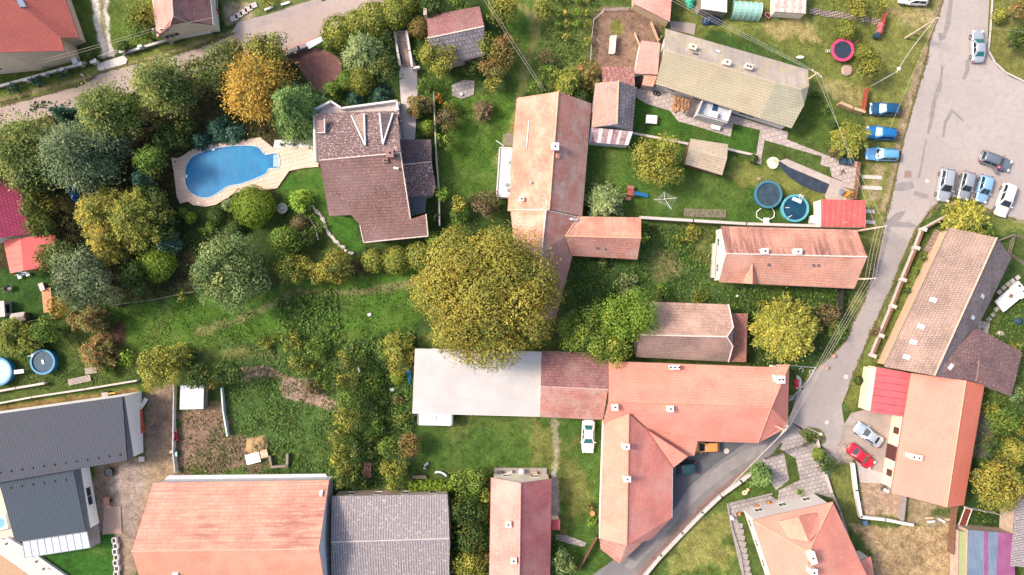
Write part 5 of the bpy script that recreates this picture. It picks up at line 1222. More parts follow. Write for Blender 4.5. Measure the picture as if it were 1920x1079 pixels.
# salmon house below
V = [(1708,700,3.8),(1811,714,6.0),(1775,951,6.0),(1671,924,3.8),(1846,722,3.8),(1807,948,3.8)]
h = house('smooth salmon-roofed house on the right below the maroon house',V,[[(0,1,2,3),0],[(1,4,5,2),1]],[0,1,4,5,2,3],[M_SALMB,M_SALMB_SH],PEACH,ridge=((1,2),),ridge_mat=plain('ridge_light_salmon',(.72,.36,.22),.8),ridge_r=.08,gutter=((3,0),(4,5)),gut_mat=plain('gutter_redbrown',(.25,.06,.05),.5),over=.45,wins=False)
chimney(h,1718,858,1.5,.6,.9,-.2,CREAM,2)
for (a_,b_,za,zb) in h.walls:
    if abs(a_.x - b_.x) < abs(a_.y - b_.y) and (a_.x + b_.x) / 2 < P(1730,0).x:
        d = (b_ - a_).normalized(); L = (b_ - a_).length
        for fr,w_,hh in ((.12,.9,1.3),(.30,2.0,2.6),(.50,.9,1.3),(.82,5.0,2.8)):
            fr = fr if d.y > 0 else 1 - fr
            c_ = a_ + d * L * fr; mb = MB(); mb.box((c_.x - .05,c_.y,.1 + hh / 2 + (1.0 if hh < 1.5 else 0)),(w_,.1,hh),math.atan2(d.y,d.x)); part(h.wall,mb,'door' if hh > 1.5 else 'shutter',plain('dark_brown_door',(.09,.03,.025),.6))
h = house('low red seamed metal canopy left of the smooth salmon house',[(1644,688,2.6),(1707,700,3.2),(1696,782,3.2),(1632,773,2.6)],[(0,1,2,3)],[0,1,2,3],M_REDMET,PEACH,cat='canopy',name='garage',wins=False,over=.08,thick=.12)
mb = MB(); mb.prism([tuple(P(x,y,2.0))[:2] for x,y in [(1632,690),(1645,691),(1633,770),(1621,768)]],0,2.0); part(h.e,mb,'parapet',plain('sand_render',(.70,.58,.42),.9,var=.05))
# bottom-right villa
V = [(1412,976,5.7),(1561,942,5.7),(1612,1051,5.7),(1516,1036,9.2),(1526,1088,9.2),(1660,1150,5.7),(1480,1180,5.7)]
h = house('white-walled villa with salmon hip roof and north dormer at the bottom right',V,[[(0,1,3),0],[(1,2,5,4,3),1],[(0,3,4,6),0],[(4,5,6),0]],[0,1,2,5,6],[M_SALMB,M_SALMON],WPLAS,cat='villa',name='villa',ridge=((3,4),(0,3),(1,3)),ridge_mat=plain('ridge_light_salmon',(.72,.36,.22),.8),ridge_r=.07,gutter=((0,1),(6,0),(1,2)),gut_mat=GUT_C,over=.35,win_gap=2.6)
dv = [P(1461,978,6.3),P(1534,962,6.3),P(1516,1016,9.1),P(1497,969,8.3),P(1468,1008,7.4),P(1543,990,7.4)]
me = roof_mesh('dormer',dv,[(0,3,2,4),(3,1,5,2)],[M_SALMON,GUT_C],.15); o = link('dormer',me); o.data.transform(Matrix.Translation(-h.e.location)); o.parent = h.roof
mb = MB(); a_,b_ = dv[0],dv[1]; d = (b_ - a_).normalized(); n_ = Vector((-d.y,d.x,0))
q = [a_ + d * .3 - n_ * .35,b_ - d * .3 - n_ * .35,dv[3] - n_ * .35]
mb.add([(q[0].x,q[0].y,2),(q[1].x,q[1].y,2),(q[1].x,q[1].y,6.15),(q[2].x,q[2].y,8.0),(q[0].x,q[0].y,6.15)],[(0,1,2,3,4)]); part(h.e,mb,'gable_wall',WPLAS)
chimney(h,1524,1047,.7,1.5,1.0,.3,CREAM,1); chimney(h,1526,1074,.8,.7,1.0,0,CREAM,1)
on_slope(h,1521,1056,.5,.5,.4,'roof_hatch',GUT_C)
h = house('small salmon gable roof attached to the bottom right villa',[(1570,1075,3.0),(1633,1044,3.0),(1645,1110,3.0),(1600,1120,4.2),(1597,1056,4.2)],[(0,4,3),(4,1,2,3)],[0,4,1,2,3],M_SALMON,WPLAS,cat='annex',name='annex',wins=False,over=.2,ridge=((4,3),),ridge_r=.06)
# coloured corrugated sheds, bottom-right corner
h = house('shed roofed with blue, magenta and grey corrugated sheets in the bottom right corner',[(1816,994,3.0),(1845,996,3.0),(1845,1140,2.8),(1812,1140,2.8),(1853,997,3.0),(1853,1140,2.8),(1872,998,3.0),(1865,1140,2.8),(1899,1001,3.0),(1907,1140,2.8)],
          [[(0,1,2,3),0],[(1,4,5,2),1],[(4,6,7,5),0],[(6,8,9,7),1]],[0,8,9,3],[rib_mat('blue_corrugated',(.15,.20,.28),.18,(.19,.24,.31),.6,dark=.6),rib_mat('magenta_corrugated',(.26,.07,.17),.18,(.30,.10,.22),.6,dark=.6)],BRICK,cat='shed',name='shed',wins=False,over=.1)
h = house('grey corrugated shed roof cut by the right edge beside the colourful shed',[(1905,940,3.2),(2010,900,3.4),(2010,1070,3.4),(1894,1062,3.0)],[(0,1,2,3)],[0,1,2,3],M_GREYRIB,BRICK,cat='shed',name='shed',wins=False,over=.1)
h = house('narrow olive-green shed roof left of the blue and magenta shed',[(1799,996,2.2),(1814,998,2.4),(1811,1140,2.4),(1797,1140,2.2)],[(0,1,2,3)],[0,1,2,3],rib_mat('olive_sheet',(.30,.32,.16),.3,(.26,.28,.13),.7,dark=.8),BRICK,cat='shed',name='shed',wins=False,over=.05)
# small roofs along the top edge
h = house('pink-roofed hen house with rusty trim at the top edge',[(1188,-40,2.4),(1262,-30,2.8),(1256,41,2.8),(1188,7,2.4)],[(0,1,2,3)],[0,1,2,3],M_PINKT,WOODL,cat='shed',name='shed',wins=False,over=.1)
h = house('whitish sheet-roofed shed at the top edge above the black tarpaulin',[(1315,-40,2.4),(1364,-40,2.4),(1363,24,2.2),(1314,17,2.2)],[(0,1,2,3)],[0,1,2,3],rib_mat('white_sheet',(.62,.58,.56),.3,(.56,.53,.52),.6,dark=.85),WOOD,cat='shed',name='shed',wins=False,over=.05)
h = house('shed with rust-striped white roof at the top edge',[(1456,-40,2.4),(1514,-40,2.4),(1511,26,2.2),(1453,22,2.2)],[(0,1,2,3)],[0,1,2,3],rib_mat('rust_striped',(.66,.56,.50),1.0,(.60,.50,.46),.6,dark=.55,spotty=(.45,.14,.09),spot_amt=.35),CREAM,cat='shed',name='shed',wins=False,over=.05)
h = house('low shed with white corrugated roof stained by one rust patch',[(338,723,1.9),(382,724,1.9),(381,767,1.8),(337,768,1.8)],[(0,1,2,3)],[0,1,2,3],rib_mat('white_corrugated',(.72,.70,.70),.5,(.62,.62,.64),.5,dark=.85,spotty=(.36,.18,.14),spot_amt=-.05),WOOD,cat='shed',name='shed',wins=False,over=.1)
# ---------------- vehicles ----------------
GLASS = glassy('car_glass',(.02,.03,.04),.06); TYRE = plain('tyre',(.025,.025,.027),.9); RIM = plain('wheel_rim',(.4,.4,.42),.3,.6)
LAMP = glassy('headlamp_glass',(.75,.75,.72),.1); RLAMP = glassy('tail_lamp_glass',(.35,.01,.01),.15); TRIM = plain('black_trim',(.03,.03,.035),.6); PLATE = plain('number_plate',(.75,.75,.72),.5)
def car_paint(name,c,metal=.35,rough=.28):
    if name in MATS: return MATS[name]
    m,nt,b = _new(name); b.inputs['Base Color'].default_value = (*c,1); b.inputs['Metallic'].default_value = metal; b.inputs['Roughness'].default_value = rough
    b.inputs['Coat Weight'].default_value = .6; b.inputs['Coat Roughness'].default_value = .06
    MATS[name] = m; return m
def loft(mb,secs,mi=0,close=True):
    n = len(secs[0]); vs = [v for s_ in secs for v in s_]; fs = []
    for k in range(len(secs) - 1):
        for i in range(n - 1): fs.append((k * n + i,k * n + i + 1,(k + 1) * n + i + 1,(k + 1) * n + i))
    if close: fs.append(tuple(range(n))[::-1]); fs.append(tuple((len(secs) - 1) * n + i for i in range(n)))
    mb.add(vs,fs,mi)
def car(px,py,ang,paint,label,kind='hatch',L=4.2,W=1.76,open_door=False,rough=False,glass_tint=None,name='parked_car',cat='car',group='cars parked along the street'):
    """ang: heading of the bonnet in the photo, degrees, 0 = right, 90 = up. +x is forward in the car's own frame"""
    p = P(px,py,.9); e = empty(name,(p.x,p.y,.03),R_(ang),label,cat,group)
    l = L / 2; w_ = W / 2
    Ht = {'hatch': 1.50,'sedan': 1.42,'estate': 1.50,'suv': 1.66,'van': 1.9}[kind]; belt = Ht * .62
    # stations: x fraction, half width factor, deck height
    st = {'hatch': [(-1,.78,.52,.78),(-.97,.90,.5,.86),(-.85,.985,.45,.9),(-.4,1,.42,.92),(.2,1,.42,.91),(.42,.985,.42,.88),(.72,.95,.42,.78),(.92,.86,.44,.68),(.985,.70,.48,.58),(1,.55,.5,.54)],
          }
    sts = st['hatch'] if kind in ('hatch','suv','van','estate') else [(-1,.74,.52,.76),(-.97,.88,.5,.84),(-.85,.96,.46,.90),(-.6,.99,.45,.92),(-.2,1,.42,.92),(.2,1,.42,.90),(.4,.985,.42,.87),(.7,.95,.42,.79),(.92,.86,.44,.68),(.985,.70,.48,.58),(1,.55,.5,.54)]
    secs = []
    for x,wf,zb,zt in sts:
        y = w_ * wf; zt = zt * belt / .92; zl = .24 if abs(x) < .9 else .34
        X = x * l
        secs.append([Vector((X,-y * .96,zl)),Vector((X,-y,zl + .18)),Vector((X,-y * .995,zt * .82)),Vector((X,-y * .93,zt * .97)),Vector((X,-y * .6,zt * 1.03)),Vector((X,0,zt * 1.05)),
                     Vector((X,y * .6,zt * 1.03)),Vector((X,y * .93,zt * .97)),Vector((X,y * .995,zt * .82)),Vector((X,y,zl + .18)),Vector((X,y * .96,zl))])
    mb = MB(); loft(mb,secs); body = mb.build('body',[paint],e,smooth=True)
    md = body.modifiers.new('b','SUBSURF'); md.levels = 1; md.render_levels = 1
    # cabin
    xr,xrt,xft,xf = {'hatch': (-.93,-.80,.06,.40),'sedan': (-.70,-.42,.08,.40),'estate': (-.96,-.87,.08,.40),'suv': (-.94,-.82,.05,.40),'van': (-.97,-.93,.42,.68)}[kind]
    z0 = belt * .98; z1 = Ht
    b0 = .90 * w_; t0 = .68 * w_ if kind != 'van' else .8 * w_
    xr,xrt,xft,xf = xr * l,xrt * l,xft * l,xf * l
    def rr(x0,x1,hw,z,r):
        return [Vector((x1 - r * .6,-hw,z)),Vector((x0 + r,-hw,z)),Vector((x0,-hw + r * 1.6,z)),Vector((x0,hw - r * 1.6,z)),Vector((x0 + r,hw,z)),Vector((x1 - r * .6,hw,z)),Vector((x1,hw - r * 1.6,z)),Vector((x1 + .04,0,z)),Vector((x1,-hw + r * 1.6,z))]
    bot = rr(xr,xf,b0,z0,.12); top = rr(xrt,xft,t0,z1 - .05,.14); top2 = rr(xrt + .12,xft - .12,t0 * .84,z1,.12); n = len(bot)
    mb = MB(); vs = bot + top + top2; fs = [(i,(i + 1) % n,n + (i + 1) % n,n + i)[::-1] for i in range(n)] + [(n + i,n + (i + 1) % n,2 * n + (i + 1) % n,2 * n + i)[::-1] for i in range(n)] + [tuple(range(2 * n,3 * n))[::-1]]
    mb.add(vs,fs); cab = mb.build('roof',[paint],e,smooth=False); cab.data.update()
    for poly in cab.data.polygons: poly.use_smooth = poly.index >= n
    # glass laid on the cabin faces
    def pane(nm,q,off,mat,tt=(.06,.92),ss=(.04,.96)):
        """q = bottom a, bottom b, top b, top a"""
        a,b,c_,d = q; nn = (b - a).cross(d - a).normalized()
        if nn.dot(((a + b) / 2) - Vector(((xr + xf) / 2,0,z0))) < 0: nn = -nn
        f = lambda s_,t: (a.lerp(b,s_)).lerp(d.lerp(c_,s_),t)
        vs = [f(ss[0],tt[0]),f(ss[1],tt[0]),f(ss[1] - .01,tt[1]),f(ss[0] + .01,tt[1])]
        o = [v + nn * off for v in vs]; i_ = [v - nn * .02 for v in vs]
        m_ = MB(); m_.add(o + i_,[(0,1,2,3),(7,6,5,4),(0,4,5,1),(1,5,6,2),(2,6,7,3),(3,7,4,0)]); return m_.build(nm,[mat],e)
    gf = glass_tint or GLASS
    pane('windscreen',(Vector((xf + .02,-b0 + .10,z0)),Vector((xf + .02,b0 - .10,z0)),Vector((xft + .02,t0 - .10,z1 - .05)),Vector((xft + .02,-t0 + .10,z1 - .05))),.012,gf,(.05,.96))
    pane('rear_window',(Vector((xr,-b0 + .16,z0)),Vector((xr,b0 - .16,z0)),Vector((xrt,t0 - .16,z1 - .05)),Vector((xrt,-t0 + .16,z1 - .05))),.012,gf,(.10,.94))
    for s_ in (-1,1):
        for (f0,f1) in ((.06,.47),(.51,.93)) if kind != 'van' else ((.6,.95),):
            A = Vector((xr + .1,s_ * b0,z0)); B = Vector((xf - .06,s_ * b0,z0)); C_ = Vector((xft - .08,s_ * t0,z1 - .05)); D = Vector((xrt + .14,s_ * t0,z1 - .05))
            pane('side_window',(A,B,C_,D),.01,GLASS,(.08,.9),(f0,f1))
    for sx in (-.62,.60):
        for sy in (-1,1):
            c_ = Vector((sx * l,sy * (w_ - .10),.33))
            m_ = MB(); ring = [(.22,-.11),(.31,-.10),(.335,-.05),(.335,.05),(.31,.10),(.22,.11),(.22,-.11)]
            vs = []; nn_ = 18
            for r_,t in ring:
                for i in range(nn_): a_ = 2 * math.pi * i / nn_; vs.append(c_ + Vector((r_ * math.cos(a_),t,r_ * math.sin(a_))))
            m_.add(vs,[(k * nn_ + i,k * nn_ + (i + 1) % nn_,(k + 1) * nn_ + (i + 1) % nn_,(k + 1) * nn_ + i) for k in range(6) for i in range(nn_)])
            wl = m_.build('wheel',[TYRE],e); m_ = MB(); m_.bar(c_ + Vector((0,-.09,0)),c_ + Vector((0,.09,0)),.215,n=14); m_.build('rim',[RIM],wl)
    for s_ in (-1,1):
        m_ = MB(); m_.box((l * .915,s_ * w_ * .66,belt * .70),(.26,.34,.15),s_ * -.45); m_.build('headlight',[LAMP],e)
        m_ = MB(); m_.box((-l * .945,s_ * w_ * .78,belt * .80),(.14,.24,.24),s_ * .3); m_.build('tail_light',[RLAMP],e)
        m_ = MB(); m_.box((xf * .84,s_ * (w_ + .07),belt * 1.04),(.13,.2,.14),0); m_.build('wing_mirror',[paint],e)
    m_ = MB(); m_.box((l * .985,0,.42),(.06,W * .62,.16)); m_.build('grille',[TRIM],e)
    m_ = MB(); m_.box((-l * .99,0,.55),(.04,.5,.11)); m_.build('number_plate',[PLATE],e)
    m_ = MB()   # bonnet and door shut lines, wipers
    for s_ in (-1,1): m_.bar((xf + .02,s_ * w_ * .72,belt * .985),(l * .84,s_ * w_ * .62,belt * .86),.012,n=4)
    m_.bar((xf + .10,-.5,belt * 1.035),(xf + .02,.15,belt * 1.06),.012,n=4); m_.bar((xf + .10,.1,belt * 1.035),(xf + .02,.7,belt * 1.05),.012,n=4)
    m_.build('shut_lines',[TRIM],e)
    if kind in ('estate','suv'):
        m_ = MB(); [m_.bar((xrt + .15,s_ * t0 * .86,z1 + .05),(xft - .25,s_ * t0 * .86,z1 + .05),.022,n=5) for s_ in (-1,1)]; m_.build('roof_rail',[TRIM],e)
    if open_door:
        m_ = MB(); m_.box((.42,-w_ - .32,.68),(.95,.07,.72),R_(-38)); d = m_.build('door',[paint],e)
    return e
SILV = car_paint('paint_silver',(.50,.53,.56),.5); SILB = car_paint('paint_silver_blue',(.48,.56,.62),.4); WHITEP = car_paint('paint_white',(.72,.71,.68),0); WARMW = car_paint('paint_warm_white',(.76,.70,.64),0)
DBLU = car_paint('paint_dark_blue',(.012,.085,.18),.3); MBLU = car_paint('paint_blue',(.015,.17,.42),.3); LBLU = car_paint('paint_light_blue',(.16,.42,.66),.3); SKYB = car_paint('paint_sky_blue',(.27,.47,.66),.3)
GREYC = car_paint('paint_grey',(.22,.25,.28),.5); REDP = car_paint('paint_red',(.55,.012,.035),.1); ORNG = car_paint('paint_orange',(.72,.30,.07),.1); DTEAL = car_paint('paint_dark_teal',(.012,.05,.06),.1); SILD = car_paint('paint_mid_silver',(.40,.42,.44),.5)
WSL = glassy('windscreen_bright',(.17,.19,.20),.2); WST = glassy('windscreen_teal',(.02,.12,.13),.08)
car(1836,86,90,SILV,'silver saloon car parked alone beside the kerb at the upper right','sedan',4.5,1.85,glass_tint=WST)
car(1714,-4,176,WHITEP,'white car on the verge cut off by the top edge','hatch',4.2,1.8)
car(1660,204,178,DBLU,'dark blue car on the verge, topmost of the three blue cars','hatch',4.2,1.8,glass_tint=WSL)
car(1653,249,175,MBLU,'bright blue estate car with pale windscreen, middle of the three blue cars','estate',4.2,1.85,glass_tint=WSL)
car(1655,289,178,LBLU,'light blue estate car, lowest of the three blue cars on the verge','estate',4.6,1.85)
car(1869,302,-20,GREYC,'grey car with an open door where a person in pink leans in','estate',4.5,1.85,open_door=True)
car(1774,347,260,SILV,'silver sport utility car, leftmost of the row of parked cars','suv',4.7,1.95)
car(1813,348,256,SILD,'small silver hatchback between the silver sport utility car and the light blue one','hatch',4.0,1.78)
car(1847,354,256,SKYB,'sky blue hatchback standing in the middle of the row of four cars','hatch',3.9,1.75)
car(1887,375,251,WARMW,'large white estate car, rightmost and lowest of the parked row','estate',4.8,1.9)
car(1630,816,145,SILB,'silver car on the gravel drive above the red car','sedan',4.4,1.8,group='cars in yards and drives')
car(1616,857,-40,REDP,'red saloon car on the gravel drive of the salmon-roofed house','sedan',4.3,1.75,group='cars in yards and drives')
car(1103,819,268.5,WHITEP,'white saloon car parked on the lawn beside the farmhouse wall','sedan',4.7,1.85,group='cars in yards and drives',glass_tint=WST)
car(1322,838,181,ORNG,'orange car half under the eave of the long salmon roof','hatch',4.1,1.7,group='cars in yards and drives')
car(1279,879,184,DTEAL,'dark teal car tucked under the corner of the salmon roof','hatch',4.2,1.9,group='cars in yards and drives')
# caravan
p = P(817,783,1.5); e = empty('caravan',(p.x,p.y,-.05),R_(-1.5),'white caravan standing against the pale flat-roofed barn','caravan')
mb = MB(); bx_ = []
for z,k in ((.45,.97),(.9,1),(1.9,1),(2.3,.96),(2.42,.88)):
    hw,hl = 1.05 * k,2.45 * k; bx_.append([Vector((x,y,z)) for x,y in ((-hl + .2,-hw),(hl - .2,-hw),(hl,-hw + .25),(hl,hw - .25),(hl - .2,hw),(-hl + .2,hw),(-hl,hw - .25),(-hl,-hw + .25))])
vs = [v for r_ in bx_ for v in r_]; fs = [(k * 8 + i,k * 8 + (i + 1) % 8,(k + 1) * 8 + (i + 1) % 8,(k + 1) * 8 + i) for k in range(4) for i in range(8)] + [tuple(range(8))[::-1],tuple(range(32,40))]
mb.add(vs,fs); mb.build('body',[WHITEP],e)
for x_ in (-.2,): mb = MB(); mb.box((x_,0,2.46),(.7,.7,.1)); mb.build('roof_hatch',[plain('hatch_plastic',(.6,.6,.6),.4)],e)
mb = MB(); mb.box((-2.2,0,2.39),(.22,1.5,.05)); mb.build('front_trim',[TRIM],e)
mb = MB(); mb.box((0,-1.055,1.6),(1.2,.03,.6)); mb.build('window',[GLASS],e)
for s_ in (-1,1): mb = MB(); mb.bar((0,s_ * .85,.3),(0,s_ * 1.02,.3),.3,n=14); mb.build('wheel',[TYRE],e)
mb = MB(); mb.bar((-2.4,0,.45),(-3.4,0,.4),.06); mb.build('drawbar',[TRIM],e)

# ---------------- people ----------------
def figure(name,loc,rz,label,joints,edges,radii,cloth,skin,hair):
    e = empty(name,loc,rz,label,'person')
    me = bpy.data.meshes.new('body'); me.from_pydata(joints,edges,[]); o = bpy.data.objects.new('body',me); COL.objects.link(o)
    sk = o.modifiers.new('s','SKIN'); sk.use_smooth_shade = True
    for i,r_ in enumerate(radii): me.skin_vertices[0].data[i].radius = (r_,r_)
    me.skin_vertices[0].data[0].use_root = True
    o.modifiers.new('u','SUBSURF').levels = 1; o.modifiers['u'].render_levels = 1
    dg = bpy.context.evaluated_depsgraph_get(); m2 = bpy.data.meshes.new_from_object(o.evaluated_get(dg)); bpy.data.objects.remove(o)
    m2.materials.clear(); [m2.materials.append(m) for m in (skin,cloth[0],cloth[1])]
    for poly in m2.polygons:
        c = poly.center; poly.use_smooth = True
        poly.material_index = 2 if c.z < .92 else (1 if c.z < 1.46 and not (c.z < 1.08 and abs(c.y) > .24) else 0)
    b = bpy.data.objects.new('body',m2); COL.objects.link(b); b.parent = e
    return e,b
skinm = plain('skin',(.52,.30,.21),.6,var=.05); pinkm = plain('pink_top',(.60,.06,.22),.8,var=.1); jean = plain('dark_trousers',(.05,.05,.07),.9); hairm = plain('brown_hair',(.10,.055,.03),.8)
J = [(0,0,.95),(.02,0,1.12),(.07,0,1.32),(.11,0,1.46),(.15,0,1.56),(.18,0,1.66),(.20,0,1.74),
     (.08,.17,1.42),(.22,.27,1.22),(.42,.25,1.10),(.50,.25,1.08),(.08,-.17,1.42),(.18,-.27,1.18),(.36,-.26,1.05),(.44,-.26,1.03),
     (0,.10,.90),(.03,.11,.50),(-.04,.12,.10),(.10,.13,.05),(0,-.10,.90),(.06,-.11,.50),(.02,-.12,.10),(.16,-.13,.05)]
E = [(0,1),(1,2),(2,3),(3,4),(4,5),(5,6),(2,7),(7,8),(8,9),(9,10),(2,11),(11,12),(12,13),(13,14),(0,15),(15,16),(16,17),(17,18),(0,19),(19,20),(20,21),(21,22)]
RR = [.15,.13,.15,.07,.065,.10,.08,.07,.05,.038,.03,.07,.05,.038,.03,.09,.065,.045,.04,.09,.065,.045,.04]
p = P(1870,316,1); e,b = figure('person',(p.x,p.y,.03),R_(70),'person in a pink top leaning toward the open door of the grey car',J,E,RR,(pinkm,jean),skinm,hairm)
mb = MB(); mb.lathe([(.0,.13),(.07,.11),(.105,.04),(.11,-.03),(.09,-.09),(.0,-.1)],(.165,0,1.71),14); hr = mb.build('hair',hairm,b,smooth=True)
for s_ in (-1,1):
    for k in range(4): mb = MB(); a0 = Vector((.50 if s_ > 0 else .44,s_ * .25 + (k - 1.5) * .018,1.08 if s_ > 0 else 1.03)); mb.tube([a0,a0 + Vector((.04,0,-.005)),a0 + Vector((.07 - abs(k - 1.3) * .006,0,-.03))],.008); mb.build('finger',skinm,b)
    mb = MB(); a0 = Vector((.47 if s_ > 0 else .41,s_ * .22,1.07 if s_ > 0 else 1.02)); mb.tube([a0,a0 + Vector((.035,-s_ * .03,-.01)),a0 + Vector((.06,-s_ * .03,-.02))],.009); mb.build('thumb',skinm,b)
mb = MB(); mb.lathe([(.014,0),(.012,.015),(.0,.02)],(.285,.035,1.70),8); mb.lathe([(.014,0),(.012,.015),(.0,.02)],(.285,-.035,1.70),8); mb.build('eyes',plain('eye_dark',(.03,.02,.02),.3),b)
mb = MB(); mb.bar((.28,0,1.70),(.315,0,1.665),.012,r2=.018); mb.box((.285,0,1.63),(.02,.05,.012),0,1)
[mb.box((.17,s_ * .105,1.68),(.04,.02,.06)) for s_ in (-1,1)]; mb.build('nose_mouth_ears',[skinm,plain('lips',(.4,.12,.12),.5)],b)
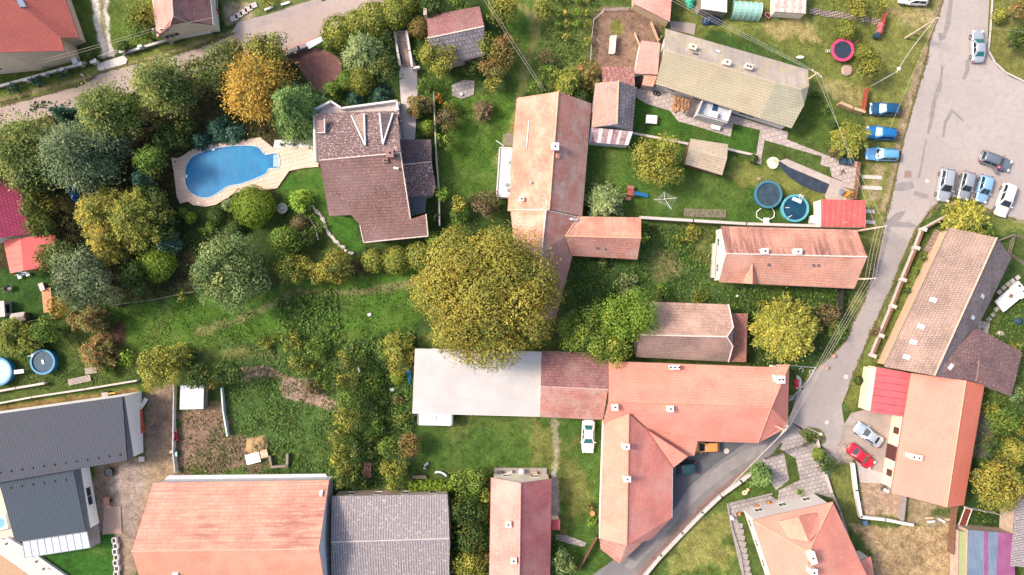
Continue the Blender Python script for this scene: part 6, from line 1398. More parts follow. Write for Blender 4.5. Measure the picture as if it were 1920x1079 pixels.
# ---------------- trees and shrubs ----------------
# (px, py, radius px, height m, kind, palette, label, name, category, group)
TREES = [
 (908,552,137,16,'broad','gold','huge golden-green walnut-like tree in the centre beside the long orange house','broadleaf_tree','tree'),
 (1228,306,54,6.5,'broad','yellow','round yellow-green fruit tree on the lawn beside the beige garden shed','fruit_tree','tree'),
 (1098,618,56,7.5,'broad','hedge2','dark green tree with yellow tips between the great tree and the lime green one','broadleaf_tree','tree'),
 (1180,596,58,9,'broad','lime','bright lime green tree covering the west end of the half-hipped barn','broadleaf_tree','tree'),
 (1145,652,40,6.5,'broad','hedge2','mid-green tree hanging over the maroon middle roof','broadleaf_tree','tree'),
 (1480,617,66,7,'spiky','yellow','spiky yellow cherry tree beside the street bend','cherry_tree','tree'),
 (437,512,76,9,'broad','grey','large grey-green tree below the lawn of the villa garden','broadleaf_tree','tree'),
 (472,386,39,4,'ball','ball','large bright green rounded shrub at the lower rim of the swimming pool deck','round_shrub','shrub'),
 (560,376,22,3.5,'spiky','lime','small yellow-green tree on the villa lawn beside the rockery','small_tree','tree'),
 (560,419,16,2,'ball','brown','olive-brown rounded bush next to the rockery','round_shrub','shrub'),
 (536,452,38,4,'shrub','green','mid-green bush between the grey-green tree and the rockery','shrub','shrub'),
 (575,445,22,3,'shrub','dark','dark bush right of the mid-green one by the rockery','shrub','shrub'),
 (578,398,18,1.5,'shrub','weed','low leafy planting along the upper part of the rockery','shrub','shrub'),
 (600,425,16,1.2,'shrub','weed','low leafy planting along the lower part of the rockery','shrub','shrub'),
 (549,505,36,4.5,'broad','olive','olive bush with golden tips, left of the orange-gold one in the lower hedge','shrub','shrub'),
 (588,510,26,4.0,'broad','gold','golden bush in the middle of the lower villa hedge','shrub','shrub'),
 (631,502,40,5,'broad','gold','orange-gold bush in the lower hedge under the brown villa','shrub','shrub'),
 (415,128,46,8,'broad','pine','grey-olive tree between the street and the golden larch','broadleaf_tree','tree'),
 (440,98,28,6,'broad','olive','olive tree beside the street above the golden larch','broadleaf_tree','tree'),
 (500,100,44,7,'broad','olive','olive-brown tree next to the dark red brick patio','broadleaf_tree','tree'),
 (368,132,26,6,'broad','pine','pale grey-green treetop at the street edge left of the larch','broadleaf_tree','tree'),
 (478,158,62,10,'pine','larch','golden larch with bright orange-yellow foliage above the pool','larch','tree'),
 (541,193,72,11,'fir','fir','large green spruce between the larch and the brown villa','spruce','tree'),
 (299,160,48,12,'pine','pine','tall grey-green pine overhanging the street with a pale leaning trunk','pine_tree','tree'),
 (330,170,40,9,'broad','dark','dark green tree behind the tall pine above the bench','broadleaf_tree','tree'),
 (198,210,50,12,'pine','pine','pale pine beside the street with bare reddish limbs','pine_tree','tree'),
 (232,215,42,10,'broad','green','green tree tucked under the pale pine','broadleaf_tree','tree'),
 (118,214,30,8,'fir','teal','dark teal spruce at the street edge among the pines','spruce','tree'),
 (42,284,64,12,'pine','pine','big olive pine at the left edge below the street','pine_tree','tree'),
 (62,318,44,9,'broad','greyb','grey-green tree beneath the big olive pine','broadleaf_tree','tree'),
 (136,290,62,12,'pine','greyb','broad grey-green pine above the blue tarpaulin','pine_tree','tree'),
 (205,262,34,9,'pine','greyb','narrow grey pine right of the broad one above the dark hollow','pine_tree','tree'),
 (10,310,40,8,'broad','pine','dull green treetop over the magenta roof','broadleaf_tree','tree'),
 (66,352,32,7,'broad','hedge','dark clipped hedge tree by the magenta roof, top of the three','hedge_tree','tree','hedge trees beside the magenta roof'),
 (74,392,36,7,'broad','hedge','dark clipped hedge tree by the magenta roof, middle of the three','hedge_tree','tree','hedge trees beside the magenta roof'),
 (84,428,30,7,'broad','hedge','dark clipped hedge tree by the magenta roof, lowest of the three','hedge_tree','tree','hedge trees beside the magenta roof'),
 (95,480,30,6,'broad','hedge','dark hedge tree with sunlight mixed in as gold below the red awning roof','hedge_tree','tree'),
 (185,400,56,9,'spiky','gold','golden-olive tree left of centre in the dark wood','broadleaf_tree','tree'),
 (245,410,66,9,'spiky','olive','wide olive tree with yellow tips left of the garden lawn','broadleaf_tree','tree'),
 (200,452,46,8,'spiky','gold','golden-brown tree below the wide olive tree','broadleaf_tree','tree'),
 (285,375,34,6,'broad','dark','dark green tree left of the pool deck corner','broadleaf_tree','tree'),
 (287,300,34,7,'broad','green','green tree with yellow tips at the upper left of the pool','broadleaf_tree','tree'),
 (270,338,26,6,'broad','teal','blue-green bush beside the green tree left of the pool','shrub','shrub'),
 (310,260,30,5,'broad','dark','dark shrub directly above the left end of the pool deck','shrub','shrub'),
 (345,245,32,4,'shrub','dark','dark green low tree between the bench and the pool','shrub','shrub'),
 (308,425,30,4.5,'broad','dark','rounded dark green tree at the right side of the dark wood','broadleaf_tree','tree'),
 (305,462,28,4,'fir','blue','blue-green spruce above the yellow-green rounded shrub','spruce','tree'),
 (290,492,36,3.5,'ball','ball','wide yellow-green rounded shrub at the lower edge of the dark wood','round_shrub','shrub'),
 (255,520,34,5,'broad','dark','dark tree below the yellow-green rounded shrub','broadleaf_tree','tree'),
 (158,528,66,10,'broad','greyb','large blue-grey willow-like tree near the orange timber deck','broadleaf_tree','tree'),
 (120,478,34,7,'broad','pine','grey-olive tree above the large blue-grey one','broadleaf_tree','tree'),
 (111,572,26,5,'broad','larch','orange-gold bush beside the orange timber deck','shrub','shrub'),
 (165,600,28,6,'spiky','rust','brownish yellow bush below the blue-grey tree','shrub','shrub'),
 (408,238,34,4,'fir','teal','low teal juniper above the pool','juniper','shrub'),
 (432,248,24,3,'fir','blue','small blue-green juniper at the top rim of the pool','juniper','shrub'),
 (370,262,22,3.0,'fir','teal','dark juniper left of the teal one above the pool','juniper','shrub'),
 (342,398,9,1.5,'ball','green','small clipped ball bush under the left corner of the pool deck','round_shrub','shrub'),
 (356,408,12,1.6,'ball','ball','slightly larger clipped ball bush beside the left corner of the pool deck','round_shrub','shrub'),
 (405,404,17,1.8,'ball','dark','dark clipped ball bush left of the large bright green one','round_shrub','shrub'),
 (425,385,14,2.5,'spray','spray','small feathery grey shrub left of the bright green rounded shrub','shrub','shrub'),
 (390,428,18,1.2,'shrub','green','low green ground shrub on the garden lawn','shrub','shrub'),
 (440,425,16,1.8,'ball','dark','dark clipped bush below the large bright green shrub','round_shrub','shrub'),
 (678,92,48,6,'spray','spray','large silvery blue feathery cypress beside the brick patio','cypress','tree'),
 (634,58,32,4,'ball','vari','variegated rounded shrub, left end of the row along the upper street','round_shrub','shrub'),
 (668,45,28,4,'ball','vari','variegated rounded shrub in the middle of the row along the upper street','round_shrub','shrub'),
 (700,32,32,4.5,'ball','vari','variegated rounded shrub near the right end of the row along the upper street','round_shrub','shrub'),
 (738,22,30,4.5,'ball','vari','variegated rounded shrub at the top of the villa drive','round_shrub','shrub'),
 (765,4,22,4,'ball','olive','olive rounded shrub at the top edge above the villa drive','round_shrub','shrub'),
 (616,82,13,2.5,'ball','green','small green bush under the variegated hedge beside the patio','round_shrub','shrub'),
 (728,62,22,4,'shrub','dark','dark shrub left of the villa stairs','shrub','shrub'),
 (620,165,23,3.5,'fir','green','green oval dwarf conifer at the lower end of the brick patio','dwarf_conifer','shrub'),
 (648,150,18,3,'ball','green','green rounded conifer between the two oval dwarf conifers','dwarf_conifer','shrub'),
 (676,152,24,3.5,'ball','olive','golden-olive rounded dwarf conifer above the villa balcony','dwarf_conifer','shrub'),
 (723,128,32,5,'broad','dark','dark green tree between the silver cypress and the villa drive','broadleaf_tree','tree'),
 (710,175,26,2.5,'fir','teal','low blue-green juniper right above the villa balcony','juniper','shrub'),
 (665,183,20,2.0,'fir','teal','low dark juniper left above the villa balcony','juniper','shrub'),
 (822,108,42,6,'broad','yellow','bright yellow-green tree hiding the corner of the small garage','broadleaf_tree','tree'),
 (784,50,20,2.8,'ball','rust','rust-green rounded bush left of the small garage','round_shrub','shrub'),
 (783,100,12,2,'shrub','green','narrow green shrub strip between the villa stairs and the yellow tree','shrub','shrub'),
 (815,8,28,5,'broad','dark','dark green tree at the top edge behind the garage','broadleaf_tree','tree'),
 (860,6,22,4,'broad','green','green tree at the top edge right of the dark one','broadleaf_tree','tree'),
 (778,10,14,3,'broad','lime','lime shrub at the top edge by the drive','shrub','shrub'),
 (942,22,36,6,'broad','olive','olive-yellow tree at the top edge beside the overhead wires','broadleaf_tree','tree'),
 (945,95,33,6,'broad','rust','reddish autumn tree right of the small garage crossed by wires','broadleaf_tree','tree'),
 (918,90,26,5,'broad','olive','olive tree touching the slate slope of the small garage','broadleaf_tree','tree'),
 (925,128,28,5,'broad','rust','brown-green tree below the reddish autumn tree','broadleaf_tree','tree'),
 (925,158,19,4,'broad','yellow','small bright yellow tree below the brown-green one','small_tree','tree'),
 (885,128,22,2.5,'shrub','dark','dark shrub directly below the slate garage roof','shrub','shrub'),
 (906,205,20,3,'spiky','brown','grey-brown thinning bush on the narrow lawn','shrub','shrub'),
 (822,182,10,2.5,'shrub','flame','small orange-yellow bush beside the thin fence','shrub','shrub'),
 (800,160,22,4,'shrub','green','green shrub under the bright yellow-green tree','shrub','shrub'),
 (798,195,18,3.5,'broad','brown','brownish shrub leaning over the villa drive','shrub','shrub'),
 (802,240,15,2.5,'ball','ball','clipped yellow-green ball beside the lower villa drive','round_shrub','shrub'),
 (780,195,20,5,'spiky','rust','pale thinning tree standing over the villa drive','small_tree','tree'),
 (842,225,26,4,'broad','brown','brown-green bush right of the thin fence','shrub','shrub'),
 (835,265,20,3.5,'broad','green','green bush at the corner of the dark villa annex','shrub','shrub'),
 (845,200,18,2.5,'shrub','olive','olive bush below the orange-yellow one','shrub','shrub'),
 (829,365,17,3,'broad','lime','small lime bush beside the fence at the annex end','shrub','shrub'),
 (863,384,20,3.2,'broad','yellow','small yellow bush left of the brown bush','shrub','shrub'),
 (856,408,22,3.0,'shrub','green','green bush under the small yellow bush','shrub','shrub'),
 (917,384,30,5,'broad','brown','brown-leaved bush left of the white flat-roofed extension','shrub','shrub'),
 (890,376,16,3.5,'broad','brown','small purple-brown bush between the yellow and the brown bush','shrub','shrub'),
 (846,440,24,5,'broad','olive','olive bush at the upper left of the great golden tree','shrub','shrub'),
 (812,448,14,3,'ball','ball','small bright green clipped bush beneath the fence end','round_shrub','shrub'),
 (810,405,14,2.5,'shrub','dark','dark bush between the villa and the fence','shrub','shrub'),
 (1068,150,34,5,'spiky','olive','yellow-olive bush above the long central house','shrub','shrub'),
 (1103,138,27,4.5,'spiky','rust','pale golden bush left of the rusty flat-roofed shed','shrub','shrub'),
 (1080,172,28,3.5,'shrub','dark','dark green bush touching the north gable of the long central house','shrub','shrub'),
 (1032,140,24,3,'shrub','green','green bush above the north gable end beside the worn path','shrub','shrub'),
 (1026,108,20,3,'shrub','brown','brownish dry bush beside the upper grass path','shrub','shrub'),
 (1005,165,16,2,'shrub','green','green bush at the west gable corner under the wires','shrub','shrub'),
 (1020,20,22,3,'shrub','olive','olive bush at the top of the grass path','shrub','shrub'),
 (1138,378,42,5.5,'spray','spray','feathery pale green tree beside the east wall of the central house','feathery_tree','tree'),
 (1128,400,26,2.5,'shrub','teal','blue-green undergrowth at the foot of the feathery pale tree','shrub','shrub'),
 (1602,258,36,6,'spiky','olive','olive tree whose crown overlaps the light blue car','broadleaf_tree','tree'),
 (1627,122,30,5,'broad','olive','dark tree with pale leaves beside the trampoline','broadleaf_tree','tree'),
 (1591,56,18,2.5,'ball','olive','golden-green clipped shrub directly above the trampoline','round_shrub','shrub'),
 (1622,98,17,2.5,'ball','olive','golden-green clipped shrub right of the trampoline','round_shrub','shrub'),
 (1566,288,14,2.5,'shrub','brown','rusty low bush above the path end','shrub','shrub'),
 (1593,365,13,1.4,'shrub','flame','flame-orange low bush beside the rusty red roof','shrub','shrub'),
 (1560,232,12,1.4,'shrub','dark','low dark hedge shrub east of the tan bungalow, upper','hedge_shrub','shrub','hedge shrubs east of the tan bungalow'),
 (1572,252,12,1.4,'shrub','green','low green hedge shrub east of the tan bungalow, lower','hedge_shrub','shrub','hedge shrubs east of the tan bungalow'),
 (1545,205,13,1.4,'shrub','green','low hedge shrub near the north-east corner of the tan bungalow','hedge_shrub','shrub','hedge shrubs east of the tan bungalow'),
 (1530,180,12,1.4,'shrub','dark','topmost low dark hedge shrub at the tan bungalow roof corner','hedge_shrub','shrub','hedge shrubs east of the tan bungalow'),
 (1413,298,9,1.0,'ball','dark','small dark potted bush beside the path crossing','round_shrub','shrub'),
 (1820,408,42,6,'spiky','yellow','spiky yellow-green tree in front of the row of parked cars','broadleaf_tree','tree'),
 (1842,428,26,4,'shrub','green','green undergrowth below the spiky yellow-green tree','shrub','shrub'),
 (1866,905,56,8,'broad','gold','large golden-green tree at the right edge above the colourful shed','broadleaf_tree','tree'),
 (1898,848,26,5,'ball','yellow','bright yellow-green rounded tree above the large golden one','round_shrub','shrub'),
 (1880,790,30,5,'broad','green','green bush right of the shaded orange roof slope','shrub','shrub'),
 (1905,740,20,4,'broad','grey','pale grey-green bush at the corner of the purple-brown wing','shrub','shrub'),
 (1862,835,24,4,'broad','dark','dark bush between the orange roof slope and the yellow rounded tree','shrub','shrub'),
 (1855,770,20,3,'broad','olive','olive bush under the tip of the purple-brown wing','shrub','shrub'),
 (1915,800,22,4,'broad','olive','olive bush cut by the right edge beside the green one','shrub','shrub'),
 (1905,650,16,2.5,'shrub','olive','small bush at the right edge above the purple-brown wing','shrub','shrub'),
 (1433,897,27,5,'fir','fir','layered green fir on the triangular lawn by the stone steps','fir_tree','tree'),
 (1546,868,24,3.5,'broad','dark','dark green bush beside the flagged walk','shrub','shrub'),
 (1536,852,12,2.5,'ball','ball','bright green tip bush at the top of the dark bush by the flagged walk','round_shrub','shrub'),
 (1501,925,8,1.0,'shrub','lime','tiny yellow-green bush on the flagstones north of the white villa','shrub','shrub'),
 (1518,826,14,.8,'shrub','dark','low dark planting in the front bed by the road junction','shrub','shrub'),
 (296,688,44,6,'broad','yellow','yellow-olive tree beside the white garden wall above the small white shed','broadleaf_tree','tree'),
 (330,672,26,5,'spiky','olive','olive tree behind the yellow-olive one','broadleaf_tree','tree'),
 (376,706,28,4.5,'broad','dark','dark green tree directly above the small white shed','broadleaf_tree','tree'),
 (428,700,30,5,'broad','dark','dark rounded tree above the thin white fence','broadleaf_tree','tree'),
 (400,715,16,3.5,'broad','gold','small golden bush between the two dark trees','shrub','shrub'),
 (650,680,24,5,'broad','hedge','first tree from the top of the tall hedge left of the dark thicket','hedge_tree','tree','tall hedge row'),
 (650,715,24,5,'broad','hedge','second tree from the top of the tall hedge','hedge_tree','tree','tall hedge row'),
 (654,750,24,5,'broad','green','third tree from the top of the tall hedge','hedge_tree','tree','tall hedge row'),
 (648,786,27,5,'broad','olive','fourth tree from the top of the tall hedge','hedge_tree','tree','tall hedge row'),
 (640,820,26,5,'broad','olive','fifth tree from the top of the tall hedge','hedge_tree','tree','tall hedge row'),
 (642,855,27,5,'broad','olive','sixth tree from the top of the tall hedge','hedge_tree','tree','tall hedge row'),
 (645,890,28,5,'broad','hedge','lowest tree of the tall hedge beside the white barn gable','hedge_tree','tree','tall hedge row'),
 (676,905,22,3,'shrub','dark','dark bush at the foot of the tall hedge above the corrugated roof','shrub','shrub'),
 (565,690,26,2.2,'shrub','olive','yellow-olive thicket above the bare earth path','shrub','shrub'),
 (590,655,26,2.2,'shrub','green','green thicket below the meadow','shrub','shrub'),
 (610,712,24,2.2,'shrub','green','dark green thicket right of the bare earth path','shrub','shrub'),
 (545,640,24,1.8,'shrub','olive','olive scrub at the lower edge of the meadow','shrub','shrub'),
 (590,728,22,1.8,'shrub','brown','dark brownish scrub along the bare earth path','shrub','shrub'),
 (500,640,18,1.2,'shrub','olive','low olive scrub left at the meadow edge','shrub','shrub'),
 (745,655,34,5,'spiky','olive','olive tree at the upper left corner of the pale flat roof','broadleaf_tree','tree'),
 (748,682,28,4.5,'broad','gold','golden bush beside the left edge of the pale flat roof','shrub','shrub'),
 (744,708,13,2.5,'ball','ball','bright green rounded bush below the golden one by the flat roof','round_shrub','shrub'),
 (720,655,20,3,'broad','green','green bush left of the olive tree near the flat roof','shrub','shrub'),
 (768,832,27,4,'broad','rust','tan-brown rounded tree on the lawn below the caravan','broadleaf_tree','tree'),
 (725,835,22,4,'broad','green','green bush left of the tan-brown rounded tree','shrub','shrub'),
 (742,880,28,4.5,'broad','olive','yellow-green tree above the corrugated roof','broadleaf_tree','tree'),
 (740,910,16,3,'broad','olive','small yellow-green bush touching the edge of the corrugated roof','shrub','shrub'),
 (748,785,14,3,'shrub','olive','small olive bush left of the caravan','shrub','shrub'),
 (745,750,10,1.5,'shrub','brown','tiny brown bush left of the pale flat roof','shrub','shrub'),
 (700,720,26,2.4,'shrub','weed','leafy thicket in the narrow strip, upper','thicket','shrub','thickets in the narrow strip'),
 (702,765,26,2.4,'shrub','dark','leafy thicket in the narrow strip, middle','thicket','shrub','thickets in the narrow strip'),
 (700,805,26,2.4,'shrub','weed','leafy thicket in the narrow strip, lower','thicket','shrub','thickets in the narrow strip'),
 (690,845,18,2,'shrub','dark','dark thicket above the brick pile','thicket','shrub','thickets in the narrow strip'),
 (880,905,34,3.5,'broad','green','overgrown bush at the top of the thicket left of the pink house','overgrown_bush','shrub','overgrown bushes beside the pink house'),
 (878,960,34,4,'broad','dark','overgrown dark bush in the upper middle of the thicket left of the pink house','overgrown_bush','shrub','overgrown bushes beside the pink house'),
 (884,1010,34,4,'broad','dark','overgrown dark bush in the lower middle of the thicket left of the pink house','overgrown_bush','shrub','overgrown bushes beside the pink house'),
 (880,1058,36,4,'broad','olive','overgrown olive bush at the bottom edge left of the pink house','overgrown_bush','shrub','overgrown bushes beside the pink house'),
 (906,1045,16,3,'broad','rust','small rusty bush between the thicket and the pink house','shrub','shrub'),
 (910,930,16,3.4,'broad','olive','olive bush leaning on the north-west corner of the pink house','shrub','shrub'),
 (1056,1055,26,3.5,'broad','grey','grey-green bush at the bottom edge right of the pink house','shrub','shrub'),
 (1046,1022,14,2.5,'shrub','dark','dark bush above the grey-green one right of the pink house','shrub','shrub'),
 (1108,978,12,1.5,'shrub','lime','small yellow-green shrub beside the wall of the broad salmon wing','shrub','shrub'),
 (1108,950,8,1.0,'shrub','rust','tiny rusty shrub beside the wall of the broad salmon wing','shrub','shrub'),
 (15,632,36,5,'spiky','olive','olive tree at the left edge above the pale round pool','broadleaf_tree','tree'),
 (50,640,24,4,'spiky','olive','yellowish tree above the round blue pool','broadleaf_tree','tree'),
 (85,620,30,4.5,'broad','green','green tree with yellow tips below the orange timber deck','broadleaf_tree','tree'),
 (178,662,36,4.5,'spiky','rust','dull brownish tree above the wooden pallets','broadleaf_tree','tree'),
 (238,672,20,2.2,'shrub','lime','bright leafy bush between the brownish and the yellow-olive tree','shrub','shrub'),
 (205,695,16,1.4,'shrub','weed','low leafy weeds beside the wooden pallets','shrub','shrub'),
 (140,600,20,4,'spiky','rust','thin brown bush below the orange-gold bush','shrub','shrub'),
 (265,35,33,5,'broad','olive','olive shrub between the wheel tracks and the half-hipped house','shrub','shrub'),
 (268,62,26,4.5,'broad','green','green shrub at the corner of the half-hipped house','shrub','shrub'),
 (229,86,11,2,'ball','dark','dark clipped bush right of the driveway gate','round_shrub','shrub','clipped bushes beside the driveway gate'),
 (167,102,12,2,'ball','dark','dark clipped bush left of the driveway gate','round_shrub','shrub','clipped bushes beside the driveway gate'),
 (22,165,14,1.8,'shrub','teal','dark teal bush by the roadside wall, leftmost of three','roadside_bush','shrub','bushes on the roadside verge'),
 (72,154,14,1.8,'shrub','teal','dark teal bush by the roadside wall, middle of three','roadside_bush','shrub','bushes on the roadside verge'),
 (116,139,12,1.6,'shrub','teal','dark teal bush by the roadside wall, rightmost of three','roadside_bush','shrub','bushes on the roadside verge'),
 (80,118,12,1.2,'shrub','brown','low grey-brown planting along the terracotta house, right','shrub','shrub'),
 (128,82,12,1.2,'shrub','brown','low planting at the south-east corner of the terracotta house','shrub','shrub'),
 (500,3,14,2,'shrub','olive','small bush at the top edge by the street shoulder','shrub','shrub'),
 (1876,28,13,2,'ball','yellow','yellow-green bush near the top right corner by the kerb','round_shrub','shrub'),
 (1912,75,26,4,'broad','dark','dark green tree cut by the right edge near the saloon car','broadleaf_tree','tree'),
 (1912,18,22,4,'broad','rust','brownish bush in the top right corner','shrub','shrub'),
 (1610,10,26,2.5,'shrub','yellow','yellow-leaved bush at the top edge beside the red fence','shrub','shrub'),
 (1655,8,14,2,'shrub','yellow','small yellow bush at the end of the red fence','shrub','shrub'),
 (1388,8,10,1.5,'shrub','green','small green bush at the top edge above the greenhouse','shrub','shrub'),
 (1300,440,20,1.4,'shrub','yellow','orange-yellow flowering bush left of the streaked barn','shrub','shrub'),
 (1275,450,14,1.2,'shrub','olive','olive bush left of the orange flowering one','shrub','shrub'),
 (1206,445,13,4.6,'shrub','lime','climbing ivy over the gable end of the short east wing','ivy','climber'),
 (1180,540,28,2.4,'shrub','spray','grey-green scrub above the lime green tree','shrub','shrub'),
 (1240,548,20,1.6,'shrub','weed','green scrub above the half-hipped barn','shrub','shrub'),
 (1310,558,16,1.4,'shrub','olive','low olive scrub between the streaked and the half-hipped barn','shrub','shrub'),
 (1555,590,26,3,'shrub','brown','dull bush between the spiky yellow tree and the street','shrub','shrub'),
 (1570,620,22,2.4,'shrub','green','green roadside bush at the street bend','shrub','shrub'),
 (1425,640,20,2.4,'shrub','dark','dark bush left of the spiky yellow tree','shrub','shrub'),
 (1430,575,14,2,'shrub','olive','small olive bush above the spiky yellow tree','shrub','shrub'),
 (1085,455,10,3.8,'shrub','olive','ivy tuft in the roof valley of the central farm','ivy','climber'),
 (1130,492,12,1.8,'shrub','grey','pale shrub at the eave of the short east wing','shrub','shrub'),
 (1640,622,12,1.2,'shrub','brown','thin purplish roadside shrub below the long maroon house','shrub','shrub'),
 (1610,714,8,1.0,'ball','dark','little dark bush on the grass wedge beside the red canopy','round_shrub','shrub'),
 (700,488,23,3.2,'ball','vari','clipped golden-green hedge bush below the brown villa, leftmost of three','round_shrub','shrub'),
 (742,488,27,3.4,'ball','vari','clipped golden-green hedge bush below the brown villa, middle of three','round_shrub','shrub'),
 (786,480,27,3.4,'ball','vari','clipped golden-green hedge bush below the brown villa, rightmost of three','round_shrub','shrub'),
 (1728,482,8,1.6,'shrub','dark','narrow dark bush between the street fence and the long maroon house, upper','shrub','shrub'),
 (1716,508,7,1.4,'shrub','green','narrow green bush between the street fence and the long maroon house, middle','shrub','shrub'),
 (1700,545,7,1.3,'shrub','dark','small dark bush between the street fence and the long maroon house, lower','shrub','shrub'),
 (690,470,10,2.0,'shrub','teal','dark bush at the lower tip of the rockery','shrub','shrub'),
 (340,555,14,2,'shrub','olive','small pale bush just above the rail fence','shrub','shrub'),
]
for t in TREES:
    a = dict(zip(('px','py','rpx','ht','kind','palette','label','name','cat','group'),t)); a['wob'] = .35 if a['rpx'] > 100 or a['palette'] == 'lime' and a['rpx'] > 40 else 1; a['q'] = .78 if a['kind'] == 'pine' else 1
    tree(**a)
for k in range(9):   # clipped row of small arborvitae
    tree(772 + k * 9.0,912 + (k % 2),7.5,1.6,'ball','ball','small clipped arborvitae in the short row above the corrugated roof','arborvitae','shrub','row of small clipped arborvitae',fx=1,fy=1.7)
for row,(x0,n_) in enumerate(((1062,4),(1082,3),(1102,4),(1046,3))):
    for k in range(n_):
        tree(x0 + random.uniform(-3,3),-5 + k * 26 + random.uniform(-4,4),9,1.8,'shrub',('yellow','lime','yellow','green')[row],'yellowing vine in the rows at the top edge of the orchard','grape_vine','vine','rows of yellowing vines',leaf=.2)
for k,(x,y) in enumerate([(1511,816),(1519,813),(1527,813),(1534,817),(1538,823)]):
    tree(x,y,3.2,.5,'ball','grey','pale round flower cushion in the curved row by the road junction','flower_cushion','flower','pale flower cushions in the front bed',leaf=.1)
# ---------------- ground cover nobody could count ----------------
COVERS = [
 ('weeds',[(205,575),(480,545),(560,520),(785,505),(785,640),(640,660),(520,640),(290,680)],16,.22,.15,'weed',.8,.60),
 ('weeds',[(520,560),(630,540),(640,650),(520,650)],30,.30,.7,'weed',.3,.42),
 ('weeds',[(640,640),(780,620),(775,790),(760,900),(640,920)],30,.28,.6,'weed',.3,.40),
 ('weeds',[(420,650),(650,650),(630,890),(330,890),(420,780)],26,.24,.35,'weed',.55,.50),
 ('undergrowth',[(0,200),(300,165),(430,130),(560,120),(590,260),(480,260),(330,290),(320,400),(500,480),(480,540),(200,575),(0,330)],16,.28,.5,'dark',.6,.50),
 ('weeds',[(1070,415),(1345,425),(1345,540),(1600,545),(1580,600),(1400,620),(1370,585),(1220,560),(1080,600)],26,.26,.5,'weed',.4,.46),
 ('weeds',[(1400,560),(1590,560),(1600,620),(1520,700),(1400,690)],26,.26,.5,'dark',.5,.44),
 ('undergrowth',[(840,885),(920,885),(918,1090),(842,1090)],34,.30,.9,'green',.4,.36),
 ('long_grass',[(1020,-20),(1130,-20),(1110,120),(1125,160),(1020,200),(1010,90)],26,.24,.4,'weed',.5,.46),
 ('long_grass',[(790,150),(850,150),(840,260),(800,260)],24,.22,.3,'green',.5,.48),
 ('weeds',[(0,620),(210,610),(260,700),(250,715),(0,735)],16,.22,.25,'weed',.6,.55),
 ('weeds',[(330,770),(430,770),(600,890),(335,890)],9,.22,.25,'weed',.5,.58),
 ('undergrowth',[(1840,600),(1920,560),(1920,980),(1830,980),(1825,760)],16,.26,.5,'green',.5,.48),
 ('long_grass',[(1560,-10),(1660,-10),(1640,150),(1600,190),(1560,40)],12,.20,.25,'olive',.6,.55),
 ('verge_grass',[(1655,0),(1750,0),(1725,120),(1690,300),(1655,300)],8,.16,.12,'olive',.75,.55),
 ('verge_grass',[(1640,620),(1770,410),(1785,425),(1650,690),(1600,720),(1590,760),(1580,750)],14,.16,.15,'weed',.7,.50),
 ('lawn_tufts',[(780,780),(1130,785),(1120,1000),(1040,1000),(1030,880),(790,880)],9,.15,.06,'weed',.8,.50),
 ('lawn_tufts',[(1100,200),(1420,240),(1560,330),(1540,420),(1100,405)],9,.15,.06,'weed',.8,.50),
 ('lawn_tufts',[(1280,0),(1640,0),(1630,200),(1520,130),(1260,55)],9,.16,.08,'olive',.75,.50),
 ('lawn_tufts',[(1230,1090),(1400,890),(1470,860),(1370,980),(1400,1090)],9,.16,.07,'olive',.75,.50),
 ('lawn_tufts',[(790,160),(975,170),(950,380),(815,370)],12,.17,.1,'weed',.7,.48),
 ('dry_grass',[(1600,985),(1800,985),(1790,1090),(1650,1090)],12,.2,.12,'rust',.85,.5),
]
for k,(nm,poly,dens,size,hh,pl_,mix,cl) in enumerate(COVERS):
    cover(nm,poly,dens,size,hh,pl_,seed=k * 7,mix=mix,clump=cl,z=-.08)
print('LEAVES',NLEAF)
# ---------------- fences and garden walls ----------------
def fence(pts,hh,label,mat,name='fence',cat='fence',style='rail',post=None,gap=2.5,group=None,th=.06,base=0.0):
    w_ = [P(x,y,hh) for x,y in pts]; c = w_[0].copy(); c.z = 0
    e = empty(name,c,0,label,cat,group)
    for a,b in zip(w_[:-1],w_[1:]):
        d = b - a; L = d.length
        if L < .05: continue
        an = math.atan2(d.y,d.x); m = (a + b) / 2
        mb = MB()
        if style == 'rail':
            for z in (.25,.55,.9): mb.box((m.x,m.y,hh * z),(L,.05,.12),an)
        elif style == 'board':
            n = max(1,int(L / .16))
            for k in range(n):
                q = a + d * ((k + .5) / n); mb.box((q.x,q.y,hh * .5 + .03),(.135,.03,hh * .94),an)
            for z in (.2,.8): mb.box((m.x,m.y,hh * z),(L,.05,.09),an)
        elif style == 'mesh':
            for k in range(5): mb.box((m.x,m.y,hh * (.1 + .21 * k)),(L,.02,.02),an)
            n = max(1,int(L / .5))
            for k in range(n): q = a + d * (k / n); mb.box((q.x,q.y,hh * .5),(.015,.015,hh * .9),an)
        else: mb.box((m.x,m.y,hh * .5),(L + th * .5,th,hh),an)
        part(e,mb,{'rail': 'rails','board': 'boards','mesh': 'wire_mesh'}.get(style,'wall_panel'),mat)
        if style == 'wall': mb = MB(); mb.box((m.x,m.y,hh + .03),(L + th * .5,th + .08,.06),an); part(e,mb,'coping',post or mat)
        elif L > .3:
            n = max(1,round(L / gap))
            for k in range(n + (1 if b is w_[-1] else 0)): q = a + d * (k / n); mb = MB(); mb.box((q.x,q.y,hh * .52),(.1,.1,hh * 1.06),an); part(e,mb,'post',post or mat)
    return e
fence([(205,573),(280,563),(362,547)],1.1,'grey timber rail fence between the dark wood and the green meadow',WOOD)
fence([(-20,760),(60,745),(160,730),(256,714)],.9,'long white garden wall above the dark grey roofed house',PARA,'garden_wall','wall','wall',th=.16,post=CONC)
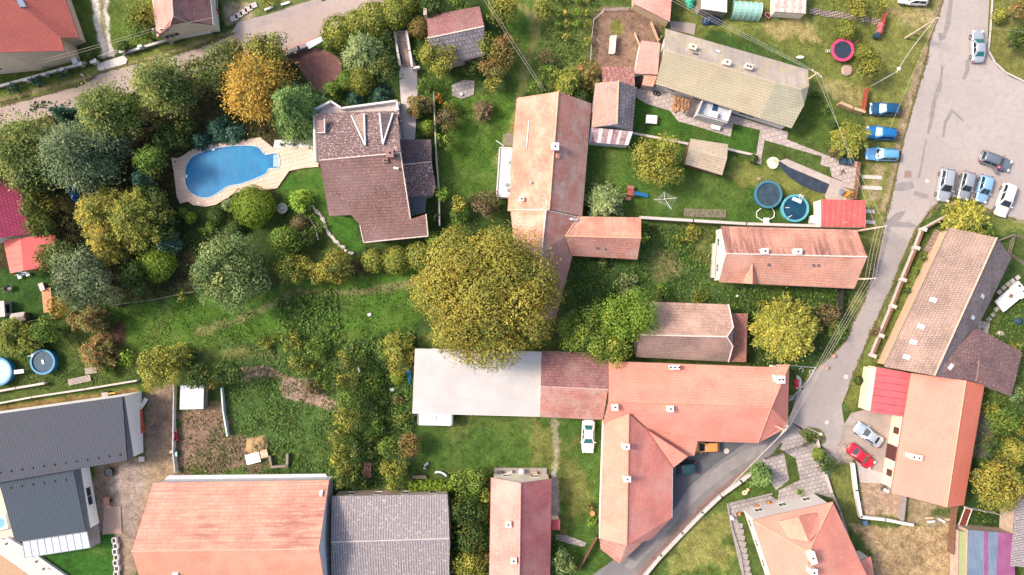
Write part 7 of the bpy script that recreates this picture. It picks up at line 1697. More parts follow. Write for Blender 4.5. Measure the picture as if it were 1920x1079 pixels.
fence([(-20,737),(30,728),(83,719)],.8,'short grey garden wall below the round blue pool',CONC,'garden_wall','wall','wall',th=.22,post=CONC)
fence([(5,611),(60,602),(100,592)],1.4,'dark board fence under the orange timber deck',WOOD,style='board')
fence([(326,725),(325,770),(324,850),(328,886)],.8,'white-topped fence left of the small white shed',WHITE,style='wall',th=.07,post=CONC)
fence([(415,728),(418,770),(426,818)],.8,'short pale green-white fence right of the small white shed',plain('mint_paint',(.55,.66,.62),.6),style='wall',th=.1)
fence([(813,172),(815,230),(818,300),(823,360),(824,424)],1.5,'thin grey-white fence running beside the villa annex',plain('fence_grey',(.50,.54,.55),.6),style='wall',th=.07,post=CONC)
fence([(1200,408),(1300,414),(1400,420),(1540,424)],1.6,'long old concrete wall between the pool lawn and the streaked barn',CONCD,'garden_wall','wall','wall',th=.3,post=CONC)
fence([(1188,250),(1290,270)],.35,'low concrete edging wall left of the beige garden shed',CONC,'edging_wall','wall','wall',th=.25,post=CONC)
fence([(1364,280),(1418,292)],.35,'low concrete edging wall right of the beige garden shed',CONC,'edging_wall','wall','wall',th=.25,post=CONC)
fence([(1577,193),(1600,203),(1622,210)],1.3,'short tan brick wall left of the dark blue car',plain('tan_brick',(.50,.33,.20),.85,fine=.2),'brick_wall','wall','wall',th=.3)
fence([(1629,165),(1622,208)],1.4,'red boarded gate fence beside the dark blue car',REDW,style='board',gap=1.6)
fence([(1664,22),(1653,62)],1.4,'red boarded fence beside the yellow bushes at the top',REDW,style='board',gap=1.6)
fence([(1614,305),(1610,350),(1606,372)],1.3,'brown garden gate fence above the rusty red roof',WOODB,style='board',gap=1.6)
fence([(1862,-20),(1857,60),(1853,95)],.12,'straight pale kerb edge beside the silver saloon car',CONC,'kerb','kerb','wall',th=.15)
fence([(1853,95),(1866,118),(1885,136),(1922,154)],.12,'curved pale kerb edge around the top right lawn',CONC,'kerb','kerb','wall',th=.15)
# fence of the maroon house: concrete base, brown panels, white pillars
e = empty('street_fence',P(1690,560),0,'street fence with brown panels and white pillars along the long maroon house','fence')
L_ = [(1781,405),(1735,430),(1722,465),(1697,525),(1678,575),(1655,630),(1640,668)]
for (a,b) in zip(L_[:-1],L_[1:]):
    A,B = P(*a,1.2),P(*b,1.2); d = B - A; an = math.atan2(d.y,d.x); m = (A + B) / 2
    mb = MB(); mb.box((m.x,m.y,.2),(d.length,.42,.4),an); part(e,mb,'plinth',CONC)
    mb = MB(); [mb.box((m.x,m.y,z),(d.length - .6,.06,.18),an) for z in (.5,.72,.94)]; part(e,mb,'fence_panel',WOODB)
for a in L_[1:]:
    A = P(*a,1.4); mb = MB(); mb.box((A.x,A.y,.55),(.5,.4,1.1),-.35); mb.box((A.x,A.y,1.14),(.78,.5,.09),-.35); part(e,mb,'pillar',CONC)
# low stone wall along the lower road with rail
fence([(1412,885),(1390,903),(1352,930),(1318,962),(1280,1000),(1240,1042),(1205,1085)],.7,'white coping wall curving along the lower road',CONC,'garden_wall','wall','wall',th=.42,post=CONC)
fence([(1404,880),(1345,925),(1312,956),(1272,998),(1225,1050),(1190,1090)],1.0,'rusty rail fence between the lower road and its white coping wall',plain('rusty_rail',(.30,.16,.13),.8,fine=.3),gap=3)
fence([(1600,870),(1606,920),(1615,970),(1660,975),(1712,985)],.8,'low white wall around the bare yard by the red car',PARA,'garden_wall','wall','wall',th=.32,post=PARA)
fence([(1697,928),(1692,975)],1.0,'short dark wall closing the bare yard below the salmon-roofed house',CONCD,'garden_wall','wall','wall',th=.4)
fence([(1797,942),(1792,985),(1788,1040)],1.6,'brown timber beam fence left of the olive-green shed',WOODB,style='board')
fence([(1820,955),(1875,966)],1.5,'wire fence above the colourful corrugated shed',plain('wire_grey',(.45,.38,.35),.6),style='mesh')
fence([(1120,1010),(1085,1072)],1.3,'brown yard gate at the south-west of the broad salmon wing',WOODB,style='board',gap=2.4)
fence([(1560,925),(1575,958),(1590,1005),(1598,1030)],.5,'grey stone edging wall right of the white villa',CONCD,'edging_wall','wall','wall',th=.2)
fence([(1533,825),(1545,880),(1560,925)],.5,'grey edging wall along the flagged walk',CONC,'edging_wall','wall','wall',th=.25)
fence([(1438,862),(1510,838),(1542,822)],1.2,'dark metal fence crossing the flagged front court',GUT_D,style='mesh')
fence([(1364,945),(1372,990),(1388,1040),(1396,1090)],.3,'low kerb wall on the west side of the flagstone walk',CONCD,'edging_wall','wall','wall',th=.15)
fence([(1366,948),(1400,938),(1448,926)],.3,'low kerb wall on the north side of the flagstone walk',CONCD,'edging_wall','wall','wall',th=.15)
fence([(12,1010),(60,1038),(125,1084)],.5,'diagonal white wall between the green lawn and the garden path',PARA,'garden_wall','wall','wall',th=.28,post=PARA)
fence([(-10,164),(20,156),(60,145),(115,130),(160,118)],.5,'low white roadside wall below the terracotta-roofed house',CONC,'garden_wall','wall','wall',th=.25,post=PARA)
fence([(240,97),(270,88),(310,76),(395,60)],.5,'low white roadside wall below the half-hipped house',CONC,'garden_wall','wall','wall',th=.22,post=PARA)
fence([(740,60),(746,100),(750,122)],1.0,'white wall on the left side of the villa stairs',PARA,'stair_wall','wall','wall',th=.22)
fence([(762,58),(768,95),(773,128),(786,126)],1.0,'white wall on the right side of the villa stairs',PARA,'stair_wall','wall','wall',th=.22)
fence([(531,102),(560,90),(575,84)],1.0,'dark retaining wall at the upper edge of the brick patio',CONCD,'retaining_wall','wall','wall',th=.5)
fence([(748,192),(752,230),(754,262)],.8,'dark low wall between the villa balcony and the drive',CONCD,'retaining_wall','wall','wall',th=.2)
fence([(1108,112),(1110,70),(1114,35),(1135,16),(1180,14)],1.0,'wire fence around the earthy animal pen',plain('wire_grey',(.45,.38,.35),.6),style='mesh')
fence([(1222,40),(1236,75),(1241,68)],1.2,'diagonal plank fence beside the earthy animal pen',WOODL,style='board',gap=1.5)
fence([(1190,62),(1200,86)],.4,'single pale plank leaning in the earthy pen',WOODL,'plank','plank','wall',th=.1)
fence([(1866,455),(1905,440),(1930,450)],1.0,'grey timber rail fence right of the long maroon house roof',WOOD)
fence([(1905,440),(1896,475),(1930,500)],1.0,'weathered wooden frame fence at the right edge by the maroon house',WOOD)
fence([(1582,540),(1580,585)],1.8,'tall dark timber gate below the streaked barn',plain('dark_gate',(.035,.03,.03),.8),style='board',gap=1.5)
fence([(1480,686),(1530,690),(1518,712),(1482,752)],.6,'thin grey fence around the tiny garden at the east end of the farmhouse',plain('fence_grey',(.50,.54,.55),.6),style='mesh')
fence([(1340,458),(1337,520)],.8,'stacked pale blocks beside the west gable of the streaked barn',CONC,'block_stack','blocks','wall',th=.35)
fence([(672,690),(674,698)],1,'short grey post rail in the leafy strip',plain('fence_grey',(.50,.54,.55),.6),'rail','rail','wall',th=.08)
# villa stairs
e = empty('stairs',P(757,92),0,'straight garden stairs between two white walls leading down to the villa','stairs')
for k in range(20): mb = MB(); q = P(752 + k * .75,62 + k * 3.3,0); mb.box((q.x,q.y,.55 - k * .026),(1.45,.26,.06)); mb.box((q.x,q.y - .1,.25),(1.45,.03,.5 - k * .02)); part(e,mb,'step',plain('step_stone',(.36,.27,.23),.85))
# rockery: a curved line of pale stones
e = empty('rockery',P(600,430),0,'curved row of pale rockery stones on the villa lawn','rockery')
cv = smooth_poly([(580,382),(592,395),(606,412),(612,430),(625,447),(640,462),(658,472)],6)[:36]
for k,(x,y) in enumerate(cv):
    mb = MB(); q = P(x + random.uniform(-1,1),y + random.uniform(-1,1)); mb.lathe([(.0,-.1),(.26,-.05),(.28,.12),(.16,.24),(0,.27)],q,7,sx=random.uniform(.7,1.3),sy=random.uniform(.6,1.1)); part(e,mb,'stone',CONC)
e = empty('rockery',P(595,440),0,'thin inner line of small stones left of the pale rockery row','rockery')
for k in range(16): mb = MB(); q = P(562 + 2.6 * k + 8 * math.sin(k * .25),398 + k * 3.4); mb.lathe([(.0,-.1),(.14,-.05),(.15,.08),(0,.14)],q,6); part(e,mb,'stone',CONC)

# ---------------- poles and overhead wires ----------------
def pole(px,py,hh,label,arm=0,wood=True,arms=True,base=None,group='wooden power poles'):
    p = P(px,py,hh) ; e = empty('power_pole',(p.x,p.y,0),0,label,'pole',group); M = plain('pole_wood',(.55,.42,.30),.85,fine=.2) if wood else CONC
    mb = MB(); mb.bar((0,0,0),(0,0,hh),.17,r2=.11,n=10); mb.build('shaft',M,e)
    if arms:
        d = Vector((math.cos(arm),math.sin(arm),0)); mb = MB(); mb.box((0,0,hh - .35),(1.6,.1,.12),arm); ca = mb.build('crossarm',plain('crossarm_metal',(.5,.45,.40),.6),e)
        for k in (-.7,-.25,.25,.7): mb = MB(); q = d * k; mb.lathe([(.03,hh - .3),(.05,hh - .2),(.08,hh - .12),(.05,hh - .05),(0,hh - .03)],q,8); mb.build('insulator',WHITE,ca)
    return Vector((p.x,p.y,hh))
CAB = plain('cable',(.48,.42,.36),.6,var=.05)
def wire(a,b,sag,label,r=.015,group='overhead power wires',mat=None):
    mb = MB(); n = 14; pts = [a.lerp(b,k / n) - Vector((0,0,4 * sag * (k / n) * (1 - k / n))) for k in range(n + 1)]
    mb.tube(pts,r,n=5); o = mb.build('overhead_wire',mat or CAB); recentre(o,a); tag(o,label,'wire',group); return o
p1 = pole(1533,137,7.5,'leaning-looking wooden pole at the east corner of the tan bungalow',2.5)
p2 = pole(1652,426,8.0,'wooden pole beside the street in front of the streaked barn',.2)
p3 = pole(1632,523,7.5,'pole at the street side below the streaked barn',.1)
p4 = pole(1472,808,8.0,'pole at the corner of the long salmon farmhouse roof',.9)
p5 = P(1195,1095,8)
pt = pole(1759,33,8.0,'tall double wooden pole on the verge at the top of the street',.7,arms=False)
mb = MB(); q = P(1715,66,0); mb.bar((q.x - .1,q.y + .1,0),pt - Vector((.1,0,1.0)),.14,r2=.1); o = mb.build('brace_pole',plain('pole_wood',(.55,.42,.30),.85,fine=.2)); tag(recentre(o,(q.x,q.y,0)),'slanted brace leaning against the tall double pole','pole brace')
def off(p,a,k): return p + Vector((math.cos(a) * k,math.sin(a) * k,0))
for k,o_ in enumerate((-.7,.1)): wire(P(895 + k * 6,-20,8),P(1018 + k * 5,171,6.0),.25,'overhead wire running from the top edge to the north gable of the long central house')
for k,o_ in enumerate((-.5,.0,.9)): wire(P(1180 + k * 14,-40,8),off(p1,2.5,o_),.3,'overhead wire crossing above the tan bungalow from the top edge')
for o_ in (-.6,.6): wire(off(p1,2.5,o_),off(p2,.2,o_),.35,'overhead wire between the bungalow pole and the street pole')
for o_ in (-.7,-.25,.25,.7): wire(off(p2,.2,o_),off(p3,.1,o_),.2,'overhead wire between the two poles beside the streaked barn')
for o_ in (-.7,-.25,.25,.7): wire(off(p3,.1,o_),off(p4,.7,o_ * 1.1),.35,'overhead wire following the street bend to the farmhouse pole')
for o_ in (-.7,-.25,.25,.7): wire(off(p4,.7,o_ * 1.1),off(p5,.75,o_),.3,'overhead wire above the lower road toward the bottom edge')
for dy in (0,5): wire(P(60,118 + dy,6),P(286,54 + dy,6),.2,'overhead wire across the driveway to the half-hipped house')
wire(P(286,54,6),P(400,33,6),.15,'overhead wire crossing the maroon roof of the half-hipped house')
wire(pt,P(1930,62,7),.3,'overhead wire from the tall double pole to the right edge')
wire(pt,P(1668,243,6),.3,'thin wire from the tall double pole to the verge by the blue cars')
pg = pole(286,55,6.0,'slim grey pole at the corner of the half-hipped house',arms=False,wood=False)
wire(off(p2,.2,.3),P(1720,427,5),.1,'thin wire crossing the street from the street pole')
# street lamp with curved arm
p = P(1680,138,6.5); bse = (p.x - .1,p.y + .1,0); e = empty('street_lamp',bse,0,'street lamp with curved arm on the verge above the blue cars','street lamp')
mb = MB(); mb.bar((0,0,0),(0,0,6.0),.08,r2=.05); mb.build('shaft',CONC,e)
mb = MB(); mb.tube([Vector((0,0,6.0)),Vector((.15,.15,6.35)),Vector((.5,.5,6.5))],.04); mb.build('arm',CONC,e); mb = MB(); mb.lathe([(.0,6.38),(.24,6.4),(.22,6.5),(.1,6.58),(0,6.6)],(.55,.55,0),12); mb.build('lamp_head',WHITE,e)
q = P(1752,38,7.4); wire(q,P(1681,137,6.6),.9,'sagging thick cable from the tall double pole to the street lamp',.045)
p = P(1553,820,5.0); e = empty('street_lamp',(p.x - 1.0,p.y + .4,0),0,'small street lamp at the road junction near the silver and red cars','street lamp')
mb = MB(); mb.bar((0,0,0),(0,0,5),.07,r2=.05); mb.build('shaft',CONC,e); mb = MB(); mb.lathe([(.0,4.95),(.2,5),(.15,5.15),(0,5.2)],(.0,0,0),12); mb.build('lamp_head',WHITE,e)

# ---------------- garden things ----------------
def thing(name,px,py,label,cat,rz=0.0,group=None,z=0.0,h=0.0):
    p = P(px,py,h); return empty(name,(p.x,p.y,z),rz,label,cat,group)
def boxes(e,nm,lst,mat,bev=0):
    mb = MB()
    for c,d,*r in lst: mb.box(c,d,r[0] if r else 0)
    return mb.build(nm,mat,e)
def bench(px,py,rz,label,mat,L=1.5):
    e = thing('bench',px,py,label,'bench',rz)
    boxes(e,'seat',[((0,y,.45),(L,.11,.04)) for y in (-.18,-.04,.10)],mat); boxes(e,'backrest',[((0,.24,z),(L,.03,.1)) for z in (.62,.78)],mat)
    for s_ in (-1,1):
        boxes(e,'leg',[((s_ * (L / 2 - .15),0,.22),(.06,.4,.44)),((s_ * (L / 2 - .15),.24,.45),(.05,.05,.8))],mat)
    return e
bench(290,243,R_(18),'brown wooden bench in the dark wood above the pool',plain('bench_wood',(.36,.18,.12),.8),1.5)
bench(787,893,0,'weathered grey bench beside the arborvitae row',WOOD,1.9)
# trampoline
e = thing('trampoline',1580,94,'round trampoline with bright pink padding on the lawn','trampoline',h=.9); r = 1.6
mb = MB(); mb.lathe([(r - .38,.86),(r - .38,.93),(r,.93),(r,.84),(r - .38,.86)],(0,0,0),32); mb.build('padding',plain('pink_pad',(.62,.05,.14),.6),e)
mb = MB(); mb.lathe([(r - .38,.88),(0,.87)],(0,0,0),32); mb.build('mat',plain('jump_mat',(.015,.03,.05),.7,var=.3),e)
for k in range(6): a = k * math.pi / 3; mb = MB(); mb.bar((math.cos(a) * r * .95,math.sin(a) * r * .95,0),(math.cos(a) * r * .95,math.sin(a) * r * .95,.85),.03); mb.build('leg',GUT_D,e)
for k in range(3): a = k * 2.1 + .5; mb = MB(); mb.bar((math.cos(a) * r,math.sin(a) * r,.9),(math.cos(a) * r * 1.03,math.sin(a) * r * 1.03,2.6),.035); mb.build('net_pole',plain('pink_pad',(.62,.05,.14),.6),e)
boxes(e,'ladder',[((-r - .25,y,.5),(.7,.04,.05)) for y in (-.15,.15)] + [((-r - .1 - k * .2,0,.5 - k * .08),(.05,.3,.03)) for k in range(3)],WHITE)
e = thing('well_cover',1587,133,'round wooden well cover just below the trampoline','well cover'); mb = MB(); mb.lathe([(.68,0),(.68,.3),(.6,.34),(0,.35)],(0,0,0),24); mb.build('lid',plain('well_wood',(.40,.26,.22),.8,var=.3,fine=.3),e); mb = MB(); mb.lathe([(.74,0),(.74,.26),(.69,.26),(.69,0)],(0,0,0),24); mb.build('rim',CONC,e)
for x,y,c_,lb in ((1648,51,'rose','upper rose-coloured plastic barrel beside the red fence'),(1646,61,'dusky','dusky red plastic barrel in the middle of three beside the red fence'),(1640,70,'navy','dark blue rain barrel below the two red barrels')):
    e = thing('barrel',x,y,lb,'barrel',group='barrels beside the red fence'); m_ = {'rose': plain('rose_plastic',(.55,.15,.16),.5),'dusky': plain('dusky_plastic',(.40,.14,.16),.5),'navy': plain('navy_plastic',(.02,.05,.09),.4)}[c_]
    mb = MB(); mb.lathe([(.34,0),(.40,.3),(.40,.6),(.35,.88),(.30,.9),(0,.9)],(0,0,0),16); mb.build('body',m_,e); mb = MB(); mb.lathe([(.36,.88),(.36,.94),(.1,.96),(0,.96)],(0,0,0),16); mb.build('lid',m_,e)
# rotary dryer
e = thing('rotary_dryer',1247,373,'white rotary clothes dryer on the lawn beside the yellow-green fruit tree','clothes dryer',R_(15),h=1.8)
mb = MB(); mb.bar((0,0,0),(0,0,1.6),.03); mb.build('pole',WHITE,e)
dd = [Vector((math.cos(a) * l_,math.sin(a) * l_,1.95)) for a,l_ in ((-.2,1.6),(math.pi / 2 - .1,1.0),(math.pi - .15,1.6),(-math.pi / 2 + .25,1.7))]
for d in dd: mb = MB(); mb.bar((0,0,1.5),d,.028); mb.build('arm',WHITE,e)
mb = MB()
for t in (.45,.6,.75,.9):
    for i in range(4): mb.bar(Vector((0,0,1.5)).lerp(dd[i],t),Vector((0,0,1.5)).lerp(dd[(i + 1) % 4],t),.008,n=4)
mb.build('line',WHITE,e)
# slide
e = thing('slide',1180,363,'childrens play tower with a blue slide on the lawn','slide',R_(-8));
mb = MB(); v = [];
for k in range(7): t = k / 6; v.append((t,1.15 - 1.05 * t ** .8))
secs = [[Vector((.35 + 2.3 * t,y,z + (.14 if abs(y) > .2 else 0))) for y in (-.26,-.22,.22,.26)] for t,z in v]; loft(mb,secs,close=False); loft(mb,[[q - Vector((0,0,.05)) for q in s_][::-1] for s_ in secs],close=False); mb.build('chute',plain('slide_blue',(.03,.17,.42),.35),e)
boxes(e,'platform',[((0,0,1.1),(.8,.9,.06))],REDW); boxes(e,'roof',[((0,.75,.5),(.9,.5,.5)),((-.1,-.8,.25),(.8,.5,.3))],plain('play_brown',(.30,.12,.09),.7))
for sx in (-.35,.35):
    for sy in (-.4,.4): boxes(e,'post',[((sx,sy,.85),(.08,.08,1.7))],REDW)
# assorted single things
e = thing('garden_cart',1220,226,'white boxy garden cart on the lawn left of the roof terrace','cart',R_(-5)); boxes(e,'box',[((0,0,.45),(1.55,1.15,.5))],WHITE); boxes(e,'lid',[((-.02,0,.74),(1.35,.95,.07))],plain('lid_white',(.7,.7,.68),.4)); boxes(e,'handle',[((.95,-.15,.4),(.5,.05,.05))],GUT_D)
for sy in (-1,1): mb = MB(); mb.bar((0,sy * .55,.2),(0,sy * .65,.2),.2,n=12); mb.build('wheel',TYRE,e)
e = thing('sofa',1146,86,'white garden couch with three seats in the earthy pen','couch',R_(-5)); boxes(e,'seat',[((.1,0,.22),(.75,2.5,.4))],WHITE); boxes(e,'backrest',[((.42,0,.45),(.2,2.5,.8))],WHITE)
for y in (-.8,0,.8): boxes(e,'cushion',[((-.1,y,.46),(.5,.55,.1))],plain('cushion_sand',(.55,.42,.33),.9))
e = thing('greenhouse',1396,23,'small rounded greenhouse with pale green sheeting at the top edge','greenhouse',R_(-4))
mb = MB(); secs = []
for k in range(9): x = -1.9 + 3.8 * k / 8; secs.append([Vector((x,1.2 * math.cos(a),2.0 * math.sin(a) ** .8 if math.sin(a) > 0 else 0)) for a in [math.pi * j / 10 for j in range(11)]])
loft(mb,secs); mb.build('cover',plain('green_sheet',(.26,.48,.40),.4,var=.12,scale=1.5),e)
for k in range(6): mb = MB(); x = -1.9 + 3.8 * k / 5; mb.tube([Vector((x,1.23 * math.cos(math.pi * j / 10),2.04 * (math.sin(math.pi * j / 10) ** .8 if j not in (0,10) else 0))) for j in range(11)],.025); mb.build('hoop',WHITE,e)
def tarp(px,py,rx,ry,hh,label,mat,rz=0.0,name='tarpaulin'):
    p = P(px,py); n,m = 18,8; vs = []; fs = []
    for i in range(m + 1):
        for j in range(n):
            a = 2 * math.pi * j / n; k = i / m; irr = 1 + .14 * math.sin(a * 3 + px) + .10 * math.sin(a * 5 + py) + random.uniform(-.06,.06)
            x,y = math.cos(a) * rx * k * irr,math.sin(a) * ry * k * irr; vs.append((x * math.cos(rz) - y * math.sin(rz),x * math.sin(rz) + y * math.cos(rz),hh * (1 - k ** 1.6) * random.uniform(.8,1.15) if i < m else -.1))
    for i in range(m):
        for j in range(n): fs.append((i * n + j,(i + 1) * n + j,(i + 1) * n + (j + 1) % n,i * n + (j + 1) % n))
    mb = MB(); mb.add(vs,fs); o = mb.build(name,mat); o.location = (p.x,p.y,0); tag(o,label,'tarpaulin'); return o
tarp(138,360,.75,1.75,.9,'crumpled bright blue tarpaulin between the dark trees',plain('blue_tarp',(.015,.13,.42),.5,var=.35,scale=1.5),.3)
tarp(1335,38,1.5,.85,.8,'heap under a dark navy tarpaulin below the whitish shed',plain('navy_tarp',(.02,.045,.09),.4,var=.4,scale=3))
tarp(767,706,.35,1.2,.6,'blue tarpaulin roll beside the left edge of the pale flat roof',plain('sky_tarp',(.03,.25,.48),.5,var=.2),.1)
tarp(1294,6,.7,.8,.7,'bright green plastic heap at the top edge',plain('green_plastic',(.03,.38,.25),.5))
tarp(1310,18,.5,.9,.6,'grey bundle beside the green plastic heap',plain('grey_bundle',(.16,.17,.2),.7))
# tables
e = thing('round_table',529,391,'round glass garden table on the lawn below the pool','table',h=.7); mb = MB(); mb.lathe([(.70,.68),(.70,.72),(.0,.72)],(0,0,0),28); mb.build('tabletop',glassy('table_glass',(.10,.12,.12),.1),e)
mb = MB(); mb.lathe([(.70,.66),(.75,.69),(.70,.74)],(0,0,0),28); mb.build('rim',plain('rim_metal',(.45,.42,.4),.4),e); mb = MB(); mb.bar((0,0,0),(0,0,.7),.05); mb.lathe([(.3,0),(.28,.05),(0,.06)],(0,0,0),14); mb.build('leg',GUT_D,e)
mb = MB(); mb.lathe([(0,0),(.1,.04),(.13,.12),(.09,.2),(0,.24)],(0,0,0),14); o = mb.build('garden_ball',WHITE); q = P(529,391,.8); o.location = (q.x,q.y,.73); tag(o,'white ball lying on the round glass table','ball')
# small white scraps and boxes
for x,y,s_,lb,nm,ct in ((693,590,.4,'white square slab lying in the green meadow','slab','slab'),(1381,555,.3,'small white bucket on the grass below the streaked barn','bucket','bucket'),(735,731,.45,'pale stone slab beside the leafy strip','slab','slab'),(865,178,.4,'small white pot on the paved corner near the grey-brown bush','pot','pot'),(1342,322,.3,'dummy','x','x')):
    if lb == 'dummy': continue
    e = thing(nm,x,y,lb,ct,.3)
    if ct == 'slab': boxes(e,'plate',[((0,0,.1),(s_ * 1.3,s_,.1)),((.05,.02,.18),(s_ * .8,s_ * .8,.06),.2)],PARA)
    else: mb = MB(); mb.lathe([(s_ * .35,0),(s_ * .5,.35),(s_ * .42,.35),(s_ * .4,.3),(0,.28)],(0,0,0),14); mb.build('body',WHITE,e)
# white unit beside the red shed, barbecue etc
e = thing('storage_box',1525,413,'white appliance box against the red roofed shed','box'); boxes(e,'body',[((0,0,.5),(1.4,1.05,1.0))],WHITE); mb = MB(); mb.lathe([(.16,1.0),(.16,1.02),(0,1.03)],(.2,.2,0),14); mb.lathe([(.05,1.03),(.0,1.05)],(.2,.2,0),8); mb.build('fan',GUT_D,e); boxes(e,'lid',[((0,0,1.01),(1.46,1.1,.03))],WHITE)
e = thing('dustbin',1588,303,'pair of dark blue wheeled bins beside the garden gate','bin',R_(-8),h=1.0)
for dx in (-.4,.4): boxes(e,'body',[((dx,0,.5),(.6,.7,1.0))],plain('bin_blue',(.02,.045,.075),.5)); boxes(e,'lid',[((dx,.02,1.03),(.66,.78,.07))],plain('bin_lid',(.03,.065,.10),.4))
mb = MB(); mb.tube([Vector((-.3,0,.15)),Vector((.0,.1,.2)),Vector((.35,-.1,.12))],.09); mb.bar((0,.1,.18),(.15,.4,.1),.06); mb.bar((-.1,0,.15),(-.3,-.35,.1),.05); o = mb.build('folded_umbrella',GUT_D); q = P(1579,323); o.location = (q.x,q.y,.04); tag(o,'small black folded umbrella lying on the paved path','umbrella')
e = thing('clay_tub',1603,309,'pinkish round clay tub on the gate path','tub'); mb = MB(); mb.lathe([(.3,0),(.42,.4),(.36,.4),(.3,.2),(0,.18)],(0,0,0),16); mb.build('body',plain('clay',(.55,.34,.28),.8),e)
e = thing('stone_table',1449,306,'pale rounded stone slab with a wooden seat beside the pond','slab'); mb = MB(); mb.prism([(.85 * math.cos(a) * (1 + .1 * math.sin(3 * a)),.85 * math.sin(a)) for a in [k * .42 for k in range(15)]],-.05,.14); mb.build('slab',plain('pale_stone',(.62,.55,.45),.8,fine=.1),e); boxes(e,'seat',[((.3,.25,.32),(.8,.3,.05),-.6)],WOODL); boxes(e,'leg',[((.1,.4,.2),(.06,.3,.3)),((.5,.1,.2),(.06,.3,.3))],WOODL)
e = thing('stone_block',1423,336,'small brown stone lying on the lawn near the covered pool','stone'); mb = MB(); mb.lathe([(0,-.05),(.3,0),(.3,.15),(0,.22)],(0,0,0),6); mb.build('stone',plain('brown_stone',(.30,.2,.14),.9),e)
e = thing('grill',1578,360,'dark kettle grill beside the flame-orange bush','grill',h=.8); mb = MB(); mb.lathe([(0,.5),(.35,.6),(.42,.78),(.3,.95),(0,1.0)],(0,0,0),18); mb.build('kettle',plain('grill_grey',(.16,.2,.26),.3),e)
for a in (0,2.1,4.2): mb = MB(); mb.bar((.3 * math.cos(a),.3 * math.sin(a),0),(.15 * math.cos(a),.15 * math.sin(a),.6),.02); mb.build('leg',GUT_D,e)
# driveway gate and white posts
for x,y,sx,sy,lb in ((140,114,.75,.85,'largest white roadside pillar left of the driveway gate'),(150,120,.6,.45,'white pillar cap just right of the largest pillar'),(116,130,.6,.4,'white pillar in the roadside wall above the middle teal bush'),(82,140,.6,.4,'white pillar in the roadside wall left of the gate, second from left'),(48,150,.6,.4,'white pillar in the roadside wall, leftmost'),(229,96,.8,.4,'white pillar right of the driveway gate'),(262,87,.6,.35,'white pillar beside the small gravel heap'),(175,115,.9,.5,'white pillar directly left of the driveway gate')):
    e = thing('gate_pillar',x,y,lb,'pillar',R_(18),group='white pillars of the roadside wall',h=1); boxes(e,'shaft',[((0,0,.5),(sx * .8,sy * .8,1.0))],PARA); boxes(e,'cap',[((0,0,1.04),(sx,sy,.1))],PARA)
e = thing('driveway_gate',208,104,'closed grey metal gate across the gravelled driveway','gate',R_(17)); boxes(e,'frame',[((0,0,.9),(2.9,.06,.06)),((0,0,.2),(2.9,.06,.06)),((-1.45,0,.55),(.06,.06,.9)),((1.45,0,.55),(.06,.06,.9))],CONC); boxes(e,'bars',[((-1.3 + k * .2,0,.55),(.03,.03,.7)) for k in range(14)],CONC)
e = thing('kerb_stone',156,142,'small white marker stone on the roadside verge','marker'); boxes(e,'stone',[((0,0,.12),(.6,.15,.24),-.5)],PARA)
for k,(x,y,r_) in enumerate([(505,17,.4),(536,8,.3)]): e = thing('stone_curb',x,y,('left' if k == 0 else 'right') + ' pale stone block on the verge above the street','stone',r_,group='pale stone blocks on the upper verge'); boxes(e,'block',[((0,0,.15),(1.3,.28,.3))],PARA)
for k in range(5): e = thing('slab',445 - k * 9 + 30,17 + k * 6 - 6,'grey paving slab in the slanting row beside the maroon roof','slab',R_(20),group='slanting row of paving slabs'); boxes(e,'plate',[((0,0,.03),(1.05,.75,.12))],CONC)
e = thing('garden_chair',410,25,'small red garden chair beside the paving slabs','chair',.4); boxes(e,'seat',[((0,0,.4),(.5,.5,.06))],plain('red_plastic',(.42,.06,.07),.5)); boxes(e,'backrest',[((0,.25,.65),(.5,.05,.5))],plain('red_plastic',(.42,.06,.07),.5))
for sx in (-.2,.2):
    for sy in (-.2,.2): boxes(e,'leg',[((sx,sy,.2),(.04,.04,.4))],plain('red_plastic',(.42,.06,.07),.5))
e = thing('trellis',403,12,'dark rails and boxes stacked beside the maroon roof','trellis'); boxes(e,'shelf',[((0,k * .5,.6),(1.0,.35,.06)) for k in range(-2,2)],GUT_D); boxes(e,'post',[((x,0,.35),(.06,2.0,.7)) for x in (-.4,.4)],CONC)
# white panel near the patio
e = thing('parasol',590,80,'folded white garden awning at the upper corner of the brick patio','awning',R_(20),h=1.2); mb = MB(); mb.add([(-1.1,-.5,1.0),(1.1,-.2,1.2),(1.1,.45,1.4),(-1.2,.3,1.3),(-1.1,-.5,.94),(1.1,-.2,1.14),(1.1,.45,1.34),(-1.2,.3,1.24)],[(0,1,2,3),(7,6,5,4),(0,4,5,1),(1,5,6,2),(2,6,7,3),(3,7,4,0)]); mb.build('cloth',plain('white_cloth',(.70,.72,.76),.7,var=.12,scale=2),e)
for x,y in ((-1,-.4),(1,-.1),(1,.4),(-1.1,.25)): mb = MB(); mb.bar((x,y,0),(x,y,1.0),.03); mb.build('post',GUT_D,e)
e = thing('garden_lamp',757,18,'white globe lamp on a post at the top of the villa stairs','lamp'); mb = MB(); mb.bar((0,0,0),(0,0,1.4),.04); mb.build('post',GUT_D,e); mb = MB(); mb.lathe([(0,1.35),(.2,1.42),(.28,1.6),(.2,1.78),(0,1.85)],(0,0,0),14); mb.build('globe',WHITE,e)
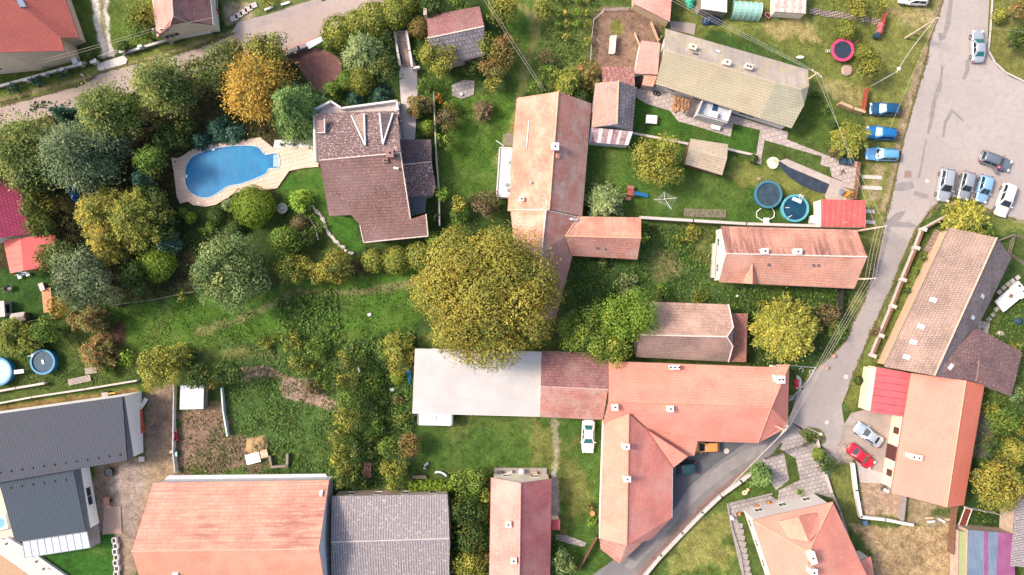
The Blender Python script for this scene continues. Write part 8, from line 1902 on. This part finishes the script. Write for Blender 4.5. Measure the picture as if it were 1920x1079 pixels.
# landing chair on the villa balcony
e = empty('deck_chair',P(600,212,3.6),.6,'grey-blue folding deck chair on the villa balcony','chair'); e.location.z = 2.92; boxes(e,'seat',[((0,0,.3),(.5,.9,.04))],plain('chair_grey',(.25,.27,.33),.7)); boxes(e,'backrest',[((0,.6,.55),(.5,.5,.04))],plain('chair_grey',(.25,.27,.33),.7)); boxes(e,'leg',[((-.22,0,.15),(.03,.8,.3)),((.22,0,.15),(.03,.8,.3))],WHITE)
# left-edge clutter
e = thing('timber_deck',91,563,'orange-brown timber deck strip on the left lawn edge','deck',R_(6)); boxes(e,'board',[((-.55 + k * .22,0,.3),(.2,3.4,.05)) for k in range(6)],plain('orange_wood',(.52,.22,.11),.7,var=.3,scale=4)); boxes(e,'joist',[((0,y,.15),(1.3,.1,.28)) for y in (-1.4,0,1.4)],WOODB)
e = thing('grey_bench_box',83,538,'grey slanted box at the top end of the orange timber deck','box',R_(20)); boxes(e,'body',[((0,0,.3),(.6,1.0,.6))],WOOD); boxes(e,'lid',[((0,0,.62),(.7,1.1,.05))],CONC)
e = thing('playhouse',45,594,'small grey-roofed playhouse at the fence corner','playhouse',R_(8)); boxes(e,'walls',[((0,0,.6),(1.7,.95,1.2))],WOODB); mb = MB(); mb.add([(-1,-.6,1.2),(1,-.6,1.2),(1,.6,1.2),(-1,.6,1.2),(-.95,0,1.65),(.95,0,1.65)],[(0,1,5,4),(2,3,4,5),(1,2,5),(3,0,4),(0,3,2,1)]); mb.build('roof',plain('grey_felt',(.42,.36,.33),.9,fine=.3),e)
e = thing('small_shed',-2,580,'grey flat-topped hutch cut by the left edge','hutch',R_(4),h=1.5); boxes(e,'body',[((0,0,.8),(1.6,2.0,1.6))],CONC); boxes(e,'roof',[((0,0,1.65),(1.8,2.2,.1))],CONC); boxes(e,'window',[((.81,0,.9),(.03,1.2,.8))],GLASS)
e = thing('wheelbarrow',20,541,'dark wheelbarrow on the left lawn','wheelbarrow',R_(20)); mb = MB(); mb.add([(-.5,-.3,.6),(.5,-.35,.65),(.5,.35,.65),(-.5,.3,.6),(-.35,-.18,.3),(.25,-.18,.3),(.25,.18,.3),(-.35,.18,.3)],[(4,5,6,7),(0,1,5,4),(1,2,6,5),(2,3,7,6),(3,0,4,7)]); mb.build('tray',GUT_D,e); mb = MB(); mb.bar((.65,-.04,.2),(.65,.04,.2),.2,n=14); mb.build('wheel',TYRE,e); boxes(e,'handle',[((-.75,-.25,.5),(.8,.04,.04)),((-.75,.25,.5),(.8,.04,.04))],WOOD)
e = thing('chair_group',48,517,'white plastic chairs and blue cushions under the red awning roof','chairs',.3)
for k in range(3): boxes(e,'chair',[((k * .6 - .6,(k % 2) * .3,.42),(.5,.5,.06)),((k * .6 - .6,(k % 2) * .3 + .25,.7),(.5,.05,.5))] + [((k * .6 - .6 + a_,(k % 2) * .3 + b_,.2),(.04,.04,.4)) for a_ in (-.2,.2) for b_ in (-.2,.2)],[WHITE,plain('chair_blue',(.2,.32,.5),.6)][k % 2])
def pallet(px,py,rz,label,mat=None,n=6,w_=1.2,l_=1.0,z=0):
    e = thing('pallet',px,py,label,'pallet',rz); M = mat or WOOD
    for k in range(n): boxes(e,'slat',[((0,-l_ / 2 + l_ * (k + .5) / n,.14),(w_,l_ / n * .7,.03))],M)
    boxes(e,'block',[((x,0,.06),(.1,l_,.1)) for x in (-w_ * .45,0,w_ * .45)],M); return e
pallet(150,713,R_(12),'long weathered pallet lying beside the white garden wall',plain('pallet_grey',(.42,.35,.30),.85,fine=.2),5,3.2,.9); pallet(171,695,R_(8),'short pallet above the long weathered one',plain('pallet_grey',(.42,.35,.30),.85),8,1.6,.9)
e = thing('digger_toy',205,739,'small yellow and grey garden machine above the dark metal roof','garden machine',.1); boxes(e,'body',[((-.3,0,.4),(.9,.65,.5))],plain('machine_grey',(.35,.28,.26),.6)); boxes(e,'arm',[((.6,.1,.5),(1.0,.16,.16))],plain('machine_yellow',(.70,.38,.03),.5)); [boxes(e,'wheel',[((x,s_ * .38,.18),(.35,.12,.35))],TYRE) for x in (-.55,0) for s_ in (-1,1)]
e = thing('tile_stack',266,790,'row of stacked orange roof tiles along the white house wall','tile stack',R_(6));
for k in range(7): boxes(e,'stack',[((.0,1.5 - k * .48,.35),(.55,.42,.7),.05 * (k % 3))],plain('new_tiles',(.62,.13,.05),.7,fine=.3))
e = thing('lounger',271,757,'white folded chair beside the corner of the white house wall','chair',-.6); boxes(e,'seat',[((0,0,.35),(.5,1.2,.05))],WHITE); boxes(e,'backrest',[((0,.7,.55),(.5,.5,.05))],WHITE); boxes(e,'leg',[((0,-.4,.17),(.5,.05,.34)),((0,.4,.17),(.5,.05,.34))],GUT_D)
e = thing('water_tub',203,886,'round black water tub in the muddy yard','tub',h=.5); mb = MB(); mb.lathe([(.55,0),(.6,.55),(.55,.55),(.52,.45)],(0,0,0),20); mb.build('rim',plain('black_rubber',(.01,.02,.025),.5),e); mb = MB(); mb.lathe([(.53,.45),(0,.45)],(0,0,0),20); mb.build('water',plain('dark_water',(.01,.02,.03),.08),e)
e = thing('garden_cart',203,940,'rusty brown cart with bricks in the muddy yard','cart',R_(5)); boxes(e,'tray',[((0,.1,.4),(.75,1.2,.45))],plain('rust_brown',(.33,.16,.12),.8)); boxes(e,'brick',[((-.25 + k * .2,-.75,.12),(.17,.3,.2),.2 * k) for k in range(4)],plain('brick_tan',(.5,.32,.22),.8)); [boxes(e,'wheel',[((s_ * .45,.1,.2),(.1,.4,.4))],TYRE) for s_ in (-1,1)]
e = thing('slab',266,861,'grey square slab at the corner of the white side wall','slab'); boxes(e,'plate',[((0,0,.08),(.8,.7,.16),.05)],CONC)
e = thing('wheelbarrow',332,817,'red wheelbarrow beside the white-topped fence','wheelbarrow',R_(-80)); RD = plain('barrow_red',(.42,.02,.03),.4); mb = MB(); mb.add([(-.6,-.32,.6),(.6,-.28,.65),(.6,.28,.65),(-.6,.32,.6),(-.35,-.18,.3),(.3,-.15,.3),(.3,.15,.3),(-.35,.18,.3)],[(4,5,6,7),(0,1,5,4),(1,2,6,5),(2,3,7,6),(3,0,4,7)]); mb.build('tray',RD,e); mb = MB(); mb.bar((.75,-.04,.2),(.75,.04,.2),.2,n=14); mb.build('wheel',TYRE,e); boxes(e,'handle',[((-.8,-.28,.55),(.6,.04,.04)),((-.8,.28,.55),(.6,.04,.04))],RD)
e = thing('crate',332,850,'green crate with a pale blue lid below the red wheelbarrow','crate'); boxes(e,'body',[((0,0,.3),(.65,.8,.6))],plain('crate_green',(.03,.14,.07),.6)); boxes(e,'lid',[((0,-.05,.62),(.5,.6,.05))],plain('lid_blue',(.45,.6,.62),.5))
e = thing('stump',322,847,'pale cut tree stump left of the green crate','stump'); mb = MB(); mb.lathe([(.26,-.1),(.22,.3),(0,.31)],(0,0,0),12); mb.build('wood',plain('cut_wood',(.66,.46,.28),.8),e)
# hay heap with sheet
tarp(483,838,1.7,1.6,.9,'heap of straw above the white metal sheet',plain('straw',(.36,.24,.11),.95,var=.35,scale=4,fine=.4),name='straw_heap')
e = thing('metal_sheet',477,858,'white corrugated sheet leaning on the straw heap','sheet',R_(14)); boxes(e,'plate',[((0,0,.62),(2.0,1.4,.06))],WHITE); boxes(e,'rib',[((0,-.5 + k * .33,.66),(2.0,.05,.04)) for k in range(4)],WHITE)
e = thing('wooden_board',497,850,'ochre wooden board beside the white corrugated sheet','board',R_(14)); boxes(e,'plate',[((0,0,.5),(1.1,1.1,.05))],WOODL); boxes(e,'batten',[((0,k,.54),(1.1,.1,.04)) for k in (-.3,.3)],WOODL)
e = thing('planter',525,870,'open three-sided wooden planter frame in the vegetable patch','planter',R_(4)); boxes(e,'side',[((-1.15,.6,.3),(.3,1.5,.6),.1)],WOOD); boxes(e,'side',[((1.2,.6,.3),(.35,1.7,.6),-.1)],WOOD); boxes(e,'side',[((0,-.25,.3),(2.4,.3,.6))],WOOD)
e = thing('brick_pile',690,882,'pile of pinkish bricks beneath the narrow leafy strip','brick pile')
for r_ in range(5): boxes(e,'brick_row',[((-.35 + k * .36 + random.uniform(-.05,.05),.9 - r_ * .42,.2 + .1 * (r_ % 2)),(.3,.34,.4),random.uniform(-.2,.2)) for k in range(3)],plain('pink_brick',(.36,.15,.13),.85,var=.3,scale=5))
e = thing('scooter',828,889,'white and black motor scooter lying beside the arborvitae row','scooter',R_(-12));
mb = MB(); mb.tube([Vector((-.85,.1,.35)),Vector((-.6,.28,.45)),Vector((-.1,.3,.4)),Vector((.45,.15,.42)),Vector((.8,-.05,.55))],.16,n=8); mb.build('fairing',WHITEP,e); boxes(e,'seat',[((-.25,.02,.55),(.75,.3,.14))],TRIM)
for x in (-.65,.65): mb = MB(); mb.bar((x,-.06,.26),(x,.06,.26),.26,n=16); mb.build('wheel',TYRE,e)
mb = MB(); mb.bar((.6,-.3,.85),(.6,.3,.85),.025); mb.bar((.62,0,.3),(.6,0,.85),.03); mb.build('handlebar',TRIM,e)
e = thing('stone_statue',798,872,'pale upright garden stones beside the weathered grey bench','stones');
for a_,b_,c_ in ((0,0,.5),(.3,.2,.4),(-.1,-.4,.6)): mb = MB(); mb.lathe([(.2,-.1),(.22,c_ * .5),(.1,c_),(0,c_ + .03)],(a_,b_,0),8); mb.build('stone',CONC,e)
# pink house terrace
e = thing('pergola',976,890,'cluttered timber terrace on the north end of the pink house','terrace'); boxes(e,'floor',[((0,.2,.06),(7.4,1.5,.12))],CONCD); boxes(e,'beam',[((x,-.25,1.0),(.08,.8,.08)) for x in [-1.6 + k * .3 for k in range(12)]],plain('terrace_wood',(.42,.28,.18),.8)); boxes(e,'rail',[((0.1,.1,.95),(3.6,.08,.08),.15)],WOODB)
for x,y,c_,lb in ((956,886,'grey','grey crate among the clutter at the left of the pink house terrace'),(1002,887,'tan','tan crate at the right of the pink house terrace'),(937,886,'blk','black tub at the left end of the pink house terrace')):
    e = thing('crate',x,y,lb,'crate',.2,z=.12); M = {'grey': CONC,'tan': WOODL,'blk': GUT_D}[c_]; boxes(e,'body',[((0,0,.25),(.7,.5,.5))],M); boxes(e,'lid',[((0,0,.52),(.75,.55,.04))],M)
e = thing('parasol',978,885,'small blue-white parasol table on the pink house terrace','parasol',z=.12,h=1); mb = MB(); mb.lathe([(.42,.85),(.3,1.0),(.0,1.1)],(0,0,0),12); mb.build('cloth',plain('parasol_blue',(.55,.62,.72),.6),e); mb = MB(); mb.bar((0,0,0),(0,0,.9),.03); mb.build('pole',WHITE,e)
e = thing('clay_pot',1110,962,'orange clay pot beside the broad salmon wing wall','pot'); mb = MB(); mb.lathe([(.25,0),(.38,.35),(.32,.35),(.28,.2),(0,.2)],(0,0,0),16); mb.build('body',plain('orange_clay',(.60,.27,.12),.8),e)
# duck-like ornament as two round stones
e = thing('garden_ornament',1398,923,'cream heart-shaped garden ornament on the triangular lawn','ornament',.3); mb = MB(); mb.lathe([(.12,.0),(.34,.05),(.38,.16),(.25,.22),(.12,.16),(.12,0)],(-.15,0,0),16,sx=1.1,sy=.9); mb.lathe([(.08,.0),(.2,.05),(.22,.14),(.1,.16),(.08,0)],(.38,.25,0),14); mb.build('figure',plain('cream_stone',(.70,.52,.32),.7),e)
e = thing('garden_ornament',1371,970,'pale leaning garden figure at the kerb of the flagstone walk','ornament',.3,group=None); mb = MB(); mb.lathe([(.2,0),(.25,.3),(.12,.7),(.14,.85),(0,.95)],(0,0,0),12,sx=1.1,sy=1.6); mb.build('figure',PARA,e)
for x,y,lb in ((1385,963,'pumpkin-orange flower pot at the corner of the flagstone walk'),(1418,949,'row planter with orange flowers on the flagstone walk'),(1440,942,'small rusty planter near the north door of the white villa')):
    e = thing('flower_pot',x,y,lb,'flower pot',.2); mb = MB(); mb.lathe([(.2,0),(.28,.3),(.22,.3),(0,.26)],(0,0,0),12); mb.build('pot',WOODB,e); mb = MB(); [mb.lathe([(0,.28),(.12,.33),(.1,.42),(0,.45)],(.12 * math.cos(a),.12 * math.sin(a),0),6) for a in (0,1.6,3.1,4.7)]; mb.build('flowers',plain('orange_flowers',(.75,.22,.03),.8),e)
# slabs of the steps on the flagged walk
for k in range(9): e = thing('step',1384 + k * 2.0,985 + k * 11.5,'grey slab step in the flight beside the west wall of the white villa','step',R_(-12),group='slab steps beside the white villa'); boxes(e,'tread',[((0,0,.03 + .01 * k),(1.25,.7,.14))],CONCD)
# yard of the right side
e = thing('log_stack',1690,955,'stack of reddish logs behind the short dark wall','log stack'); [ (lambda mb: (mb.bar((-.4,1.2 - k * .3,.2),(.4,1.2 - k * .3,.25),.13),mb.build('log',plain('red_log',(.36,.18,.13),.8),e)))(MB()) for k in range(9)]
for k,(x,y,r_) in enumerate([(1745,978,.1),(1765,976,-.5),(1742,971,0),(1778,974,.0)]): e = thing('white_plank',x,y,'pale plank lying by the small vegetable bed below the salmon roof','plank',r_,group='pale planks by the vegetable bed'); boxes(e,'board',[((0,0,.1),(1.1,.28,.15))],WOODL if k > 1 else PARA)
e = thing('cart_wheel_rack',1806,968,'red and white striped rack beside the brown beam fence','rack',R_(70)); boxes(e,'slat',[((-1.2 + k * .26,0,.5),(.12,.9,.06)) for k in range(10)],REDW); boxes(e,'frame',[((0,.5,.5),(2.8,.08,.12)),((0,-.5,.5),(2.8,.08,.12))],WHITE); boxes(e,'leg',[((x,0,.25),(.08,.9,.5)) for x in (-1.2,1.2)],WHITE)
e = thing('waste_bin',1622,981,'blue waste bin at the corner of the low white yard wall','bin',.2,h=.8); boxes(e,'body',[((0,0,.45),(.55,.6,.9))],plain('bin_slate',(.05,.09,.15),.5)); boxes(e,'lid',[((0,0,.93),(.62,.66,.06))],plain('bin_slate2',(.07,.12,.19),.4))
e = thing('garden_pump',1657,918,'white pots and black can beside the corner of the salmon house','pots'); [ (lambda mb: (mb.lathe([(.18,0),(.24,.35),(.18,.36),(0,.3)],(x_,y_,0),12),mb.build('pot',M_,e)))(MB()) for x_,y_,M_ in ((0,0,WHITE),(.4,-.2,WHITE),(.05,.5,GUT_D),(-.3,.1,GUT_D))]
# white trailer right edge
e = thing('flat_trailer',1893,558,'white flat garden trailer with cabin end on the lawn at the right edge','trailer',R_(40),h=.8); boxes(e,'bed',[((-.5,0,.75),(3.0,1.9,.12))],WHITE); boxes(e,'side',[((-.5,s_ * .92,.88),(3.0,.08,.3)) for s_ in (-1,1)] + [((-1.98,0,.88),(.08,1.9,.3))],WHITE); boxes(e,'cabin',[((1.6,0,.9),(1.3,2.2,.6))],WHITEP); boxes(e,'slot',[((1.9,s_ * .5,1.21),(.3,.35,.03)) for s_ in (-1,1)],TRIM); boxes(e,'load',[((.2,.1,.95),(.5,.35,.3),.4)],WOODB)
for sx in (-1.2,1.0):
    for sy in (-1,1): mb = MB(); mb.bar((sx,sy * .8,.3),(sx,sy * .95,.3),.3,n=14); mb.build('wheel',TYRE,e)
for k,(x,y) in enumerate([(1868,580),(1862,590),(1854,599),(1874,548),(1882,540),(1890,533),(1898,527),(1908,521)]): e = thing('stepping_stone',x,y,'square stepping stone on the lawn beside the white trailer','stepping stone',R_(40),group='stepping stones beside the white trailer'); boxes(e,'stone',[((0,0,.0),(.62,.55,.14))],CONC)
e = thing('paved_patch',1843,614,'square of grey concrete slabs at the eave of the long maroon house','paving',R_(-10)); [boxes(e,'slab',[((-.55 + .56 * i,-.55 + .56 * j,.03),(.52,.52,.1))],CONC) for i in range(3) for j in range(3)]
tarp(1909,603,.6,.5,.5,'dark blue covered object on the right-hand lawn',plain('cover_blue',(.02,.06,.13),.5))
tarp(1876,626,.6,.35,.25,'flat pale stone on the right-hand lawn',plain('pale_stone2',(.58,.48,.38),.9),name='stone')
tarp(1902,744,.5,.55,.5,'bright teal tub at the tip of the purple-brown wing',plain('teal_tub',(.02,.30,.24),.4),name='tub')
e = thing('curved_bench',1493,717,'half-round paved seat with red flowers at the east end of the farmhouse','seat'); mb = MB(); mb.prism([(.75 * math.cos(a),1.0 * math.sin(a)) for a in [-1.57 + k * .314 for k in range(11)]],-.05,.1); mb.build('paving',CONC,e); mb = MB(); [mb.lathe([(0,.1),(.22,.2),(.2,.4),(0,.5)],(random.uniform(-.5,.1),random.uniform(-.7,.6),0),7) for k in range(9)]; mb.build('flowers',plain('red_flowers',(.55,.02,.05),.8),e)
for x,y in ((1502,694),(1521,698),(1504,729),(1484,746)): e = thing('stone_ring',x,y,'small round stone ring in the tiny garden at the farmhouse east end','stone ring',group='stone rings in the tiny garden'); mb = MB(); mb.lathe([(.32,-.05),(.34,.1),(.25,.1),(.25,-.05)],(0,0,0),16); mb.build('ring',CONC,e); mb = MB(); mb.lathe([(.25,.05),(0,.08)],(0,0,0),12); mb.build('plants',plain('ring_plants',(.06,.10,.03),.9),e)
for x,y in ((1560,667),(1547,689)): e = thing('roadside_post',x,y,'pinkish roadside stone post on the outer side of the street bend','post',group='pinkish roadside posts'); boxes(e,'shaft',[((0,0,.3),(.32,.3,.6),.4)],plain('pink_stone',(.55,.30,.20),.8)); boxes(e,'cap',[((0,0,.62),(.4,.38,.06),.4)],plain('pink_stone',(.55,.30,.20),.8))
# gabion boxes beside the green lawn
for k in range(7): e = thing('planter_block',217 + k * .6 + (k % 2) * 2,1012 + k * 10.5,'white concrete planter block in the column beside the bright lawn','planter',R_(5),group='white planter blocks beside the bright lawn'); boxes(e,'shell',[((0,.33,.25),(.62,.1,.5)),((0,-.33,.25),(.62,.1,.5)),((-.28,0,.25),(.1,.6,.5)),((.28,0,.25),(.1,.6,.5))],PARA); boxes(e,'soil',[((0,0,.2),(.46,.56,.36))],plain('planter_soil',(.06,.05,.04),.9))
for x,y,hh in ((18,1017,.5),(74,1050,.4),(87,1064,.5)): e = thing('garden_lamp',x,y,'small dark garden lamp on the diagonal white wall','lamp',group='dark lamps on the diagonal wall',z=.5); mb = MB(); mb.lathe([(.14,0),(.16,.2),(.2,.24),(0,.3)],(0,0,0),12); mb.build('body',GUT_D,e)
for k,(x,y) in enumerate([(1372,290),(529,272),(553,271)]):
    if k: e = thing('potted_plant',x,y,('left' if k == 1 else 'right') + ' small dark plant on the white gravel strip','plant',z=.04,group='plants on the white gravel strip'); mb = MB(); [mb.bar((0,0,.05),(.35 * math.cos(a),.35 * math.sin(a),.3),.05,r2=.01,n=4) for a in [j * .5 for j in range(13)]]; mb.build('leaves',plain('dark_leaf',(.05,.09,.03),.8),e)
# motorbikes / tyres beside the tan bungalow
for x,y in ((1228,175),(1234,177)): e = thing('tyre',x,y,'loose tyre at the west corner of the tan bungalow','tyre',group='loose tyres by the bungalow'); mb = MB(); mb.lathe([(.16,.0),(.3,.02),(.33,.12),(.3,.22),(.17,.22),(.16,.0)],(0,0,0),16); mb.build('rubber',TYRE,e); mb = MB(); mb.lathe([(.16,.1),(0,.1)],(0,0,0),12); mb.build('rim',RIM,e)
table_thing(1342,239,.03,R_(-14),1.3,.6,.6,WHITE,'white folding table with garden tools below the roof terrace')
tarp(1198,150,.75,.9,1.6,'black covered heap beside the tiny orange porch',GUT_D)
e = thing('heart_bed',1441,29,'small heart-shaped flower bed with pink rim at the top lawn','flower bed'); hp = [(.55 * (math.sin(a) ** 3),.5 * (.81 * math.cos(a) - .31 * math.cos(2 * a) - .12 * math.cos(3 * a) - .06 * math.cos(4 * a))) for a in [k * .314 for k in range(20)]]
mb = MB(); mb.tube([Vector((x,y,.1)) for x,y in hp + hp[:1]],.08,n=6); mb.build('rim',plain('pink_rim',(.72,.25,.27),.6),e); mb = MB(); mb.prism(hp,-.05,.08); mb.build('soil',plain('bed_brown',(.12,.05,.04),.9),e)
e = thing('lounger',1500,108,'white oval stone on the yellowish lawn below the trampoline','stone'); mb = MB(); mb.lathe([(0,-.05),(.6,.0),(.55,.15),(0,.2)],(0,0,0),10,sx=1,sy=.4); mb.build('stone',PARA,e)
e = thing('log_stack',1746,452,'stack of grey split logs between the street fence and the maroon house','log stack',R_(62))
for k in range(12): mb = MB(); mb.bar((-1.6 + k * .28,-.45,.3 + .1 * (k % 3)),(-1.6 + k * .28,.45,.35 + .1 * (k % 2)),.12); mb.build('log',plain('grey_log',(.30,.22,.18),.85,var=.4,scale=5),e)
e = thing('vegetable_bed',1322,400,'low rectangular bed of grey-brown earth below the rotary dryer','vegetable bed',R_(-2)); boxes(e,'soil',[((0,0,-.01),(5.9,1.1,.08))],plain('bed_earth',(.20,.17,.12),.95,var=.35,scale=2.5,fine=.5))
for k in range(26): x_,y_ = random.uniform(-2.8,2.8),random.uniform(-.45,.45); mb = MB(); [mb.bar((x_,y_,.02),(x_ + .16 * math.cos(a),y_ + .16 * math.sin(a),.14),.03,r2=.01,n=4) for a in (0,1.3,2.6,3.9,5.1)]; mb.build('seedling',plain('seedling_green',(.12,.17,.05),.8),e)
